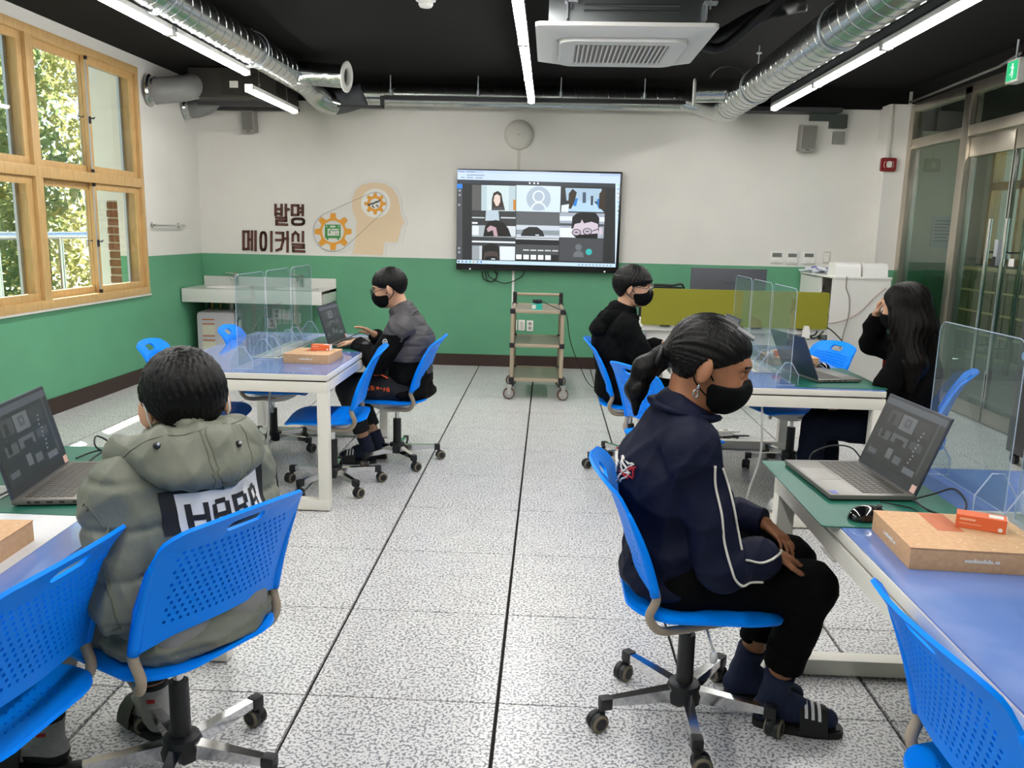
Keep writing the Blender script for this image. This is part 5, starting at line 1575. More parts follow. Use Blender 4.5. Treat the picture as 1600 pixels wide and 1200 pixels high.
# dark equipment cabinet at the right
ek = thing('equipment_cabinet', (3.93, 2.78, 0), -0.04, label='dark charcoal equipment cabinet on casters in front of the glass wall', cat='cabinet')
KD = mat('charcoal_metal', '#38383a', 0.5)
q = MB(); q.bx(-0.14, 0.2, -0.35, 0.35, 0.08, 0.98, 0.008); q.build('case', KD, ek, smooth=30)
q = MB(); q.bx(-0.146, -0.14, -0.31, 0.31, 0.14, 0.55, 0.002); q.build('front_door', mat('charcoal_door', '#2c2c2e', 0.4), ek)
q = MB(); q.bx(-0.146, -0.14, -0.31, 0.31, 0.58, 0.93, 0.002); q.build('upper_panel', mat('charcoal_panel', '#303032', 0.4), ek)
o = link('maker_lettering', text_mesh('SOO', 0.06), WHITE, ek); o.location = (-0.1475, 0.16, 0.72); o.rotation_euler = (PI / 2, 0, -PI / 2)
q = MB(); q.lathe([(0.0, 0.0), (0.028, 0.0), (0.028, 0.002), (0, 0.002)], 18, Matrix.Translation((-0.147, 0.26, 0.725)) @ Matrix.Rotation(-PI / 2, 4, 'Y')); q.build('maker_mark', mat('mark_blue', '#7fa6cf', 0.4), ek)
for sx in (-0.1, 0.16):
    for sy in (-0.3, 0.3):
        q = MB(); q.cyl((sx - 0.015, sy, 0.035), (sx + 0.015, sy, 0.035), 0.035, n=16); q.box((sx, sy, 0.07), (0.04, 0.04, 0.03)); q.build('caster', DKGREY, ek, smooth=30)
# floor access plate
fp = U(1330, 868, z=0)
q = MB(); q.bx(-0.115, 0.115, -0.085, 0.085, 0, 0.004, 0.001); pt = q.build('floor_plate', mat('plate_grey', '#a6a49f', 0.4, 0.3), loc=(fp.x, fp.y, 0.0), label='grey rectangular cable plate set on the floor tiles', cat='floor plate')
q = MB(); q.bx(-0.1, 0.1, -0.07, 0.07, 0.004, 0.0045); q.build('plate_lid', mat('plate_lid', '#97958f', 0.35, 0.4), pt)
# ================================================================ PEOPLE (signed-distance bodies, one surface each)
F32 = np.float32
def V3(*a): return np.array(a, dtype=F32)
def d_cone(P, a, b, r1, r2):
    a = np.asarray(a, F32); b = np.asarray(b, F32)
    ab = b - a
    t = np.clip(((P - a) @ ab) / max(float(ab @ ab), 1e-9), 0, 1)
    return np.linalg.norm(P - a - t[:, None] * ab, axis=1) - (r1 + (r2 - r1) * t)
def d_ell(P, c, r, R=None):
    q = P - np.asarray(c, F32)
    if R is not None: q = q @ R          # world -> local (columns of R = local axes)
    r = np.asarray(r, F32)
    k0 = np.linalg.norm(q / r, axis=1); k1 = np.linalg.norm(q / (r * r), axis=1)
    return k0 * (k0 - 1) / np.maximum(k1, 1e-6)
def smin(a, b, k):
    if k <= 0: return np.minimum(a, b)
    h = np.clip(0.5 + 0.5 * (b - a) / k, 0, 1)
    return b + (a - b) * h - k * h * (1 - h)
def smax(a, b, k): return -smin(-a, -b, k)
def union(P, prims, k=0.02):
    d = None
    for p in prims:
        kk = k
        if p[0] == 'c': x = d_cone(P, p[1], p[2], p[3], p[4]); kk = p[5] if len(p) > 5 else k
        elif p[0] == 'e': x = d_ell(P, p[1], p[2], p[4] if len(p) > 4 else None); kk = p[3] if len(p) > 3 and p[3] is not None else k
        else: x = p[1](P)
        d = x if d is None else smin(d, x, kk)
    return d
def sdf_mesh(fn, lo, hi, h):
    """sparse naive surface nets"""
    lo = np.asarray(lo, F32); hi = np.asarray(hi, F32)
    n = np.ceil((hi - lo) / h).astype(int) + 1
    n = ((n + 3) // 4) * 4 + 1
    C = 4
    nc = (n - 1) // C + 1
    ax = [lo[i] + np.arange(nc[i], dtype=F32) * h * C for i in range(3)]
    G = np.stack(np.meshgrid(*ax, indexing='ij'), -1).reshape(-1, 3)
    Dc = fn(G).reshape(nc)
    # coarse cells near the surface
    cm = Dc
    near = np.abs(Dc) < h * C * 1.9
    cell = np.zeros(nc - 1, bool)
    for i in (0, 1):
        for j in (0, 1):
            for k in (0, 1):
                cell |= near[i:nc[0] - 1 + i, j:nc[1] - 1 + j, k:nc[2] - 1 + k]
    D = np.repeat(np.repeat(np.repeat(Dc, C, 0), C, 1), C, 2)[:n[0], :n[1], :n[2]].copy()
    need = np.zeros(n, bool)
    idx = np.argwhere(cell)
    off = np.stack(np.meshgrid(*[np.arange(C + 1)] * 3, indexing='ij'), -1).reshape(-1, 3)
    pts = (idx[:, None, :] * C + off[None]).reshape(-1, 3)
    need[pts[:, 0], pts[:, 1], pts[:, 2]] = True
    ii = np.argwhere(need)
    vals = np.empty(len(ii), F32)
    P = lo + ii.astype(F32) * h
    for s in range(0, len(ii), 400000):
        vals[s:s + 400000] = fn(P[s:s + 400000])
    D[ii[:, 0], ii[:, 1], ii[:, 2]] = vals
    S_ = D < 0
    c8 = np.zeros(n - 1, np.int8)
    for i in (0, 1):
        for j in (0, 1):
            for k in (0, 1):
                c8 += S_[i:n[0] - 1 + i, j:n[1] - 1 + j, k:n[2] - 1 + k]
    act = np.argwhere((c8 > 0) & (c8 < 8))
    vid = -np.ones(n - 1, np.int64)
    vid[act[:, 0], act[:, 1], act[:, 2]] = np.arange(len(act))
    acc = np.zeros((len(act), 3)); cnt = np.zeros(len(act))
    corners = [(i, j, k) for i in (0, 1) for j in (0, 1) for k in (0, 1)]
    for a in corners:
        for d_ in range(3):
            if a[d_] == 1: continue
            b = list(a); b[d_] = 1
            A = D[act[:, 0] + a[0], act[:, 1] + a[1], act[:, 2] + a[2]]
            B = D[act[:, 0] + b[0], act[:, 1] + b[1], act[:, 2] + b[2]]
            m = (A < 0) != (B < 0)
            t = np.where(m, A / np.where(m, A - B, 1), 0)
            p = np.tile(np.array(a, float), (len(act), 1)); p[:, d_] += t
            acc += p * m[:, None]; cnt += m
    verts = lo + (act + acc / cnt[:, None]) * h
    faces = []
    for d_ in range(3):
        u, v = (d_ + 1) % 3, (d_ + 2) % 3
        sl0 = [slice(None)] * 3; sl1 = [slice(None)] * 3
        sl0[d_] = slice(0, n[d_] - 1); sl1[d_] = slice(1, n[d_])
        A, B = S_[tuple(sl0)], S_[tuple(sl1)]
        e = np.argwhere(A != B)
        ok = (e[:, u] > 0) & (e[:, v] > 0) & (e[:, u] < n[u] - 1) & (e[:, v] < n[v] - 1)
        e = e[ok]
        inside = A[e[:, 0], e[:, 1], e[:, 2]]
        def cid(du, dv):
            q = e.copy(); q[:, u] -= du; q[:, v] -= dv
            return vid[q[:, 0], q[:, 1], q[:, 2]]
        Q = np.stack([cid(1, 1), cid(0, 1), cid(0, 0), cid(1, 0)], 1)
        Q[~inside] = Q[~inside][:, ::-1]
        faces.append(Q)
    return verts, np.concatenate(faces)
def np_mesh(name, verts, faces, mats, parent, paint=None):
    me = bpy.data.meshes.new(name)
    me.vertices.add(len(verts)); me.vertices.foreach_set('co', np.asarray(verts, F32).ravel())
    me.loops.add(faces.size); me.loops.foreach_set('vertex_index', faces.ravel().astype(np.int32))
    me.polygons.add(len(faces))
    me.polygons.foreach_set('loop_start', np.arange(0, faces.size, 4, dtype=np.int32))
    me.polygons.foreach_set('use_smooth', np.ones(len(faces), bool))
    mats = mats if isinstance(mats, (list, tuple)) else [mats]
    for m in mats: me.materials.append(m)
    if paint is not None:
        cen = verts[faces].mean(1)
        me.polygons.foreach_set('material_index', paint(cen).astype(np.int32))
    me.update(calc_edges=True)
    return link(name, me, None, parent)
def bounds(prims, pad=0.05):
    lo = np.full(3, 9.0); hi = np.full(3, -9.0)
    for p in prims:
        if p[0] == 'c':
            for q, r in ((p[1], p[3]), (p[2], p[4])):
                lo = np.minimum(lo, np.asarray(q) - r); hi = np.maximum(hi, np.asarray(q) + r)
        elif p[0] == 'e':
            r = max(p[2]); lo = np.minimum(lo, np.asarray(p[1]) - r); hi = np.maximum(hi, np.asarray(p[1]) + r)
    return lo - pad, hi + pad
def folds(P, seed, amp, freq, aniso=(1, 1, 1)):
    r = np.random.default_rng(seed)
    A = np.asarray(aniso, F32)
    q = P * A
    w_ = np.zeros(len(P), F32)
    for k in range(3):
        d = r.normal(size=3).astype(F32); d /= np.linalg.norm(d)
        w_ = w_ + np.sin(q @ d * freq * 0.45 + r.random() * 6)
    out = np.zeros(len(P), F32)
    for k in range(5):
        d = r.normal(size=3).astype(F32); d /= np.linalg.norm(d)
        s = np.sin(q @ d * freq * (0.7 + 0.6 * r.random()) + r.random() * 6 + w_ * 0.9)
        out += (1 - np.abs(s)) ** 2 - 0.33
    return out * amp * 0.5
def rotm(yaw=0, pitch=0, roll=0):
    """columns = local axes; pitch>0 looks down, yaw about Z, roll>0 leans left"""
    m = Matrix.Rotation(math.radians(yaw), 3, 'Z') @ Matrix.Rotation(math.radians(pitch), 3, 'Y') @ Matrix.Rotation(math.radians(-roll), 3, 'X')
    return np.array(m, dtype=F32)
def snap(fn, pts, off=0.002, it=8):
    P = np.array(pts, F32)
    e = 0.002
    for _ in range(it):
        g = np.stack([(fn(P + V3(e, 0, 0)) - fn(P - V3(e, 0, 0))), (fn(P + V3(0, e, 0)) - fn(P - V3(0, e, 0))), (fn(P + V3(0, 0, e)) - fn(P - V3(0, 0, e)))], 1)
        g /= np.maximum(np.linalg.norm(g, axis=1)[:, None], 1e-6)
        P = P - g * (fn(P) - off)[:, None]
    return [tuple(p) for p in P]
def dense(pts, n=8):
    return [tuple(v) for v in catmull([Vector(p) for p in pts], n)]

def D_R(R): return R
def head_prims(c, R, s=1.0):
    w_ = lambda x, y, z: tuple(np.asarray(c, F32) + R @ (V3(x, y, z) * s))
    S3 = lambda *r: tuple(v * s for v in r)
    pr = [('e', w_(-0.012, 0, 0.028), S3(0.092, 0.074, 0.083), 0.0, R),
          ('e', w_(0.026, 0, -0.022), S3(0.062, 0.060, 0.080), 0.03 * s, R),
          ('e', w_(0.046, 0, -0.075), S3(0.036, 0.040, 0.028), 0.03 * s, R),
          ('e', w_(0.062, 0.034, -0.028), S3(0.022, 0.022, 0.02), 0.03 * s, R), ('e', w_(0.062, -0.034, -0.028), S3(0.022, 0.022, 0.02), 0.03 * s, R),
          ('c', w_(0.082, 0, 0.012), w_(0.100, 0, -0.022), 0.007 * s, 0.0105 * s, 0.012 * s),
          ('e', w_(0.074, 0, 0.032), S3(0.018, 0.045, 0.010), 0.02 * s, R)]
    for sy in (-1, 1):
        pr.append(('e', w_(-0.010, sy * 0.081, -0.006), S3(0.020, 0.0075, 0.032), 0.008 * s, R @ rotm(sy * 32, 0, 0)))
    return pr, w_
def hand_prims(wrist, d, n, side, s=1.0, curl=0.5, spread=0.1):
    """palm + five fingers; d = finger direction, n = palm facing, side=+1 thumb towards +(d x n)"""
    d = np.asarray(d, float); d /= np.linalg.norm(d)
    n = np.asarray(n, float); n -= d * (n @ d); n /= np.linalg.norm(n)
    t = np.cross(d, n) * side
    W = np.asarray(wrist, float)
    pr = []
    kn = []
    for i, (o, L_) in enumerate(((0.027, 0.074), (0.009, 0.078), (-0.009, 0.074), (-0.026, 0.066))):
        k = W + d * L_ * s + t * o * s
        kn.append(k)
        pr.append(('c', tuple(W + d * 0.012 * s + t * o * 0.55 * s), tuple(k), 0.0125 * s, 0.0105 * s, 0.008))
    for i, (fl, r) in enumerate(((0.062, 0.0082), (0.069, 0.0084), (0.063, 0.008), (0.049, 0.0072))):
        a = 0
        p = kn[i]
        dirv = d + t * spread * (1.5 - i)
        dirv /= np.linalg.norm(dirv)
        for j, (fr, rr) in enumerate(((0.45, 1.0), (0.31, 0.93), (0.24, 0.82))):
            a += curl * (0.55, 0.75, 0.5)[j]
            q = p + (dirv * math.cos(a) + n * math.sin(a)) * fl * fr * s
            pr.append(('c', tuple(p), tuple(q), r * rr * s, r * rr * 0.92 * s, 0.003))
            p = q
    b = W + d * 0.022 * s + t * 0.022 * s
    m = b + (d * 0.55 + t * 0.75 + n * 0.25) * 0.042 * s
    e = m + (d * 0.9 + t * 0.25 + n * 0.25) * 0.034 * s
    f = e + (d * 0.95 + n * 0.3) * 0.022 * s
    pr += [('c', tuple(b), tuple(m), 0.0125 * s, 0.0098 * s, 0.008), ('c', tuple(m), tuple(e), 0.0096 * s, 0.0085 * s, 0.004), ('c', tuple(e), tuple(f), 0.0085 * s, 0.007 * s, 0.003)]
    return pr
def lerp3(a, b, t): return tuple(np.asarray(a) * (1 - t) + np.asarray(b) * t)

SKIN1 = mat('skin_light', '#c99a7c', 0.5, noise=0.05, nscale=30)
SKIN2 = mat('skin_warm', '#9a6748', 0.5, noise=0.05, nscale=30)
for m_ in (SKIN1, SKIN2):
    b_ = m_.node_tree.nodes['Principled BSDF']; b_.inputs['Subsurface Weight'].default_value = 0.12; b_.inputs['Subsurface Radius'].default_value = (0.01, 0.004, 0.002)
def hair_mat(name, c):
    m = mat(name, c, 0.4, spec=0.22, bump=0.35, bscale=1.0, stretch=(160, 160, 14))
    return m
HAIR = hair_mat('hair_black', '#070606')
HAIRB = hair_mat('hair_dark_brown', '#0b0706')
HAIRB.node_tree.nodes['Principled BSDF'].inputs['Specular IOR Level'].default_value = 0.1
MASK = mat('mask_black', '#0b0b0c', 0.8, spec=0.15)

def build_person(name, loc, heading, J, o):
    """J joints (local, +X forward, +Y left); o options. Returns root and helper dict"""
    root = thing(name, loc, math.radians(heading), label=o['label'], cat='person')
    h = o.get('h', 0.006)
    hs = o.get('hs', 1.0)
    R = rotm(*o['head_rot'])
    hp, HW = head_prims(J['head'], R, hs)
    nb = J['neck']
    body = list(hp)
    body.append(('c', HW(-0.028, 0, -0.055), nb, 0.046 * hs, 0.05, 0.02))
    ch, pv = J['chest'], J['pelvis']
    body += [('c', nb, ch, 0.055, 0.10, 0.04), ('c', ch, pv, 0.105, 0.105, 0.04)]
    for s in 'LR':
        sh, el, wr = J['sh' + s], J['el' + s], J['wr' + s]
        body += [('c', lerp3(nb, ch, 0.4), sh, 0.055, 0.045, 0.03), ('c', sh, el, 0.042, 0.033, 0.02), ('c', el, wr, 0.033, 0.021, 0.012)]
        hd = J['hd' + s]
        side = 1 if s == 'L' else -1
        body += hand_prims(wr, hd[0], hd[1], side, o.get('hand_s', 0.88), hd[2])
        hi, kn, an, to = J['hi' + s], J['kn' + s], J['an' + s], J['to' + s]
        body += [('c', pv, hi, 0.1, 0.085, 0.03), ('c', hi, kn, 0.078, 0.052, 0.03), ('c', kn, lerp3(kn, an, 0.35), 0.05, 0.047, 0.02), ('c', lerp3(kn, an, 0.3), an, 0.047, 0.029, 0.02)]
        heel = np.asarray(an) + (np.asarray(an) - np.asarray(to)) * 0.16 * np.array([1, 1, 0]); heel[2] = J.get('fz', 0.02) + 0.03
        body += [('c', an, tuple(heel), 0.029, 0.026, 0.015), ('c', tuple(heel), to, 0.027, 0.02, 0.015), ('c', an, to, 0.028, 0.018, 0.015)]
    eyes = [HW(0.081, sy * 0.031, 0.008) for sy in (-1, 1)]
    def fb(P):
        d = union(P, body, 0.02)
        for e in eyes:
            d = smax(d, -(np.linalg.norm(P - np.asarray(e, F32), axis=1) - 0.013 * hs), 0.008)
        return d
    lo, hi = bounds(body, 0.02)
    v, f = sdf_mesh(fb, lo, hi, h)
    np_mesh('body', v, f, o['skin'], root)
    # eyes
    for sy in (-1, 1):
        q = MB(); c_ = Vector(HW(0.069, sy * 0.031, 0.008)); q.sphere(c_, 0.0125 * hs, 14, 10); eo = q.build('eye', mat('eye_white', '#c9c4be', 0.3), root, smooth=True)
        ce = Vector(HW(0.0775, sy * 0.031, 0.006)); q = MB(); q.sphere(ce, 0.0062 * hs, 10, 8); q.build('iris', mat('iris_dark', '#1a120e', 0.2), eo, smooth=True)
        q = MB(); vs_, fs_ = [], []
        for k in range(7):
            th_ = PI * 0.66 * k / 6
            for i in range(14):
                an_ = 2 * PI * i / 14
                lv = V3(0.0142 * math.sin(th_) * math.cos(an_), 0.0142 * math.sin(th_) * math.sin(an_), 0.0142 * math.cos(th_))
                vs_.append(tuple(np.asarray(HW(0.069, sy * 0.031, 0.008)) + D_R(R) @ lv * hs))
        for k in range(6):
            for i in range(14): fs_.append((k * 14 + i, (k + 1) * 14 + i, (k + 1) * 14 + (i + 1) % 14, k * 14 + (i + 1) % 14))
        q.add(vs_, fs_); q.build('eyelid', o['skin'], root, smooth=True)
        q = MB(); q.tube([HW(0.086, sy * 0.016, 0.030), HW(0.0865, sy * 0.03, 0.034), HW(0.076, sy * 0.048, 0.030)], 0.0035 * hs, 6, smooth=4); q.build('eyebrow', HAIR, root, smooth=True)
    D = dict(root=root, HW=HW, R=R, hs=hs, head=hp, fb=fb, c=np.asarray(J['head'], F32))
    return D
def hair_cap(D, keys, th=0.013, m=HAIR, h=0.005, extra=None, extra_k=0.02, name='hair', strands=1.0, front=0.16, grow=None, back=False):
    """skull shell cut along a hairline z(x) given in head coordinates"""
    R, c, s = D['R'], D['c'], D['hs']
    xs, zs_ = zip(*keys)
    ex = extra or []
    def fn(P):
        q = ((P - c) @ R) / s
        g = grow(q) if grow is not None else 0.0
        sk = d_ell(q, (-0.012, 0, 0.028), (0.092, 0.074, 0.083))
        fc = d_ell(q, (0.018, 0, -0.022), (0.058, 0.058, 0.080))
        edge = q[:, 2] - np.interp(q[:, 0], xs, zs_).astype(F32)
        d = smin(sk, fc, 0.03) - (th + g) * np.clip(0.35 + edge / 0.04, 0.35, 1)
        ang = np.arctan2(q[:, 1], q[:, 2] + 0.02) if back else np.arctan2(q[:, 1], q[:, 0] + 0.03)
        d = d - strands * 0.0018 * np.sin(ang * 34 + 5 * np.sin(q[:, 2] * 40)) - strands * 0.0012 * np.sin(ang * 61 + 3)
        cut = np.interp(q[:, 0], xs, zs_).astype(F32) - q[:, 2] + strands * 0.005 * np.sin(q[:, 1] * 160) * (q[:, 0] > 0.02)
        d = smax(d, cut * 0.8, 0.006)
        d = d * s
        if ex:
            a2 = np.arctan2(P[:, 1] - c[1], P[:, 0] - c[0] - 0.05)
            d = smin(d, union(P, ex, 0.02) - 0.0022 * strands * np.sin(a2 * 46 + 3 * np.sin(P[:, 2] * 22)) - 0.0014 * np.sin(a2 * 83 + 1), extra_k)
        return d
    lo = np.asarray(c) - 0.17; hi = np.asarray(c) + 0.17
    if ex:
        l2, h2 = bounds(ex, 0.03); lo = np.minimum(lo, l2); hi = np.maximum(hi, h2)
    v, f = sdf_mesh(fn, lo, hi, h)
    return np_mesh(name, v, f, m, D['root']), fn
def face_mask(D, m=MASK, h=0.004, straps=True, strap_m=None):
    R, c, s = D['R'], D['c'], D['hs']
    def fn(P):
        q = ((P - c) @ R) / s
        base = union(P, D['head'][:6], 0.02) / s - 0.004
        bul = smin(d_ell(q, (0.066, 0, -0.045), (0.047, 0.052, 0.050)), d_ell(q, (0.092, 0, -0.03), (0.022, 0.024, 0.03)), 0.02)
        d = smin(base, bul, 0.012)
        top = q[:, 2] - (0.004 - 1.2 * np.abs(q[:, 1]) * 0.35 - np.maximum(0, 0.07 - q[:, 0]) * 0.15)
        bot = -0.098 + np.maximum(0, 0.05 - q[:, 0]) * 0.5 - q[:, 2]
        back = 0.012 + np.abs(q[:, 2] + 0.045) * 0.35 - q[:, 0]
        d = smax(smax(smax(d, top, 0.004), bot, 0.006), back, 0.004)
        return d * s
    v, f = sdf_mesh(fn, np.asarray(c) - 0.15, np.asarray(c) + 0.15, h)
    mk = np_mesh('face_mask', v, f, m, D['root'])
    if straps:
        HW = D['HW']
        for sy in (-1, 1):
            q = MB()
            q.tube([HW(0.022, sy * 0.062, -0.025), HW(0.0, sy * 0.078, -0.004), HW(-0.014, sy * 0.084, 0.02), HW(-0.03, sy * 0.082, 0.0), HW(-0.026, sy * 0.079, -0.03), HW(0.0, sy * 0.068, -0.052), HW(0.03, sy * 0.056, -0.068)], 0.0022, 6, smooth=5)
            q.build('ear_loop', strap_m or m, mk, smooth=True)
    return mk
def glasses(D, m, r=0.024):
    HW = D['HW']
    t = D['root']
    q = MB()
    for sy in (-1, 1):
        q.tube([HW(0.104, sy * 0.033 + r * 1.1 * math.cos(a), 0.004 + r * math.sin(a)) for a in np.linspace(0, 2 * PI, 21)[:-1]], 0.0022, 6, close=True)
        q.tube([HW(0.104, sy * (0.033 + r * 1.1), 0.008), HW(0.06, sy * 0.073, 0.008), HW(0.0, sy * 0.082, 0.008), HW(-0.02, sy * 0.083, -0.006)], 0.0022, 6, smooth=4)
    q.tube([HW(0.104, -0.008, 0.008), HW(0.107, 0, 0.011), HW(0.104, 0.008, 0.008)], 0.002, 6, smooth=3)
    g = q.build('glasses', m, t, smooth=True)
    q = MB()
    for sy in (-1, 1):
        loop = [HW(0.104, sy * 0.033 + r * 1.08 * math.cos(a), 0.004 + r * 0.97 * math.sin(a)) for a in np.linspace(0, 2 * PI, 17)[:-1]]
        q.add(loop, [tuple(range(16))])
    q.build('lens', glass_mat('spectacle_lens', '#f2f5f5', 1.0), g)
def cloth(D, name, prims, m, k=0.03, h=0.007, cuts=(), fold=None, paint=None, extra=None):
    """garment volume; cuts = [(point, outward normal)] planes beyond which cloth ends, each with optional reach"""
    def fn(P):
        d = union(P, prims, k)
        if extra is not None: d = extra(P, d)
        if fold is not None: d = d - folds(P, *fold)
        for cu in cuts:
            p, n = np.asarray(cu[0], F32), np.asarray(cu[1], F32)
            n = n / np.linalg.norm(n)
            pl = (P - p) @ n
            if len(cu) > 2:      # only near this point
                far = np.linalg.norm(P - p, axis=1) - cu[2]
                pl = np.minimum(pl, -far)
            d = smax(d, pl, 0.006)
        return d
    lo, hi = bounds(prims, 0.04)
    v, f = sdf_mesh(fn, lo, hi, h)
    return np_mesh(name, v, f, m, D['root'], paint), fn
def slide_shoe(D, an, to, fz=0.0, m=None, stripes=True):
    """pool slide: sole and strap"""
    an, to = Vector(an), Vector(to)
    f = Vector((to.x - an.x, to.y - an.y, 0)); L_ = f.length; f.normalize()
    l = Vector((-f.y, f.x, 0))
    heel = Vector((an.x, an.y, 0)) - f * 0.055
    Ln = L_ + 0.055 + 0.045
    M_ = Matrix((f, l, Vector((0, 0, 1)))).transposed().to_4x4(); M_.translation = heel + Vector((0, 0, fz))
    out = []
    for t in np.linspace(0, 2 * PI, 29)[:-1]:
        x = Ln / 2 - Ln / 2 * math.cos(t); wd = 0.036 + 0.010 * (x / Ln)
        out.append((x, wd * math.copysign(abs(math.sin(t)) ** 0.6, -math.sin(t))))
    q = MB(); q.prism(out, 0.0, 0.02, M_); q.prism([(a * 0.94 + Ln * 0.03, b * 0.9) for a, b in out], 0.02, 0.024, M_)
    so = q.build('sandal_sole', m, D['root'], smooth=40)
    q = MB()
    nseg = 9
    vs, fs = [], []
    x0, x1 = Ln * 0.50, Ln * 0.80
    for k in range(nseg + 1):
        a = PI * k / nseg
        for (x, hh) in ((x0, 0.082), (x1, 0.064)):
            for th in (0.0, 0.006):
                vs.append((x, math.cos(a) * (0.047 + th), 0.012 + math.sin(a) * (hh + th)))
    for k in range(nseg):
        b = k * 4
        for (i, j) in ((0, 2), (2, 3), (3, 1), (1, 0)):
            fs.append((b + i, b + j, b + 4 + j, b + 4 + i))
    q.add(vs, fs, M_); st = q.build('sandal_strap', m, D['root'], smooth=40)
    if stripes:
        q = MB()
        for s_ in range(3):
            xa = x0 + (x1 - x0) * (0.22 + 0.24 * s_)
            hz = 0.082 - (0.018) * (0.22 + 0.24 * s_)
            vs, fs = [], []
            ar = np.linspace(0.2 * PI, 0.8 * PI, 8)
            for a in ar:
                for dx in (-0.0045, 0.0045):
                    vs.append((xa + dx, math.cos(a) * 0.0545, 0.012 + math.sin(a) * (hz + 0.0078)))
            for k in range(7): fs.append((2 * k, 2 * k + 1, 2 * k + 3, 2 * k + 2))
            q.add(vs, fs, M_)
        q.build('stripe', mat('stripe_white', '#cfcfcf', 0.6), st)
    return so
def sneaker(D, an, to, fz, m):
    an, to = Vector(an), Vector(to)
    f = Vector((to.x - an.x, to.y - an.y, 0)); L_ = f.length; f.normalize(); l = Vector((-f.y, f.x, 0))
    heel = Vector((an.x, an.y, 0)) - f * 0.05
    Ln = L_ + 0.095
    M_ = Matrix((f, l, Vector((0, 0, 1)))).transposed().to_4x4(); M_.translation = heel + Vector((0, 0, fz))
    out = []
    for t in np.linspace(0, 2 * PI, 25)[:-1]:
        x = Ln / 2 - Ln / 2 * math.cos(t); wd = 0.034 + 0.009 * (x / Ln)
        out.append((x, wd * math.copysign(abs(math.sin(t)) ** 0.6, -math.sin(t))))
    q = MB(); q.prism(out, 0, 0.022, M_); q.build('shoe_sole', mat('sole_white', '#dcdcd8', 0.6), D['root'], smooth=40)
    g = lambda x, y, z: tuple(M_ @ Vector((x, y, z)))
    pr = [('c', g(0.045, 0, 0.06), g(Ln - 0.05, 0, 0.035), 0.036, 0.030), ('c', g(0.05, 0, 0.06), g(0.055, 0, 0.09), 0.036, 0.034)]
    def ex(P, d): return smax(d, (fz + 0.02) - P[:, 2], 0.004)
    cloth(D, 'shoe_upper', pr, m, 0.02, 0.006, extra=ex)
    q = MB(); q.sphere(g(Ln - 0.042, 0, 0.03), (0.036, 0.036, 0.026)); q.build('toe_cap', MATS['sole_white'], D['root'], smooth=True)
    q = MB()
    for k in range(3): q.tube([g(0.105 + k * 0.02, -0.026, 0.072 - k * 0.005), g(0.11 + k * 0.02, 0, 0.084 - k * 0.006), g(0.105 + k * 0.02, 0.026, 0.072 - k * 0.005)], 0.003, 6, smooth=3)
    q.build('lace', MATS['stripe_white'] if 'stripe_white' in MATS else WHITE, D['root'], smooth=True)
def leg_cloth(J, r=(0.095, 0.07, 0.056, 0.05), hem=0.0, pel=0.125):
    pr = [('e', J['pelvis'], (0.12, 0.155, 0.10), 0.03)]
    for s in 'LR':
        a = J['an' + s]; k_ = J['kn' + s]
        end = lerp3(k_, a, 1 - hem)
        pr += [('c', J['pelvis'], J['hi' + s], r[0], r[0], 0.03), ('c', J['hi' + s], k_, r[0], r[1], 0.03), ('c', k_, lerp3(k_, end, 0.5), r[1], r[2], 0.02), ('c', lerp3(k_, end, 0.5), end, r[2], r[3], 0.02)]
    return pr
def hem_cuts(J, hem):
    out = []
    for s in 'LR':
        a, k_ = np.asarray(J['an' + s]), np.asarray(J['kn' + s])
        p = k_ + (a - k_) * (1 - hem)
        out.append((tuple(p), tuple(a - k_), 0.13))
    return out
def sleeve_prims(J, s, r0, r1, r2, k=0.025, end=0.0):
    sh, el, wr = J['sh' + s], J['el' + s], J['wr' + s]
    e = lerp3(el, wr, 1 - end)
    return [('c', sh, lerp3(sh, el, 0.5), r0, (r0 + r1) / 2, 0.05), ('c', lerp3(sh, el, 0.5), el, (r0 + r1) / 2, r1, k), ('c', el, lerp3(el, e, 0.6), r1, (r1 + r2) / 2 + 0.004, k), ('c', lerp3(el, e, 0.6), e, (r1 + r2) / 2 + 0.004, r2, k)]
def cuff_cut(J, s, end=0.0):
    el, wr = np.asarray(J['el' + s]), np.asarray(J['wr' + s])
    p = el + (wr - el) * (1 - end)
    return (tuple(p), tuple(wr - el), 0.08)
def socks(D, J, m, top=0.55, h=0.006, r=0.037, paint=None):
    for s in 'LR':
        a, k_, to = J['an' + s], J['kn' + s], J['to' + s]
        heel = np.asarray(a) + (np.asarray(a) - np.asarray(to)) * 0.16 * np.array([1, 1, 0]); heel[2] = J.get('fz', 0.02) + 0.03
        up = lerp3(a, k_, top)
        pr = [('c', up, a, r + 0.008, r, 0.015), ('c', a, tuple(heel), r, 0.031, 0.015), ('c', tuple(heel), to, 0.032, 0.026, 0.015), ('c', a, to, r - 0.002, 0.024, 0.015)]
        cloth(D, 'sock', pr, m, 0.015, h, cuts=[(up, tuple(np.asarray(k_) - np.asarray(a)), 0.09)], paint=paint)

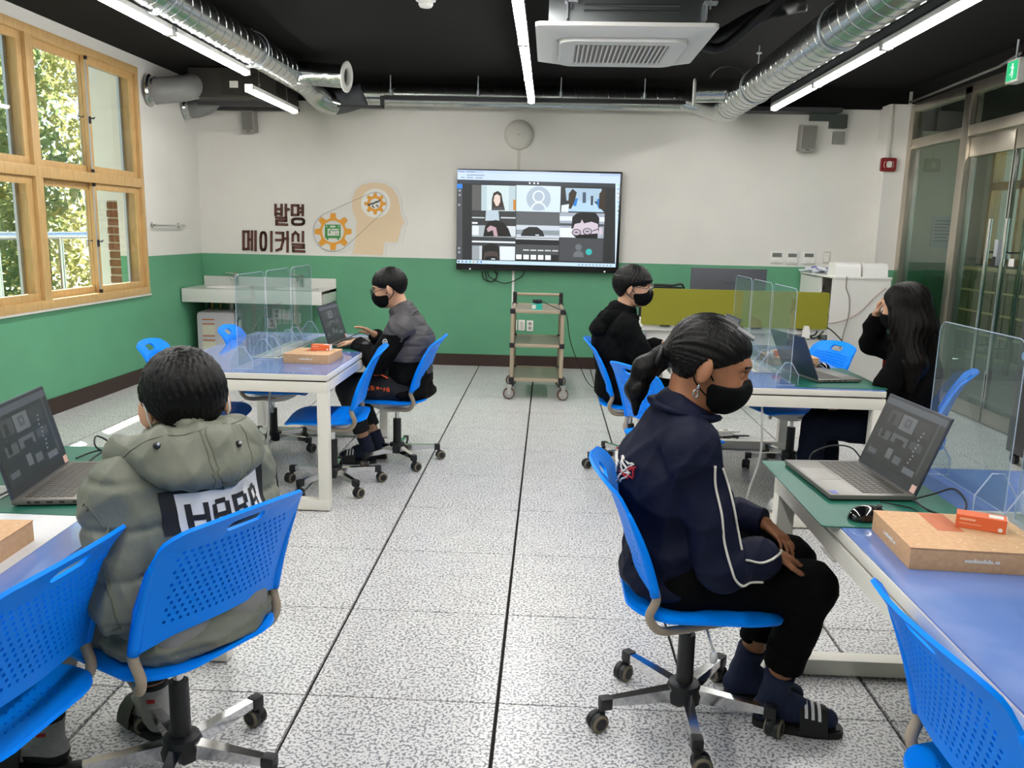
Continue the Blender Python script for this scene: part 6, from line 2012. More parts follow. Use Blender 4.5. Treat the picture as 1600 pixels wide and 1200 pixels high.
# ---------------------------------------------------------------- girl in navy jacket
J = dict(head=(0.012, 0.0, 1.088), neck=(-0.055, 0, 0.945), chest=(-0.085, 0, 0.80), pelvis=(-0.085, 0, 0.505),
         shL=(-0.045, 0.15, 0.88), elL=(0.085, 0.19, 0.60), wrL=(0.225, 0.075, 0.60), hdL=((0.55, -0.65, -0.35), (-0.2, -0.1, -1), 0.5),
         shR=(-0.045, -0.155, 0.88), elR=(0.035, -0.215, 0.575), wrR=(0.195, -0.125, 0.585), hdR=((0.8, 0.45, -0.3), (-0.2, 0.1, -1), 0.5),
         hiL=(-0.05, 0.085, 0.495), knL=(0.305, 0.07, 0.485), anL=(0.205, 0.12, 0.10), toL=(0.36, 0.09, 0.045),
         hiR=(-0.05, -0.085, 0.495), knR=(0.315, -0.09, 0.475), anR=(0.262, -0.02, 0.10), toR=(0.42, -0.045, 0.045), fz=0.022)
NAVY = mat('jacket_navy', '#0d1229', 0.65, spec=0.15, bump=0.55, bscale=16)
BLKP = mat('trousers_black', '#080809', 0.9, spec=0.1, bump=0.15, bscale=60)
D = build_person('person', (1.165, -0.03, 0), 0, J, dict(label='seated person in navy jacket with white piping, black ponytail and black mask', skin=SKIN2, head_rot=(-10, 19, 0), h=0.005, hs=1.17))
G1 = D
HW = D['HW']
jk = [('c', J['neck'], J['chest'], 0.088, 0.150, 0.05), ('e', (-0.085, 0, 0.72), (0.125, 0.185, 0.16), 0.05), ('e', (-0.075, 0, 0.56), (0.13, 0.185, 0.13), 0.05), ('e', (-0.08, 0, 0.475), (0.135, 0.19, 0.07), 0.03),
      ('c', (-0.06, 0.06, 0.925), J['shL'], 0.06, 0.066, 0.04), ('c', (-0.06, -0.06, 0.925), J['shR'], 0.06, 0.066, 0.04)]
for s in 'LR': jk += sleeve_prims(J, s, 0.072, 0.066, 0.046, 0.02, 0.04)
_, fj = cloth(D, 'jacket', jk, NAVY, 0.03, 0.006, cuts=[cuff_cut(J, 'L', 0.03), cuff_cut(J, 'R', 0.03), ((-0.08, 0, 0.43), (0, 0, -1)), (HW(-0.02, 0, -0.085), tuple(D['R'] @ V3(0.25, 0, 1)), 0.13)], fold=(11, 0.011, 24, (1, 1, 0.7)))
# collar
q = MB()
ring_ = [(-0.05 + 0.088 * math.cos(a) - 0.0, 0.088 * math.sin(a), 0.972 + 0.018 * -math.cos(a)) for a in np.linspace(0.35, 2 * PI - 0.35, 22)]
q.tube([(x * 1.0, y * 1.12, z - 0.012) for x, y, z in ring_], 0.02, 8, flat=0.55); q.build('collar', NAVY, D['root'], smooth=True)
WPIPE = mat('piping_white', '#c9c6bd', 0.6)
for pts in ([(0.0, -0.23, 0.86), (0.02, -0.26, 0.74), (0.05, -0.29, 0.60), (0.09, -0.28, 0.545), (0.16, -0.22, 0.525)],
            [(0.05, -0.22, 0.86), (0.075, -0.25, 0.76), (0.11, -0.26, 0.66)], [(0.10, -0.27, 0.63), (0.14, -0.23, 0.60), (0.19, -0.19, 0.605), (0.215, -0.16, 0.615)]):
    q = MB(); q.tube(snap(fj, dense(pts, 2), 0.003), 0.0034, 6, smooth=5); q.build('piping', WPIPE, D['root'], smooth=True)
for (pts, m_) in (([(-0.3, -0.10, 0.86), (-0.3, -0.085, 0.83), (-0.3, -0.10, 0.79), (-0.3, -0.085, 0.76)], 'w'), ([(-0.3, -0.06, 0.85), (-0.3, -0.07, 0.80), (-0.3, -0.05, 0.76)], 'w'), ([(-0.3, -0.115, 0.85), (-0.3, -0.105, 0.80), (-0.3, -0.12, 0.755)], 'r'), ([(-0.3, -0.02, 0.86), (-0.3, 0.03, 0.83), (-0.3, -0.02, 0.78), (-0.3, 0.03, 0.755)], 'w'), ([(-0.3, 0.06, 0.86), (-0.3, 0.05, 0.80), (-0.3, 0.07, 0.755)], 'r')):
    q = MB(); q.tube(snap(fj, dense(pts, 6), 0.0), 0.006, 6, flat=0.5); q.build('back_print', mat('print_white', '#d6d3cd', 0.6) if m_ == 'w' else mat('print_red', '#b02030', 0.6), D['root'], smooth=True)
q = MB(); q.box(Vector(snap(fj, [(0.05, -0.07, 0.88)], 0.003)[0]), (0.022, 0.012, 0.010), rot=(0, 0.5, -0.5), bev=0.003); q.build('collar_pin', WHITE, D['root'])
cloth(D, 'trousers', leg_cloth(J, (0.098, 0.074, 0.062, 0.058), 0.3), BLKP, 0.03, 0.007, cuts=hem_cuts(J, 0.28), fold=(3, 0.006, 26))
NSOCK = mat('sock_navy', '#16213f', 0.85, bump=0.5, bscale=1.0, stretch=(260, 260, 20))
socks(D, J, NSOCK, 0.22)
SLD = mat('sandal_black', '#101010', 0.55)
slide_shoe(D, J['anL'], J['toL'], 0, SLD); slide_shoe(D, J['anR'], J['toR'], 0, SLD)
pony = [('c', HW(-0.09, 0, 0.0), HW(-0.118, 0, -0.025), 0.034, 0.024, 0.02), ('c', HW(-0.118, 0, -0.025), HW(-0.138, -0.005, -0.065), 0.022, 0.033, 0.012), ('c', HW(-0.138, -0.005, -0.065), HW(-0.138, -0.01, -0.12), 0.033, 0.028, 0.02), ('c', HW(-0.138, -0.01, -0.12), HW(-0.118, -0.015, -0.175), 0.028, 0.008, 0.02)]
hair_cap(D, [(-0.12, -0.085), (-0.05, -0.07), (-0.012, -0.006), (0.03, 0.012), (0.06, 0.04), (0.1, 0.06)], 0.010, HAIR, 0.0045, extra=pony, extra_k=0.018, strands=0.8, back=True)
q = MB(); q.tube([Vector(HW(-0.117 + 0.0, 0.026 * math.cos(a), -0.026 + 0.026 * math.sin(a))) for a in np.linspace(0, 2 * PI, 17)[:-1]], 0.007, 8, close=True); q.build('hair_tie', BLACK, D['root'], smooth=True)
q = MB(); q.box(Vector(HW(0.045, -0.05, 0.104)), (0.055, 0.016, 0.008), rot=(0.5, 0.55, -0.2), bev=0.003); q.build('hair_clip', mat('clip_grey', '#55565c', 0.35), D['root'])
face_mask(D)
q = MB(); q.tube([HW(-0.008, -0.083, -0.04), HW(-0.008, -0.086, -0.05)], 0.004, 8); q.tube([Vector(HW(-0.008, -0.086, -0.062)) + Vector((0.006 * math.cos(a), 0, 0.011 * math.sin(a))) for a in np.linspace(0, 2 * PI, 13)[:-1]], 0.0025, 6, close=True); q.build('earring', mat('earring_silver', '#c9ccd2', 0.2, 0.9), D['root'], smooth=True)

# ---------------------------------------------------------------- boy in khaki padded jacket
J = dict(head=(0.0, -0.03, 1.005), neck=(-0.05, 0, 0.905), chest=(-0.035, 0, 0.77), pelvis=(-0.02, 0, 0.50),
         shL=(-0.02, 0.155, 0.825), elL=(-0.07, 0.195, 0.60), wrL=(0.13, 0.10, 0.575), hdL=((0.9, -0.2, 0.0), (0, 0, -1), 0.4),
         shR=(-0.02, -0.155, 0.825), elR=(-0.03, -0.215, 0.60), wrR=(0.15, -0.10, 0.58), hdR=((0.9, 0.2, 0), (0, 0, -1), 0.4),
         hiL=(-0.05, 0.085, 0.49), knL=(0.29, 0.19, 0.48), anL=(0.335, 0.205, 0.105), toL=(0.43, 0.275, 0.05),
         hiR=(-0.05, -0.085, 0.49), knR=(0.30, -0.06, 0.47), anR=(0.245, -0.05, 0.105), toR=(0.37, -0.06, 0.05), fz=0.022)
KHK = mat('jacket_khaki', '#727568', 0.5, spec=0.3, bump=0.6, bscale=15)
D = build_person('person', (-0.185, -0.40, 0), 149, J, dict(label='seated person seen from behind in khaki padded jacket with hood', skin=SKIN1, head_rot=(-24, 14, 5), h=0.006, hs=1.17))
B1 = D; HW = D['HW']
jk = [('c', J['neck'], J['chest'], 0.10, 0.155, 0.05), ('e', (-0.03, 0, 0.70), (0.145, 0.195, 0.16), 0.05), ('e', (0.0, 0, 0.56), (0.145, 0.20, 0.13), 0.05), ('e', (-0.02, 0, 0.455), (0.165, 0.225, 0.06), 0.05),
      ('c', (-0.04, 0.06, 0.87), J['shL'], 0.072, 0.082, 0.04), ('c', (-0.04, -0.06, 0.87), J['shR'], 0.072, 0.082, 0.04)]
for s in 'LR': jk += sleeve_prims(J, s, 0.086, 0.078, 0.055, 0.02, 0.03)
def puff(P, d):
    # horizontal quilting channels on body and sleeves
    zz = P[:, 2] * 1.0
    g = np.abs(((zz - 0.03) / 0.105) % 1.0 - 0.5) * 2      # 0 at seam.. 1 mid
    return d + 0.007 * np.exp(-((1 - g) / 0.16) ** 2) - 0.002
_, fk = cloth(D, 'padded_jacket', jk, KHK, 0.03, 0.006, cuts=[cuff_cut(J, 'L', 0.02), cuff_cut(J, 'R', 0.02), ((0, 0, 0.415), (0, 0, -1)), (HW(-0.02, 0, -0.1), tuple(D['R'] @ V3(0.2, 0, 1)), 0.10)], fold=(21, 0.012, 26), extra=puff)
# hood lying on the back
hd = [('e', (-0.11, 0.0, 0.897), (0.098, 0.165, 0.062), 0.03, rotm(0, -30, 0)), ('c', (0.01, 0.14, 0.915), (-0.09, 0.105, 0.925), 0.045, 0.05, 0.03), ('c', (0.01, -0.14, 0.915), (-0.09, -0.105, 0.925), 0.045, 0.05, 0.03),
      ('c', (-0.09, 0.105, 0.925), (-0.12, 0.0, 0.93), 0.05, 0.05, 0.03), ('c', (-0.09, -0.105, 0.925), (-0.12, 0.0, 0.93), 0.05, 0.05, 0.03)]
_, fh = cloth(D, 'hood', hd, KHK, 0.03, 0.005, cuts=[(HW(-0.02, 0, -0.12), tuple(D['R'] @ V3(0.5, 0, 1)), 0.11)], fold=(5, 0.008, 24))
SEAM = mat('khaki_seam', '#5f6250', 0.6)
for pts in ([(-0.14, 0.035, 0.97), (-0.2, 0.04, 0.90), (-0.27, 0.04, 0.83), (-0.27, 0.035, 0.75)], [(-0.14, 0.022, 0.97), (-0.2, 0.027, 0.90), (-0.27, 0.027, 0.83), (-0.27, 0.022, 0.75)], [(-0.14, -0.085, 0.97), (-0.2, -0.09, 0.90), (-0.25, -0.085, 0.83)], [(-0.02, 0.19, 0.90), (-0.10, 0.13, 0.955), (-0.14, 0.0, 0.965), (-0.10, -0.13, 0.955), (-0.02, -0.19, 0.90)],
            [(-0.26, -0.085, 0.84), (-0.27, -0.03, 0.81), (-0.28, 0.03, 0.81)]):
    q = MB(); q.tube(snap(fh, dense(pts, 8), -0.0004), 0.0022, 6); q.build('seam', SEAM, D['root'], smooth=True)
for p in ((-0.12, 0.13, 0.95), (-0.14, -0.015, 0.96), (-0.18, -0.05, 0.93)):
    a = Vector(snap(fh, [p], 0.002)[0]); q = MB(); q.sphere(a, (0.0085, 0.0085, 0.0085), 12, 8); b_ = q.build('snap_button', mat('button_dark', '#1d1d1c', 0.3), D['root'], smooth=True)
    q = MB(); q.sphere(a + Vector((-0.006, 0, 0.0035)), 0.004, 8, 6); q.build('button_rivet', ALU, b_, smooth=True)
for pts in ([(-0.02, 0.30, 0.86), (-0.1, 0.3, 0.76), (-0.12, 0.26, 0.62), (-0.12, 0.25, 0.5)], [(-0.02, -0.30, 0.86), (-0.1, -0.3, 0.76), (-0.12, -0.26, 0.62)]):
    q = MB(); q.tube(snap(fk, dense(pts, 8), -0.0004), 0.0026, 6); q.build('seam', SEAM, D['root'], smooth=True)
# chest tape across the upper back with lettering
tp_pts = [(-0.35, y, 0.735 + 0.0 * y) for y in np.linspace(0.115, -0.175, 24)]
_by, _bz = np.linspace(0.17, -0.2, 45), np.linspace(0.72, 0.86, 15)
_bx = np.linspace(-0.34, 0.0, 171)
_g = np.stack(np.meshgrid(_by, _bz, _bx, indexing='ij'), -1)
_dv = fk(np.ascontiguousarray(_g[..., [2, 0, 1]].reshape(-1, 3).astype(F32))).reshape(45, 15, 171)
_BX = _bx[np.argmax(_dv < 0, axis=2)]                  # outer face of the jacket back, sampled along x
for _ in range(2):
    _p = np.pad(_BX, 1, mode='edge'); _BX = (_p[:-2, 1:-1] + _p[2:, 1:-1] + _p[1:-1, :-2] + _p[1:-1, 2:] + 2 * _p[1:-1, 1:-1]) / 6
def back_x(y, z):
    fy = np.clip((0.17 - y) / 0.37 * 44, 0, 43.999); fz = np.clip((z - 0.72) / 0.14 * 14, 0, 13.999)
    i, j = int(fy), int(fz); a, b = fy - i, fz - j
    return float(_BX[i, j] * (1 - a) * (1 - b) + _BX[i + 1, j] * a * (1 - b) + _BX[i, j + 1] * (1 - a) * b + _BX[i + 1, j + 1] * a * b)
def tape(name, z0, z1, y0, y1, off, m, par=None, ny=36, nz=7, q=None):
    ys = np.linspace(y0, y1, ny); zs2 = np.linspace(z0, z1, nz)
    vs = []
    for z in zs2: vs += [(back_x(y, z) - off, y, z) for y in ys]
    n = len(ys); own = q is None; q = q or MB()
    q.add(vs, [(r * n + i, r * n + i + 1, (r + 1) * n + i + 1, (r + 1) * n + i) for r in range(nz - 1) for i in range(n - 1)])
    return q.build(name, m, par or D['root'], smooth=True) if own else None
tape('back_tape', 0.742, 0.842, 0.135, -0.165, 0.004, mat('tape_black', '#121212', 0.6))
wt = tape('tape_panel', 0.748, 0.834, 0.105, -0.14, 0.0075, mat('tape_white', '#d8d8d5', 0.6))
GL = {'H': [(0, 0, .26, 1), (.74, 0, 1, 1), (.26, .4, .74, .6)], 'A': [(0, 0, .26, .85), (.74, 0, 1, .85), (.2, .82, .8, 1), (.26, .34, .74, .52)],
      'R': [(0, 0, .26, 1), (.26, .82, .85, 1), (.26, .42, .85, .58), (.74, .55, 1, .88), (.6, 0, .92, .44)], 'B': [(0, 0, .26, 1), (.26, .84, .85, 1), (.26, .43, .85, .58), (.26, 0, .85, .16), (.74, .55, 1, .88), (.74, .12, 1, .46)]}
for k, ch in enumerate('HARB'):
    yl = 0.092 - k * 0.055; q = MB()
    for (u0, v0, u1, v1) in GL[ch]:
        tape('', 0.746 + 0.064 * v0, 0.746 + 0.064 * v1, yl - 0.046 * u0, yl - 0.046 * u1, 0.0095, None, None, 4, 5, q)
    q.build('tape_lettering', MATS['tape_black'], wt)
def stripe_pants():
    m, nt, b, P = pos_mat('grey_striped_sweatpants')
    tc = nt.nodes.new('ShaderNodeTexCoord'); sx = nt.nodes.new('ShaderNodeSeparateXYZ'); nt.links.new(tc.outputs['Object'], sx.inputs[0])
    r = ramp(nt, [(0.0, '#141414'), (0.206, '#8b8a88'), (0.224, '#141414'), (0.243, '#8b8a88'), (0.258, '#141414'), (0.278, '#868584')], 'CONSTANT')
    nt.links.new(sx.outputs[2], r.inputs[0]); nt.links.new(r.outputs[0], b.inputs['Base Color']); b.inputs['Roughness'].default_value = 0.9
    return m
cloth(D, 'sweatpants', leg_cloth(J, (0.098, 0.078, 0.062, 0.046), 0.12), stripe_pants(), 0.03, 0.007, cuts=hem_cuts(J, 0.16), fold=(8, 0.006, 26))
GS = [mat('sock_grey', '#8f8e8c', 0.9, noise=0.1, nscale=80), mat('sock_black', '#141416', 0.9)]
socks(D, J, GS, 0.14, paint=lambda c: (((c[:, 2] < 0.055) & (np.hypot(c[:, 0] - 0.335, c[:, 1] - 0.205) < 0.06)) | (c[:, 2] > 0.15)))
for s in 'LR':
    a_ = np.asarray(J['an' + s]); q = MB(); q.box(Vector((a_[0] - 0.03, a_[1] + 0.03, 0.125)), (0.004, 0.022, 0.010), rot=(0, 0, -0.8)); q.build('sock_flag', mat('flag_red', '#a02026', 0.7), D['root'])
slide_shoe(D, J['anL'], J['toL'], 0, SLD, False); slide_shoe(D, J['anR'], J['toR'], 0, SLD, False)
hair_cap(D, [(-0.12, -0.085), (-0.07, -0.085), (-0.03, -0.02), (0.03, 0.01), (0.06, 0.035), (0.1, 0.045)], 0.012, HAIR, 0.005)
face_mask(D, mat('mask_white', '#d9d9d6', 0.7), strap_m=mat('mask_white', '#d9d9d6', 0.7))

# ---------------------------------------------------------------- boy in grey and black jacket
J = dict(head=(0.045, 0.0, 1.085), neck=(-0.04, 0, 0.93), chest=(-0.085, 0, 0.78), pelvis=(-0.08, 0, 0.50),
         shL=(-0.045, 0.155, 0.855), elL=(0.085, 0.195, 0.655), wrL=(0.235, 0.10, 0.765), hdL=((0.9, -0.3, -0.1), (0, 0, -1), 0.45),
         shR=(-0.045, -0.155, 0.855), elR=(0.09, -0.16, 0.70), wrR=(0.145, -0.02, 0.80), hdR=((0.75, 0.15, 0.45), (0.5, 0.35, -0.7), 0.35),
         hiL=(-0.05, 0.085, 0.49), knL=(0.285, 0.11, 0.47), anL=(0.175, 0.07, 0.10), toL=(0.32, 0.08, 0.045),
         hiR=(-0.05, -0.085, 0.49), knR=(0.29, -0.08, 0.47), anR=(0.13, -0.05, 0.10), toR=(0.28, -0.06, 0.045), fz=0.022)
GRYJ = mat('jacket_grey', '#403e42', 0.6, bump=0.3, bscale=30); BLKJ = mat('jacket_black', '#09090a', 0.8, spec=0.12, bump=0.2, bscale=40)
D = build_person('person', (-0.20, 2.66, 0), 180, J, dict(label='seated person with glasses and black mask in grey and black quilted jacket', skin=SKIN1, head_rot=(4, 18, 0), h=0.006, hs=1.03))
HW = D['HW']
jk = [('c', J['neck'], J['chest'], 0.09, 0.150, 0.05), ('e', (-0.085, 0, 0.70), (0.135, 0.185, 0.16), 0.05), ('e', (-0.075, 0, 0.56), (0.15, 0.19, 0.13), 0.05), ('e', (-0.08, 0, 0.46), (0.165, 0.20, 0.06), 0.04),
      ('c', (-0.05, 0.06, 0.90), J['shL'], 0.062, 0.068, 0.04), ('c', (-0.05, -0.06, 0.90), J['shR'], 0.062, 0.068, 0.04)]
for s in 'LR': jk += sleeve_prims(J, s, 0.072, 0.064, 0.045, 0.02, 0.04)
def pj(c):
    arm = np.zeros(len(c), bool)
    for s in 'LR':
        arm |= (d_cone(c.astype(F32), J['sh' + s], J['el' + s], 0.08, 0.075) < 0) & (c[:, 2] < 0.83)
        arm |= d_cone(c.astype(F32), J['el' + s], J['wr' + s], 0.075, 0.06) < 0
    side = (c[:, 0] < 0.03) & (c[:, 0] > -0.2 - 0.0) & (c[:, 2] < 0.66) & (np.abs(c[:, 1]) > 0.09)
    back = (c[:, 0] < -0.06) & (c[:, 2] < 0.58)
    return (arm | side | back).astype(int)
def quilt(P, d):
    g = np.abs((P[:, 2] / 0.058) % 1.0 - 0.5) * 2
    arm = np.minimum(d_cone(P, J['shL'], J['elL'], 0.09, 0.08), d_cone(P, J['shR'], J['elR'], 0.09, 0.08))
    return d + 0.0045 * np.exp(-((1 - g) / 0.2) ** 2) * np.clip(arm / 0.04, 0, 1) - 0.001
_, f2 = cloth(D, 'jacket', jk, [GRYJ, BLKJ], 0.03, 0.006, cuts=[cuff_cut(J, 'L', 0.03), cuff_cut(J, 'R', 0.03), ((0, 0, 0.415), (0, 0, -1)), (HW(-0.02, 0, -0.1), tuple(D['R'] @ V3(0.25, 0, 1)), 0.10)], fold=(31, 0.008, 26), paint=pj, extra=quilt)
q = MB(); q.tube(snap(f2, dense([(0.12, 0.15, 0.58), (0.10, 0.2, 0.53), (0.09, 0.2, 0.47)], 6), 0.001), 0.005, 6); q.build('pocket_zip', mat('zip_orange', '#e0562a', 0.6), D['root'], smooth=True)
ring_ = [(-0.045 + 0.066 * math.cos(a), 0.082 * math.sin(a), 0.935 - 0.012 * math.cos(a)) for a in np.linspace(0.4, 2 * PI - 0.4, 20)]
q = MB(); q.tube(ring_, 0.024, 8, flat=0.5); q.build('collar', GRYJ, D['root'], smooth=True)
a_ = Vector(snap(f2, [(0.03, 0.3, 0.80)], 0.002)[0]); q = MB(); q.tube([a_ + Vector((0.012 * math.cos(t), 0, 0.016 * math.sin(t))) for t in np.linspace(0, 2 * PI, 15)[:-1]], 0.0035, 6, close=True); q.sphere(a_, (0.005, 0.003, 0.006)); q.build('sleeve_badge', mat('badge_white', '#c9c9c9', 0.6), D['root'], smooth=True)
GP = mat('trousers_charcoal', '#1d1d21', 0.85, bump=0.15, bscale=60)
_, fp_ = cloth(D, 'trousers', leg_cloth(J, (0.096, 0.07, 0.062, 0.056), 0.3), GP, 0.03, 0.007, cuts=hem_cuts(J, 0.28), fold=(4, 0.005, 26))
A_ = [snap(fp_, [(0.02 + 0.021 * k, 0.3, 0.500), (0.032 + 0.021 * k, 0.3, 0.500), (0.038 + 0.021 * k, 0.3, 0.528), (0.026 + 0.021 * k, 0.3, 0.528)], 0.002, 10) for k in range(8)]
q = MB()
for qd in A_: q.add(qd, [(0, 1, 2, 3)])
q.build('trouser_print', MATS['zip_orange'], D['root'], kind='stuff')
socks(D, J, mat('sock_dark_navy', '#141b30', 0.9), 0.2)
for s in 'LR': slide_shoe(D, J['an' + s], J['to' + s], 0, SLD)
hair_cap(D, [(-0.12, -0.10), (-0.07, -0.092), (-0.03, -0.012), (0.02, 0.014), (0.06, 0.028), (0.1, 0.038)], 0.014, HAIR, 0.005)
face_mask(D, h=0.005)
glasses(D, BLACK)

# ---------------------------------------------------------------- boy in black hoodie
J = dict(head=(-0.02, 0.0, 1.125), neck=(-0.085, 0, 0.965), chest=(-0.11, 0, 0.80), pelvis=(-0.09, 0, 0.50),
         shL=(-0.07, 0.155, 0.885), elL=(0.06, 0.20, 0.71), wrL=(0.20, 0.13, 0.765), hdL=((0.95, -0.1, -0.05), (0, 0, -1), 0.35),
         shR=(-0.07, -0.155, 0.885), elR=(0.07, -0.215, 0.665), wrR=(0.235, -0.12, 0.755), hdR=((0.95, 0.2, -0.05), (0, 0, -1), 0.35),
         hiL=(-0.05, 0.085, 0.49), knL=(0.30, 0.11, 0.47), anL=(0.27, 0.10, 0.10), toL=(0.41, 0.11, 0.045),
         hiR=(-0.05, -0.085, 0.49), knR=(0.30, -0.10, 0.47), anR=(0.25, -0.09, 0.10), toR=(0.39, -0.10, 0.045), fz=0.022)
HOOD = mat('hoodie_black', '#090a0b', 0.9, spec=0.1, bump=0.4, bscale=18)
D = build_person('person', (1.26, 2.72, 0), 0, J, dict(label='seated person in black hoodie with bowl cut hair, glasses and black mask', skin=SKIN1, head_rot=(-14, 6, 0), h=0.006, hs=1.06))
HW = D['HW']
jk = [('c', J['neck'], J['chest'], 0.095, 0.155, 0.05), ('e', (-0.10, 0, 0.72), (0.14, 0.19, 0.16), 0.05), ('e', (-0.085, 0, 0.57), (0.15, 0.19, 0.13), 0.05), ('e', (-0.085, 0, 0.48), (0.15, 0.19, 0.06), 0.04),
      ('c', (-0.08, 0.06, 0.93), J['shL'], 0.064, 0.072, 0.04), ('c', (-0.08, -0.06, 0.93), J['shR'], 0.064, 0.072, 0.04)]
for s in 'LR': jk += sleeve_prims(J, s, 0.076, 0.07, 0.042, 0.02, 0.04)
cloth(D, 'hoodie', jk, HOOD, 0.03, 0.007, cuts=[cuff_cut(J, 'L', 0.03), cuff_cut(J, 'R', 0.03), ((0, 0, 0.43), (0, 0, -1)), (HW(-0.02, 0, -0.1), tuple(D['R'] @ V3(0.25, 0, 1)), 0.10)], fold=(41, 0.010, 24))
hd = [('e', (-0.205, 0, 0.875), (0.075, 0.125, 0.07), 0.03, rotm(0, -30, 0)), ('c', (-0.02, 0.095, 0.94), (-0.15, 0.085, 0.945), 0.035, 0.045, 0.03), ('c', (-0.02, -0.095, 0.94), (-0.15, -0.085, 0.945), 0.035, 0.045, 0.03), ('c', (-0.15, 0.085, 0.945), (-0.18, 0, 0.935), 0.045, 0.045, 0.03), ('c', (-0.15, -0.085, 0.945), (-0.18, 0, 0.935), 0.045, 0.045, 0.03)]
cloth(D, 'hood', hd, HOOD, 0.03, 0.006, cuts=[(HW(-0.02, 0, -0.11), tuple(D['R'] @ V3(0.4, 0, 1)), 0.10)], fold=(6, 0.008, 26))
cloth(D, 'trousers', leg_cloth(J, (0.096, 0.07, 0.058, 0.05), 0.1), BLKP, 0.03, 0.008, cuts=hem_cuts(J, 0.1), fold=(5, 0.005, 26))
socks(D, J, GS[1], 0.15)
for s in 'LR': slide_shoe(D, J['an' + s], J['to' + s], 0, SLD)
hair_cap(D, [(-0.12, -0.09), (-0.06, -0.088), (-0.03, -0.02), (0.01, 0.004), (0.05, 0.014), (0.1, 0.028)], 0.020, HAIR, 0.005, grow=lambda q: 0.004 * (q[:, 2] < 0.06))
face_mask(D, h=0.005)
glasses(D, mat('frame_silver', '#a9a9a6', 0.25, 0.9))

# ---------------------------------------------------------------- girl with long hair
J = dict(head=(0.0, 0.0, 1.105), neck=(-0.045, 0, 0.95), chest=(-0.07, 0, 0.79), pelvis=(-0.08, 0, 0.50),
         shL=(-0.03, 0.135, 0.865), elL=(0.10, 0.15, 0.63), wrL=(0.20, 0.04, 0.60), hdL=((0.85, -0.3, -0.2), (0, 0, -1), 0.5),
         shR=(-0.02, -0.15, 0.875), elR=(0.12, -0.15, 0.90), wrR=(0.115, -0.095, 1.06), hdR=((-0.15, 0.35, 0.95), (-0.9, 0.2, -0.2), 0.75),
         hiL=(-0.05, 0.085, 0.49), knL=(0.36, 0.16, 0.495), anL=(0.40, 0.24, 0.145), toL=(0.52, 0.30, 0.10),
         hiR=(-0.05, -0.085, 0.49), knR=(0.33, -0.08, 0.49), anR=(0.26, -0.06, 0.105), toR=(0.41, -0.06, 0.05), fz=0.03)
SWT = mat('sweater_black', '#070707', 0.9, spec=0.1, bump=0.25, bscale=45)
D = build_person('person', (2.52, 1.92, 0), 162, J, dict(label='seated person with long dark hair in black sweater, hand raised to forehead', skin=SKIN1, head_rot=(-38, 10, 0), h=0.005, hs=1.06))
HW = D['HW']
jk = [('c', J['neck'], J['chest'], 0.09, 0.14, 0.05), ('e', (-0.08, 0, 0.70), (0.13, 0.175, 0.16), 0.05), ('e', (-0.075, 0, 0.55), (0.14, 0.18, 0.13), 0.05), ('e', (-0.08, 0, 0.46), (0.15, 0.185, 0.06), 0.04),
      ('c', (-0.05, 0.06, 0.92), J['shL'], 0.058, 0.064, 0.04), ('c', (-0.05, -0.06, 0.92), J['shR'], 0.058, 0.064, 0.04)]
for s in 'LR': jk += sleeve_prims(J, s, 0.07, 0.062, 0.042, 0.02, 0.03)
cloth(D, 'sweater', jk, SWT, 0.03, 0.007, cuts=[cuff_cut(J, 'L', 0.03), cuff_cut(J, 'R', 0.03), ((0, 0, 0.43), (0, 0, -1)), (HW(-0.02, 0, -0.1), tuple(D['R'] @ V3(0.25, 0, 1)), 0.10)], fold=(51, 0.009, 24))
JEAN = mat('jeans_dark', '#0b101d', 0.9, spec=0.1, bump=0.2, bscale=60)
cloth(D, 'jeans', leg_cloth(J, (0.096, 0.074, 0.062, 0.056), 0.05), JEAN, 0.03, 0.007, cuts=hem_cuts(J, 0.04), fold=(9, 0.005, 26))
sneaker(D, J['anL'], J['toL'], 0.064, mat('sneaker_black', '#1b1b1d', 0.6)); sneaker(D, J['anR'], J['toR'], 0.0, MATS['sneaker_black'])
lh = [('c', HW(-0.05, 0.0, 0.03), HW(-0.075, 0.0, -0.10), 0.085, 0.085, 0.03), ('c', HW(-0.075, 0.03, -0.10), (-0.15, 0.06, 0.80), 0.07, 0.05, 0.03), ('c', HW(-0.075, -0.03, -0.10), (-0.15, -0.05, 0.80), 0.07, 0.05, 0.03),
      ('c', HW(-0.01, 0.07, 0.0), (-0.02, 0.13, 0.86), 0.035, 0.04, 0.03), ('c', (-0.02, 0.13, 0.86), (0.03, 0.15, 0.74), 0.04, 0.014, 0.03), ('c', HW(-0.01, -0.07, 0.0), (-0.03, -0.11, 0.86), 0.035, 0.03, 0.03),
      ('c', HW(-0.03, 0.06, -0.06), (-0.06, 0.17, 0.84), 0.06, 0.06, 0.03), ('c', (-0.06, 0.17, 0.84), (-0.05, 0.20, 0.72), 0.06, 0.02, 0.03), ('c', (-0.15, 0.06, 0.80), (-0.13, 0.09, 0.72), 0.05, 0.02, 0.03), ('c', (-0.15, -0.05, 0.80), (-0.16, -0.06, 0.72), 0.05, 0.02, 0.03)]
hair_cap(D, [(-0.12, -0.2), (-0.02, -0.15), (0.02, -0.01), (0.055, 0.03), (0.1, 0.06)], 0.012, HAIRB, 0.005, extra=lh, extra_k=0.03)
face_mask(D, h=0.005)
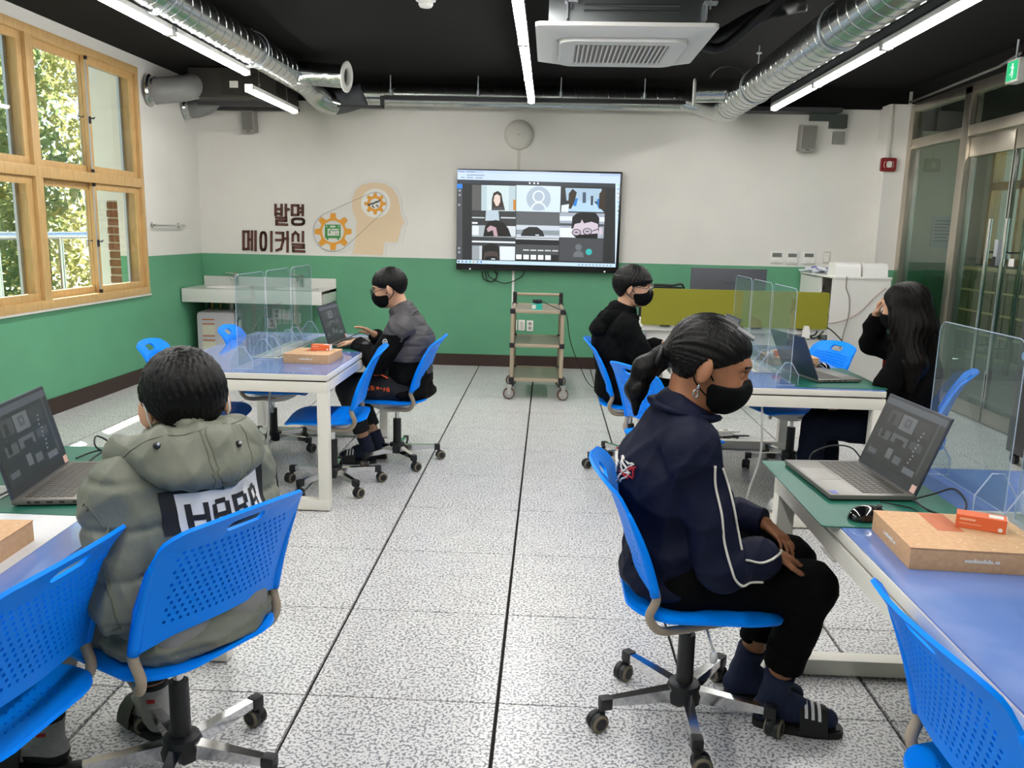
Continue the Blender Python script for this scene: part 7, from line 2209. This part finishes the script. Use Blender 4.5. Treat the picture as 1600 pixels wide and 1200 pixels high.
# ================================================================ THINGS ON THE TABLES
LAP = mat('laptop_grey', '#77746f', 0.38, 0.35)
LAPD = mat('laptop_dark', '#3c3c3e', 0.4, 0.3)
KEY = mat('laptop_key', '#4a4742', 0.5)
KEYW = mat('key_well', '#8f8b83', 0.45)
LID = mat('laptop_lid', '#4b5262', 0.35, 0.5)
def laptop(x, y, deg, tilt, lab, z=TZ + 0.003):
    """front edge (user side) towards local +X; hinge at -X"""
    t = thing('laptop', (x, y, z), math.radians(deg), label=lab, cat='laptop', group='grey laptops')
    W_, Dp = 0.36, 0.245
    q = MB(); q.bx(-Dp / 2, Dp / 2, -W_ / 2, W_ / 2, 0.004, 0.018, 0.003); q.build('base', LAP, t, smooth=30)
    q = MB(); q.bx(-Dp / 2 + 0.01, Dp / 2 - 0.01, -W_ / 2 + 0.01, W_ / 2 - 0.01, 0.0, 0.0045); q.build('underside', LAPD, t)
    q = MB(); q.bx(-Dp / 2 + 0.022, 0.022, -W_ / 2 + 0.016, W_ / 2 - 0.016, 0.018, 0.0184); q.build('key_bed', KEYW, t)
    q = MB()
    rows = 6; cols = 17
    kw = (W_ - 0.036) / cols; kd = (0.022 + Dp / 2 - 0.024) / rows
    for r in range(rows):
        for c in range(cols):
            if r == rows - 1 and 4 <= c <= 8:
                if c == 6: q.box((0.021 - kd * 0.5, -W_ / 2 + 0.018 + kw * 6.5, 0.0192), (kd * 0.84, kw * 4.9, 0.0018))
                continue
            q.box((-Dp / 2 + 0.024 + kd * (r + 0.5), -W_ / 2 + 0.018 + kw * (c + 0.5), 0.0192), (kd * 0.84, kw * 0.84, 0.0018))
    q.build('keys', KEY, t, kind='stuff')
    q = MB(); q.bx(0.034, Dp / 2 - 0.01, -0.085, 0.035, 0.018, 0.0184); q.build('touchpad', mat('touchpad', '#85827c', 0.3, 0.3), t)
    q = MB(); q.bx(Dp / 2 - 0.03, Dp / 2 - 0.012, W_ / 2 - 0.04, W_ / 2 - 0.012, 0.018, 0.0185); q.build('processor_sticker', mat('sticker_blue', '#3644a0', 0.4), t)
    q = MB()
    for k, (a, w_) in enumerate(((-0.08, 0.008), (-0.06, 0.014), (-0.03, 0.016), (0.0, 0.012), (0.03, 0.008))):
        q.bx(a - w_ / 2, a + w_ / 2, -W_ / 2 - 0.0003, -W_ / 2 + 0.0006, 0.0085, 0.0135)
    q.build('port', BLACK, t)
    # lid hinged at the back edge
    a = math.radians(tilt)
    Hm = Matrix.Translation((-Dp / 2 + 0.006, 0, 0.017)) @ Matrix.Rotation(-a, 4, 'Y')       # local: lid plane x thin, z up
    Hl = 0.238
    q = MB(); q.bx(-0.006, 0.0, -W_ / 2, W_ / 2, 0.0, Hl, 0.002); q.v = [tuple(Hm @ Vector(v)) for v in q.v]; lid = q.build('screen_lid', LID, t, smooth=30)
    q = MB(); q.bx(0.0, 0.0012, -W_ / 2 + 0.002, W_ / 2 - 0.002, 0.004, Hl - 0.003); q.v = [tuple(Hm @ Vector(v)) for v in q.v]; q.build('screen_bezel', mat('bezel_grey', '#2e3134', 0.4), lid)
    def pane(y0, y1, z0, z1, c, lvl):
        q = MB(); xx = 0.0014 + 0.00012 * lvl
        q.add([Hm @ Vector((xx, a_, b_)) for a_, b_ in ((y0, z0), (y1, z0), (y1, z1), (y0, z1))], [(0, 1, 2, 3)]); return q, c
    base, c = pane(-W_ / 2 + 0.008, W_ / 2 - 0.008, 0.03, Hl - 0.01, '#2c3032', 0)
    dis = base.build('display', emit_mat('lp_#2c3032', '#2c3032', 0.25), lid)
    groups = {}
    def put(u0, u1, v0, v1, c, lvl=1):
        # u left->right as the user sees it, v bottom->top, 0..1
        y0 = -W_ / 2 + 0.008 + (W_ - 0.016) * u0; y1 = -W_ / 2 + 0.008 + (W_ - 0.016) * u1
        z0 = 0.03 + (Hl - 0.04) * v0; z1 = 0.03 + (Hl - 0.04) * v1
        g, _ = pane(y0, y1, z0, z1, c, lvl)
        groups.setdefault(c, MB()).add(g.v, g.f)
    put(0, 1, 0.9, 1.0, '#565d66'); put(0.9, 0.93, 0.1, 0.9, '#4a4f50')
    put(0.14, 0.34, 0.62, 0.84, '#474a4b'); put(0.36, 0.6, 0.6, 0.84, '#707578'); put(0.62, 0.86, 0.62, 0.84, '#3a3d3f')
    put(0.43, 0.53, 0.66, 0.8, '#565b5f', 2); put(0.46, 0.5, 0.71, 0.76, '#707578', 3); put(0.19, 0.25, 0.63, 0.78, '#25272a', 2)
    put(0.1, 0.3, 0.36, 0.5, '#55595b'); put(0.33, 0.6, 0.38, 0.52, '#5d6265'); put(0.14, 0.2, 0.38, 0.52, '#24272a', 2); put(0.4, 0.55, 0.38, 0.46, '#282b2e', 2); put(0.64, 0.84, 0.4, 0.52, '#4b4f52')
    put(0.05, 0.2, 0.08, 0.16, '#5a6066'); put(0.36, 0.45, 0.12, 0.28, '#6b7073'); put(0.5, 0.62, 0.1, 0.22, '#616669'); put(0.7, 0.88, 0.05, 0.14, '#6a7178')
    for k in range(9): put(0.72 + 0.012 * (k % 3), 0.745 + 0.012 * (k % 3), 0.2 + 0.06 * k, 0.225 + 0.06 * k, '#8b9092', 2)
    for c, g in groups.items(): g.build('screen_image', emit_mat('lp_' + c, c, 0.25), dis)
    q, _ = pane(W_ / 2 - 0.032, W_ / 2 - 0.006, 0.004, 0.026, '', 6); q.build('asset_sticker', mat('sticker_pink', '#d8b0a4', 0.6), lid)
    q = MB(); xx = -0.0064
    me = text_mesh('SAMSUNG', 0.012); o_ = link('lid_lettering', me, mat('lid_mark', '#6d7484', 0.3, 0.5), lid)
    for v in me.vertices: v.co = Hm @ Vector((xx, -v.co.x, Hl * 0.6 + v.co.y))
    return t
laptop(1.632, 0.095, 184, 20, 'open grey laptop in front of the navy jacket girl')
laptop(2.175, 2.02, 12, 24, 'open grey laptop seen from behind its lid, beside the long haired girl')
laptop(-0.475, 2.76, -4, 17, 'open grey laptop of the boy with black framed glasses by the sink')
laptop(-0.545, -0.18, 10, 14, 'open grey laptop in front of the khaki jacket boy')
laptop(1.66, 2.74, 181, 20, 'open grey laptop in front of the black hoodie boy')

MATG = mat('cutting_mat', '#1c6050', 0.42, spec=0.35, noise=0.05, nscale=8)
def desk_mat(x0, x1, y0, y1, lab, rz=0.0, z=TZ):
    w_, h_ = x1 - x0, y1 - y0
    q = MB(); q.prism(rrect(w_, h_, 0.012), 0, 0.003)
    o = q.build('desk_mat', MATG, loc=((x0 + x1) / 2, (y0 + y1) / 2, z), rot=(0, 0, rz), label=lab, cat='desk mat', group='green desk mats')
desk_mat(1.435, 1.86, -0.30, 0.31, 'green desk mat under the laptop of the navy jacket girl', 0.0)
desk_mat(1.96, 2.40, 1.70, 2.33, 'green desk mat under the laptop whose lid faces away, by the long haired girl', 0.0)
desk_mat(1.44, 1.87, 2.42, 3.02, 'green desk mat in front of the black hoodie boy')
desk_mat(-0.79, -0.38, 2.46, 3.08, 'green desk mat under the laptop of the glasses boy by the sink')
desk_mat(-0.86, -0.405, -0.42, 0.205, 'green desk mat under the laptop of the khaki jacket boy')

# clear acrylic dividers standing on feet
ACR = glass_mat('clear_acrylic', '#e9f1f2', 1.0, 0.035)
ACRE = glass_mat('acrylic_edge', '#dbe6f6', 1.0, 0.45)
ACRF = glass_mat('acrylic_foot', '#f4f8fa', 1.0, 0.03)
def divider(x, y0, y1, lab):
    ym = (y0 + y1) / 2; L_ = y1 - y0
    t = thing('acrylic_divider', (x, ym, TZ), label=lab, cat='divider', group='clear acrylic dividers')
    FM = Matrix(((0, 0, 1, 0), (1, 0, 0, 0), (0, 1, 0, 0), (0, 0, 0, 1)))      # local (a,b,c) -> y,z,x
    out = [(-L_ / 2, 0.02), (L_ / 2, 0.02)] + [(L_ / 2 - 0.035 + 0.035 * math.cos(a), 0.445 + 0.035 * math.sin(a)) for a in np.linspace(0, PI / 2, 6)] + [(-L_ / 2 + 0.035 + 0.035 * math.cos(a), 0.445 + 0.035 * math.sin(a)) for a in np.linspace(PI / 2, PI, 6)]
    q = MB(); q.prism(out, -0.0015, 0.0015, FM)
    sh_ = q.build('sheet', ACR, t)
    q = MB(); q.tube([(0, a, b) for a, b in out], 0.0016, 4, close=True); q.build('sheet_edge', ACRE, sh_)
    for yy in (-L_ / 2 + 0.05, L_ / 2 - 0.05):
        po = [(-0.055, 0.0), (0.055, 0.0), (0.055, 0.05), (0.016, 0.112), (-0.016, 0.112), (-0.055, 0.05)]
        q = MB(); q.prism(po, -0.003, 0.003, Matrix.Translation((0, yy, 0)) @ Matrix.Rotation(PI / 2, 4, 'X')); f_ = q.build('foot', ACRF, t)
        q = MB(); q.tube([(a, yy, b + 0.001) for a, b in po], 0.0026, 4, close=True); q.build('foot_edge', ACRE, f_)
for k, (a, b) in enumerate(((1.70, 2.12), (2.15, 2.57), (2.60, 3.02))):
    nm = ('nearest the front tables', 'middle one', 'nearest the screen wall')[k]
    divider(-0.83, a, b, 'clear acrylic divider on the sink side table, %s' % nm)
    divider(1.92, a, b, 'clear acrylic divider before the black hoodie boy, %s' % nm)
divider(1.94, -0.2, 0.27, 'clear acrylic divider behind the laptop of the navy jacket girl')
divider(1.94, -0.72, -0.25, 'clear acrylic divider behind the big kraft box')
divider(-0.80, -0.72, -0.25, 'clear acrylic divider behind the laptop of the khaki jacket boy')

# kraft kit boxes with small orange cartons on them
def kraft():
    m = bpy.data.materials.new('kraft_print'); m.use_nodes = True
    nt = m.node_tree; b = nt.nodes['Principled BSDF']
    tc = nt.nodes.new('ShaderNodeTexCoord')
    n = nt.nodes.new('ShaderNodeTexNoise'); n.inputs['Scale'].default_value = 90
    nt.links.new(tc.outputs['Object'], n.inputs['Vector'])
    r = ramp(nt, [(0.3, '#c0976f'), (0.7, '#cba37c')]); nt.links.new(n.outputs['Fac'], r.inputs[0]); nt.links.new(r.outputs[0], b.inputs['Base Color'])
    b.inputs['Roughness'].default_value = 0.7
    return m
KRAFT = kraft()
KPR = mat('kraft_white_print', '#d9bd9a', 0.7); ORG = mat('carton_orange', '#e0683a', 0.5); ORGD = mat('carton_band', '#b5623a', 0.6)
def kit_box(x, y, deg, lab, carton=True, clab='', w=0.30, d=0.24, h=0.05, cpos=(0.05, 0.0, 0.4)):
    t = thing('kit_box', (x, y, TZ), math.radians(deg), label=lab, cat='box', group='kraft kit boxes')
    q = MB(); q.bx(-w / 2, w / 2, -d / 2, d / 2, 0.0, h - 0.003, 0.002); q.build('tray', KRAFT, t, smooth=30)
    q = MB(); q.bx(-w / 2 - 0.001, w / 2 + 0.001, -d / 2 - 0.001, d / 2 + 0.001, h - 0.003, h, 0.001); lid = q.build('lid', KRAFT, t)
    rnd = random.Random(5)
    q = MB()
    for i in range(60):
        a, b = rnd.uniform(-w / 2 + 0.02, w / 2 - 0.01), rnd.uniform(-d / 2 + 0.01, d / 2 - 0.01)
        an = rnd.uniform(0, PI)
        q.box((a, b, h + 0.0002), (0.009, 0.003, 0.0003), rot=(0, 0, an))
    q.build('printed_fleck', KPR, lid, kind='stuff')
    q = MB(); q.bx(-0.05, 0.01, -0.005, d / 2 - 0.004, h + 0.0001, h + 0.0004); q.build('printed_band', ORGD, lid)
    for (fr, ln) in ((frame((-w / 2 - 0.0006, 0, h * 0.5), (0, -1, 0), (0, 0, 1)), 0.075), (frame((0, -d / 2 - 0.0006, h * 0.5), (1, 0, 0), (0, 0, 1)), 0.075)):
        q = MB(); rp = random.Random(9)                       # web address print, too small to read
        for i in range(15):
            hh = 0.006 + (0.003 if i in (4, 8, 10) else 0); xx = -ln / 2 + ln * i / 15
            if i == 12: hh = 0.0015
            q.prism([(xx, -0.003), (xx + ln / 15 * 0.78, -0.003), (xx + ln / 15 * 0.78, -0.003 + hh), (xx, -0.003 + hh)], 0, 0.0004, fr)
        q.build('side_lettering', WHITE, t, kind='stuff')
    if carton:
        ca, sa = math.cos(math.radians(deg)), math.sin(math.radians(deg))
        c = thing('small_carton', (x + cpos[0] * ca - cpos[1] * sa, y + cpos[0] * sa + cpos[1] * ca, TZ + h + 0.0006), math.radians(deg) + cpos[2], label=clab, cat='carton', group='small orange cartons')
        q = MB(); q.bx(-0.052, 0.052, -0.022, 0.022, 0, 0.032, 0.001); cb2 = q.build('sleeve', ORG, c)
        q = MB(); q.bx(0.0522, 0.0535, -0.0218, 0.0218, 0.0004, 0.0318); q.build('end_panel', WHITE, c)
        q = MB(); q.prism(circ(0.04, 0.008, 0.005, 12), 0.0223, 0.0226, Matrix.Rotation(PI / 2, 4, 'X')); q.build('round_mark', WHITE, cb2)
        q = MB(); q.bx(-0.045, -0.012, -0.0226, -0.0221, 0.02, 0.0245); q.bx(-0.045, 0.0, -0.0226, -0.0221, 0.011, 0.0125); q.build('printed_text', mat('print_pale', '#e8b896', 0.6), cb2)
        q = MB(); q.bx(0.015, 0.045, -0.012, 0.012, 0.0321, 0.0324); q.build('paper_label', WHITE, cb2)
    return t
kit_box(1.705, -0.44, -3, 'big kraft kit box with orange carton beside the green mat of the navy jacket girl', True, 'orange and white carton on the big kraft box by the navy jacket girl', 0.31, 0.25, 0.052, (0.06, 0.03, -0.4))
kit_box(-0.56, 2.10, -3, 'kraft kit box on the sink side table', True, 'orange and white carton on the kraft box of the sink side table', 0.25, 0.25, 0.05, (0.03, 0.05, 0.0))
kit_box(2.13, 2.49, 2, 'kraft kit box behind the laptop of the long haired girl', True, 'orange and white carton on the kraft box behind the lid of the laptop', 0.28, 0.25, 0.05, (-0.06, -0.05, 3.3))
kit_box(-0.585, -0.715, 4, 'kraft kit box partly over the white paper beside the empty chair', False)

PAPW = mat('white_paper', '#d8d8da', 0.5)
q = MB(); q.box((0, 0, 0.0005), (0.297, 0.42, 0.0008)); q.build('paper_sheet', PAPW, loc=(-0.56, -0.585, TZ + 0.0002), rot=(0, 0, 0.06), label='large white paper sheet on the table of the khaki jacket boy', cat='paper')

MSE = mat('mouse_black', '#0e0e10', 0.12, coat=0.6)
def mouse(x, y, deg, lab, cable, z=TZ + 0.003):
    t = thing('computer_mouse', (x, y, z), math.radians(deg), label=lab, cat='mouse', group='black wired mice')
    n, m = 20, 9
    vs, fs = [], []
    for k in range(m + 1):
        th = PI / 2 * k / m
        for i in range(n):
            an = 2 * PI * i / n
            cx, cy = math.cos(an), math.sin(an)
            r = math.cos(th)
            wx = 0.056 * (abs(cx) ** 0.85) * math.copysign(1, cx) * r
            wy = (0.031 - 0.003 * cx) * cy * r
            vs.append((wx, wy, 0.002 + (0.036 + 0.004 * -cx * r) * math.sin(th)))
    for k in range(m):
        for i in range(n):
            fs.append((k * n + i, k * n + (i + 1) % n, (k + 1) * n + (i + 1) % n, (k + 1) * n + i))
    fs.append(tuple(range(n))[::-1])
    q = MB(); q.add(vs, fs); q.build('shell', MSE, t, smooth=50)
    q = MB(); q.cyl((0.028, -0.004, 0.0325), (0.028, 0.004, 0.0325), 0.007, n=12); q.build('scroll_wheel', DKGREY, t, smooth=True)
    q = MB(); q.tube([(0.053, 0, 0.006)] + cable, 0.0018, 6, smooth=8); q.build('cord', CABLE, t, smooth=True)
mouse(1.575, -0.235, 12, 'shiny black mouse on the green mat beside the big kraft box', [(0.10, 0.0, 0.003), (0.16, 0.02, 0.002), (0.17, 0.06, 0.002), (0.14, 0.09, 0.004), (0.10, 0.10, 0.01)])
mouse(2.265, 2.27, 100, 'black mouse on the green mat beside the laptop with its lid turned away', [(0.09, 0.0, 0.01), (0.12, 0.04, 0.03), (0.1, 0.1, 0.03), (0.02, 0.12, 0.005), (-0.06, 0.13, 0.003)])

def cord(name, pts, r, m, lab, sm=8):
    p0 = Vector(pts[0])
    t = thing(name, p0, label=lab, cat='cable')
    q = MB(); q.tube([Vector(p) - p0 for p in pts], r, 6, smooth=sm); q.build('cord', m, t, smooth=True)
zt2 = TZ + 0.006
cord('laptop_cable', [(1.752, -0.07, zt2), (1.80, -0.10, zt2 + 0.03), (1.84, -0.13, zt2 + 0.055), (1.85, -0.18, zt2 + 0.03), (1.82, -0.205, zt2 + 0.0), (1.77, -0.16, zt2), (1.755, -0.085, zt2 + 0.006)], 0.0028, CABLE, 'black cable looping out of the laptop of the navy jacket girl')
cord('laptop_cable', [(1.75, 0.26, zt2 + 0.005), (1.72, 0.30, zt2 + 0.05), (1.66, 0.31, zt2 + 0.055), (1.60, 0.31, zt2 + 0.03), (1.585, 0.30, zt2)], 0.0025, CABLE, 'short black cable arching behind the laptop of the navy jacket girl')
cord('laptop_cable', [(-0.66, 0.02, zt2), (-0.64, 0.08, zt2 + 0.02), (-0.60, 0.06, zt2 + 0.01), (-0.63, 0.02, zt2 + 0.05), (-0.655, 0.07, zt2 + 0.07), (-0.63, 0.10, zt2 + 0.04), (-0.58, 0.05, zt2 + 0.0), (-0.52, 0.10, zt2), (-0.46, 0.12, zt2)], 0.0028, CABLE, 'tangled black cable behind the laptop of the khaki jacket boy')
cord('laptop_cable', [(-0.66, 0.03, zt2), (-0.62, 0.03, zt2), (-0.55, 0.02, zt2), (-0.60, 0.09, zt2 + 0.01), (-0.68, 0.12, zt2 + 0.01), (-0.72, 0.06, zt2)], 0.0028, CABLE, 'second black cable lying under the tangled cable of the khaki jacket boy')
cord('laptop_cable', [(-0.59, 2.93, zt2), (-0.50, 3.0, zt2 + 0.04), (-0.44, 2.98, zt2 + 0.02), (-0.40, 2.96, zt2 + 0.04), (-0.37, 2.94, zt2 + 0.02)], 0.0028, CABLE, 'black cable curling behind the laptop of the glasses boy')
# white power cables down to the floor
WCB = mat('white_cable', '#c3c2bf', 0.5)
cord('power_cable', [(1.80, 1.75, 0.68), (1.80, 1.70, 0.55), (1.82, 1.76, 0.35), (1.78, 1.80, 0.12), (1.78, 1.78, 0.012), (1.9, 1.80, 0.008), (2.1, 1.82, 0.008), (2.2, 1.9, 0.008)], 0.006, WCB, 'white power cable hanging from the table by the black hoodie boy to the floor')
cord('power_cable', [(-0.78, 2.05, 0.68), (-0.79, 2.03, 0.5), (-0.80, 2.0, 0.25), (-0.84, 1.96, 0.02), (-0.9, 2.0, 0.008)], 0.006, WCB, 'white power cable hanging under the sink side table')
ps = thing('power_strip', (1.95, 3.62, 0), 0.2, label='white power strip on the floor behind the table of the black hoodie boy', cat='power strip')
q = MB(); q.bx(-0.17, 0.17, -0.03, 0.03, 0, 0.035, 0.006); q.build('body', WHITE, ps, smooth=30)
for k in range(4):
    q = MB(); q.cyl((-0.11 + k * 0.075, 0, 0.035), (-0.11 + k * 0.075, 0, 0.037), 0.02, n=16); q.build('outlet', mat('outlet_grey', '#9a978f', 0.5), ps)
for k in range(4):
    rr = random.Random(k)
    cord('loose_cable', [(1.6 + rr.uniform(0, 0.6), 3.5 + rr.uniform(-0.1, 0.2), 0.008 + 0.004 * k) for _ in range(7)], 0.005, CABLE if k % 2 else WCB, ('white cable tangled on the floor by the power strip', 'black cable tangled on the floor by the power strip', 'second white cable in the tangle by the power strip', 'second black cable in the tangle by the power strip')[k], 10)
# red fire extinguisher foot by the cabinet
re_ = U(1372, 594, y=5.36)
fe = thing('red_bucket', (4.05, 5.75, 0), label='red fire extinguisher between the white cabinet and the glass wall', cat='fire extinguisher')
q = MB(); q.lathe([(0.06, 0.0), (0.065, 0.01), (0.065, 0.30), (0.05, 0.345), (0.02, 0.36), (0.02, 0.39)], 24); q.build('cylinder', mat('extinguisher_red', '#a01414', 0.3), fe, smooth=40)
q = MB(); q.box((0, 0, 0.405), (0.09, 0.02, 0.02), bev=0.004); q.tube([(0.02, 0, 0.39), (0.07, 0, 0.36), (0.075, 0, 0.2)], 0.009, 8, smooth=4); q.build('valve_hose', BLACK, fe, smooth=True)
fe.name = 'fire_extinguisher'
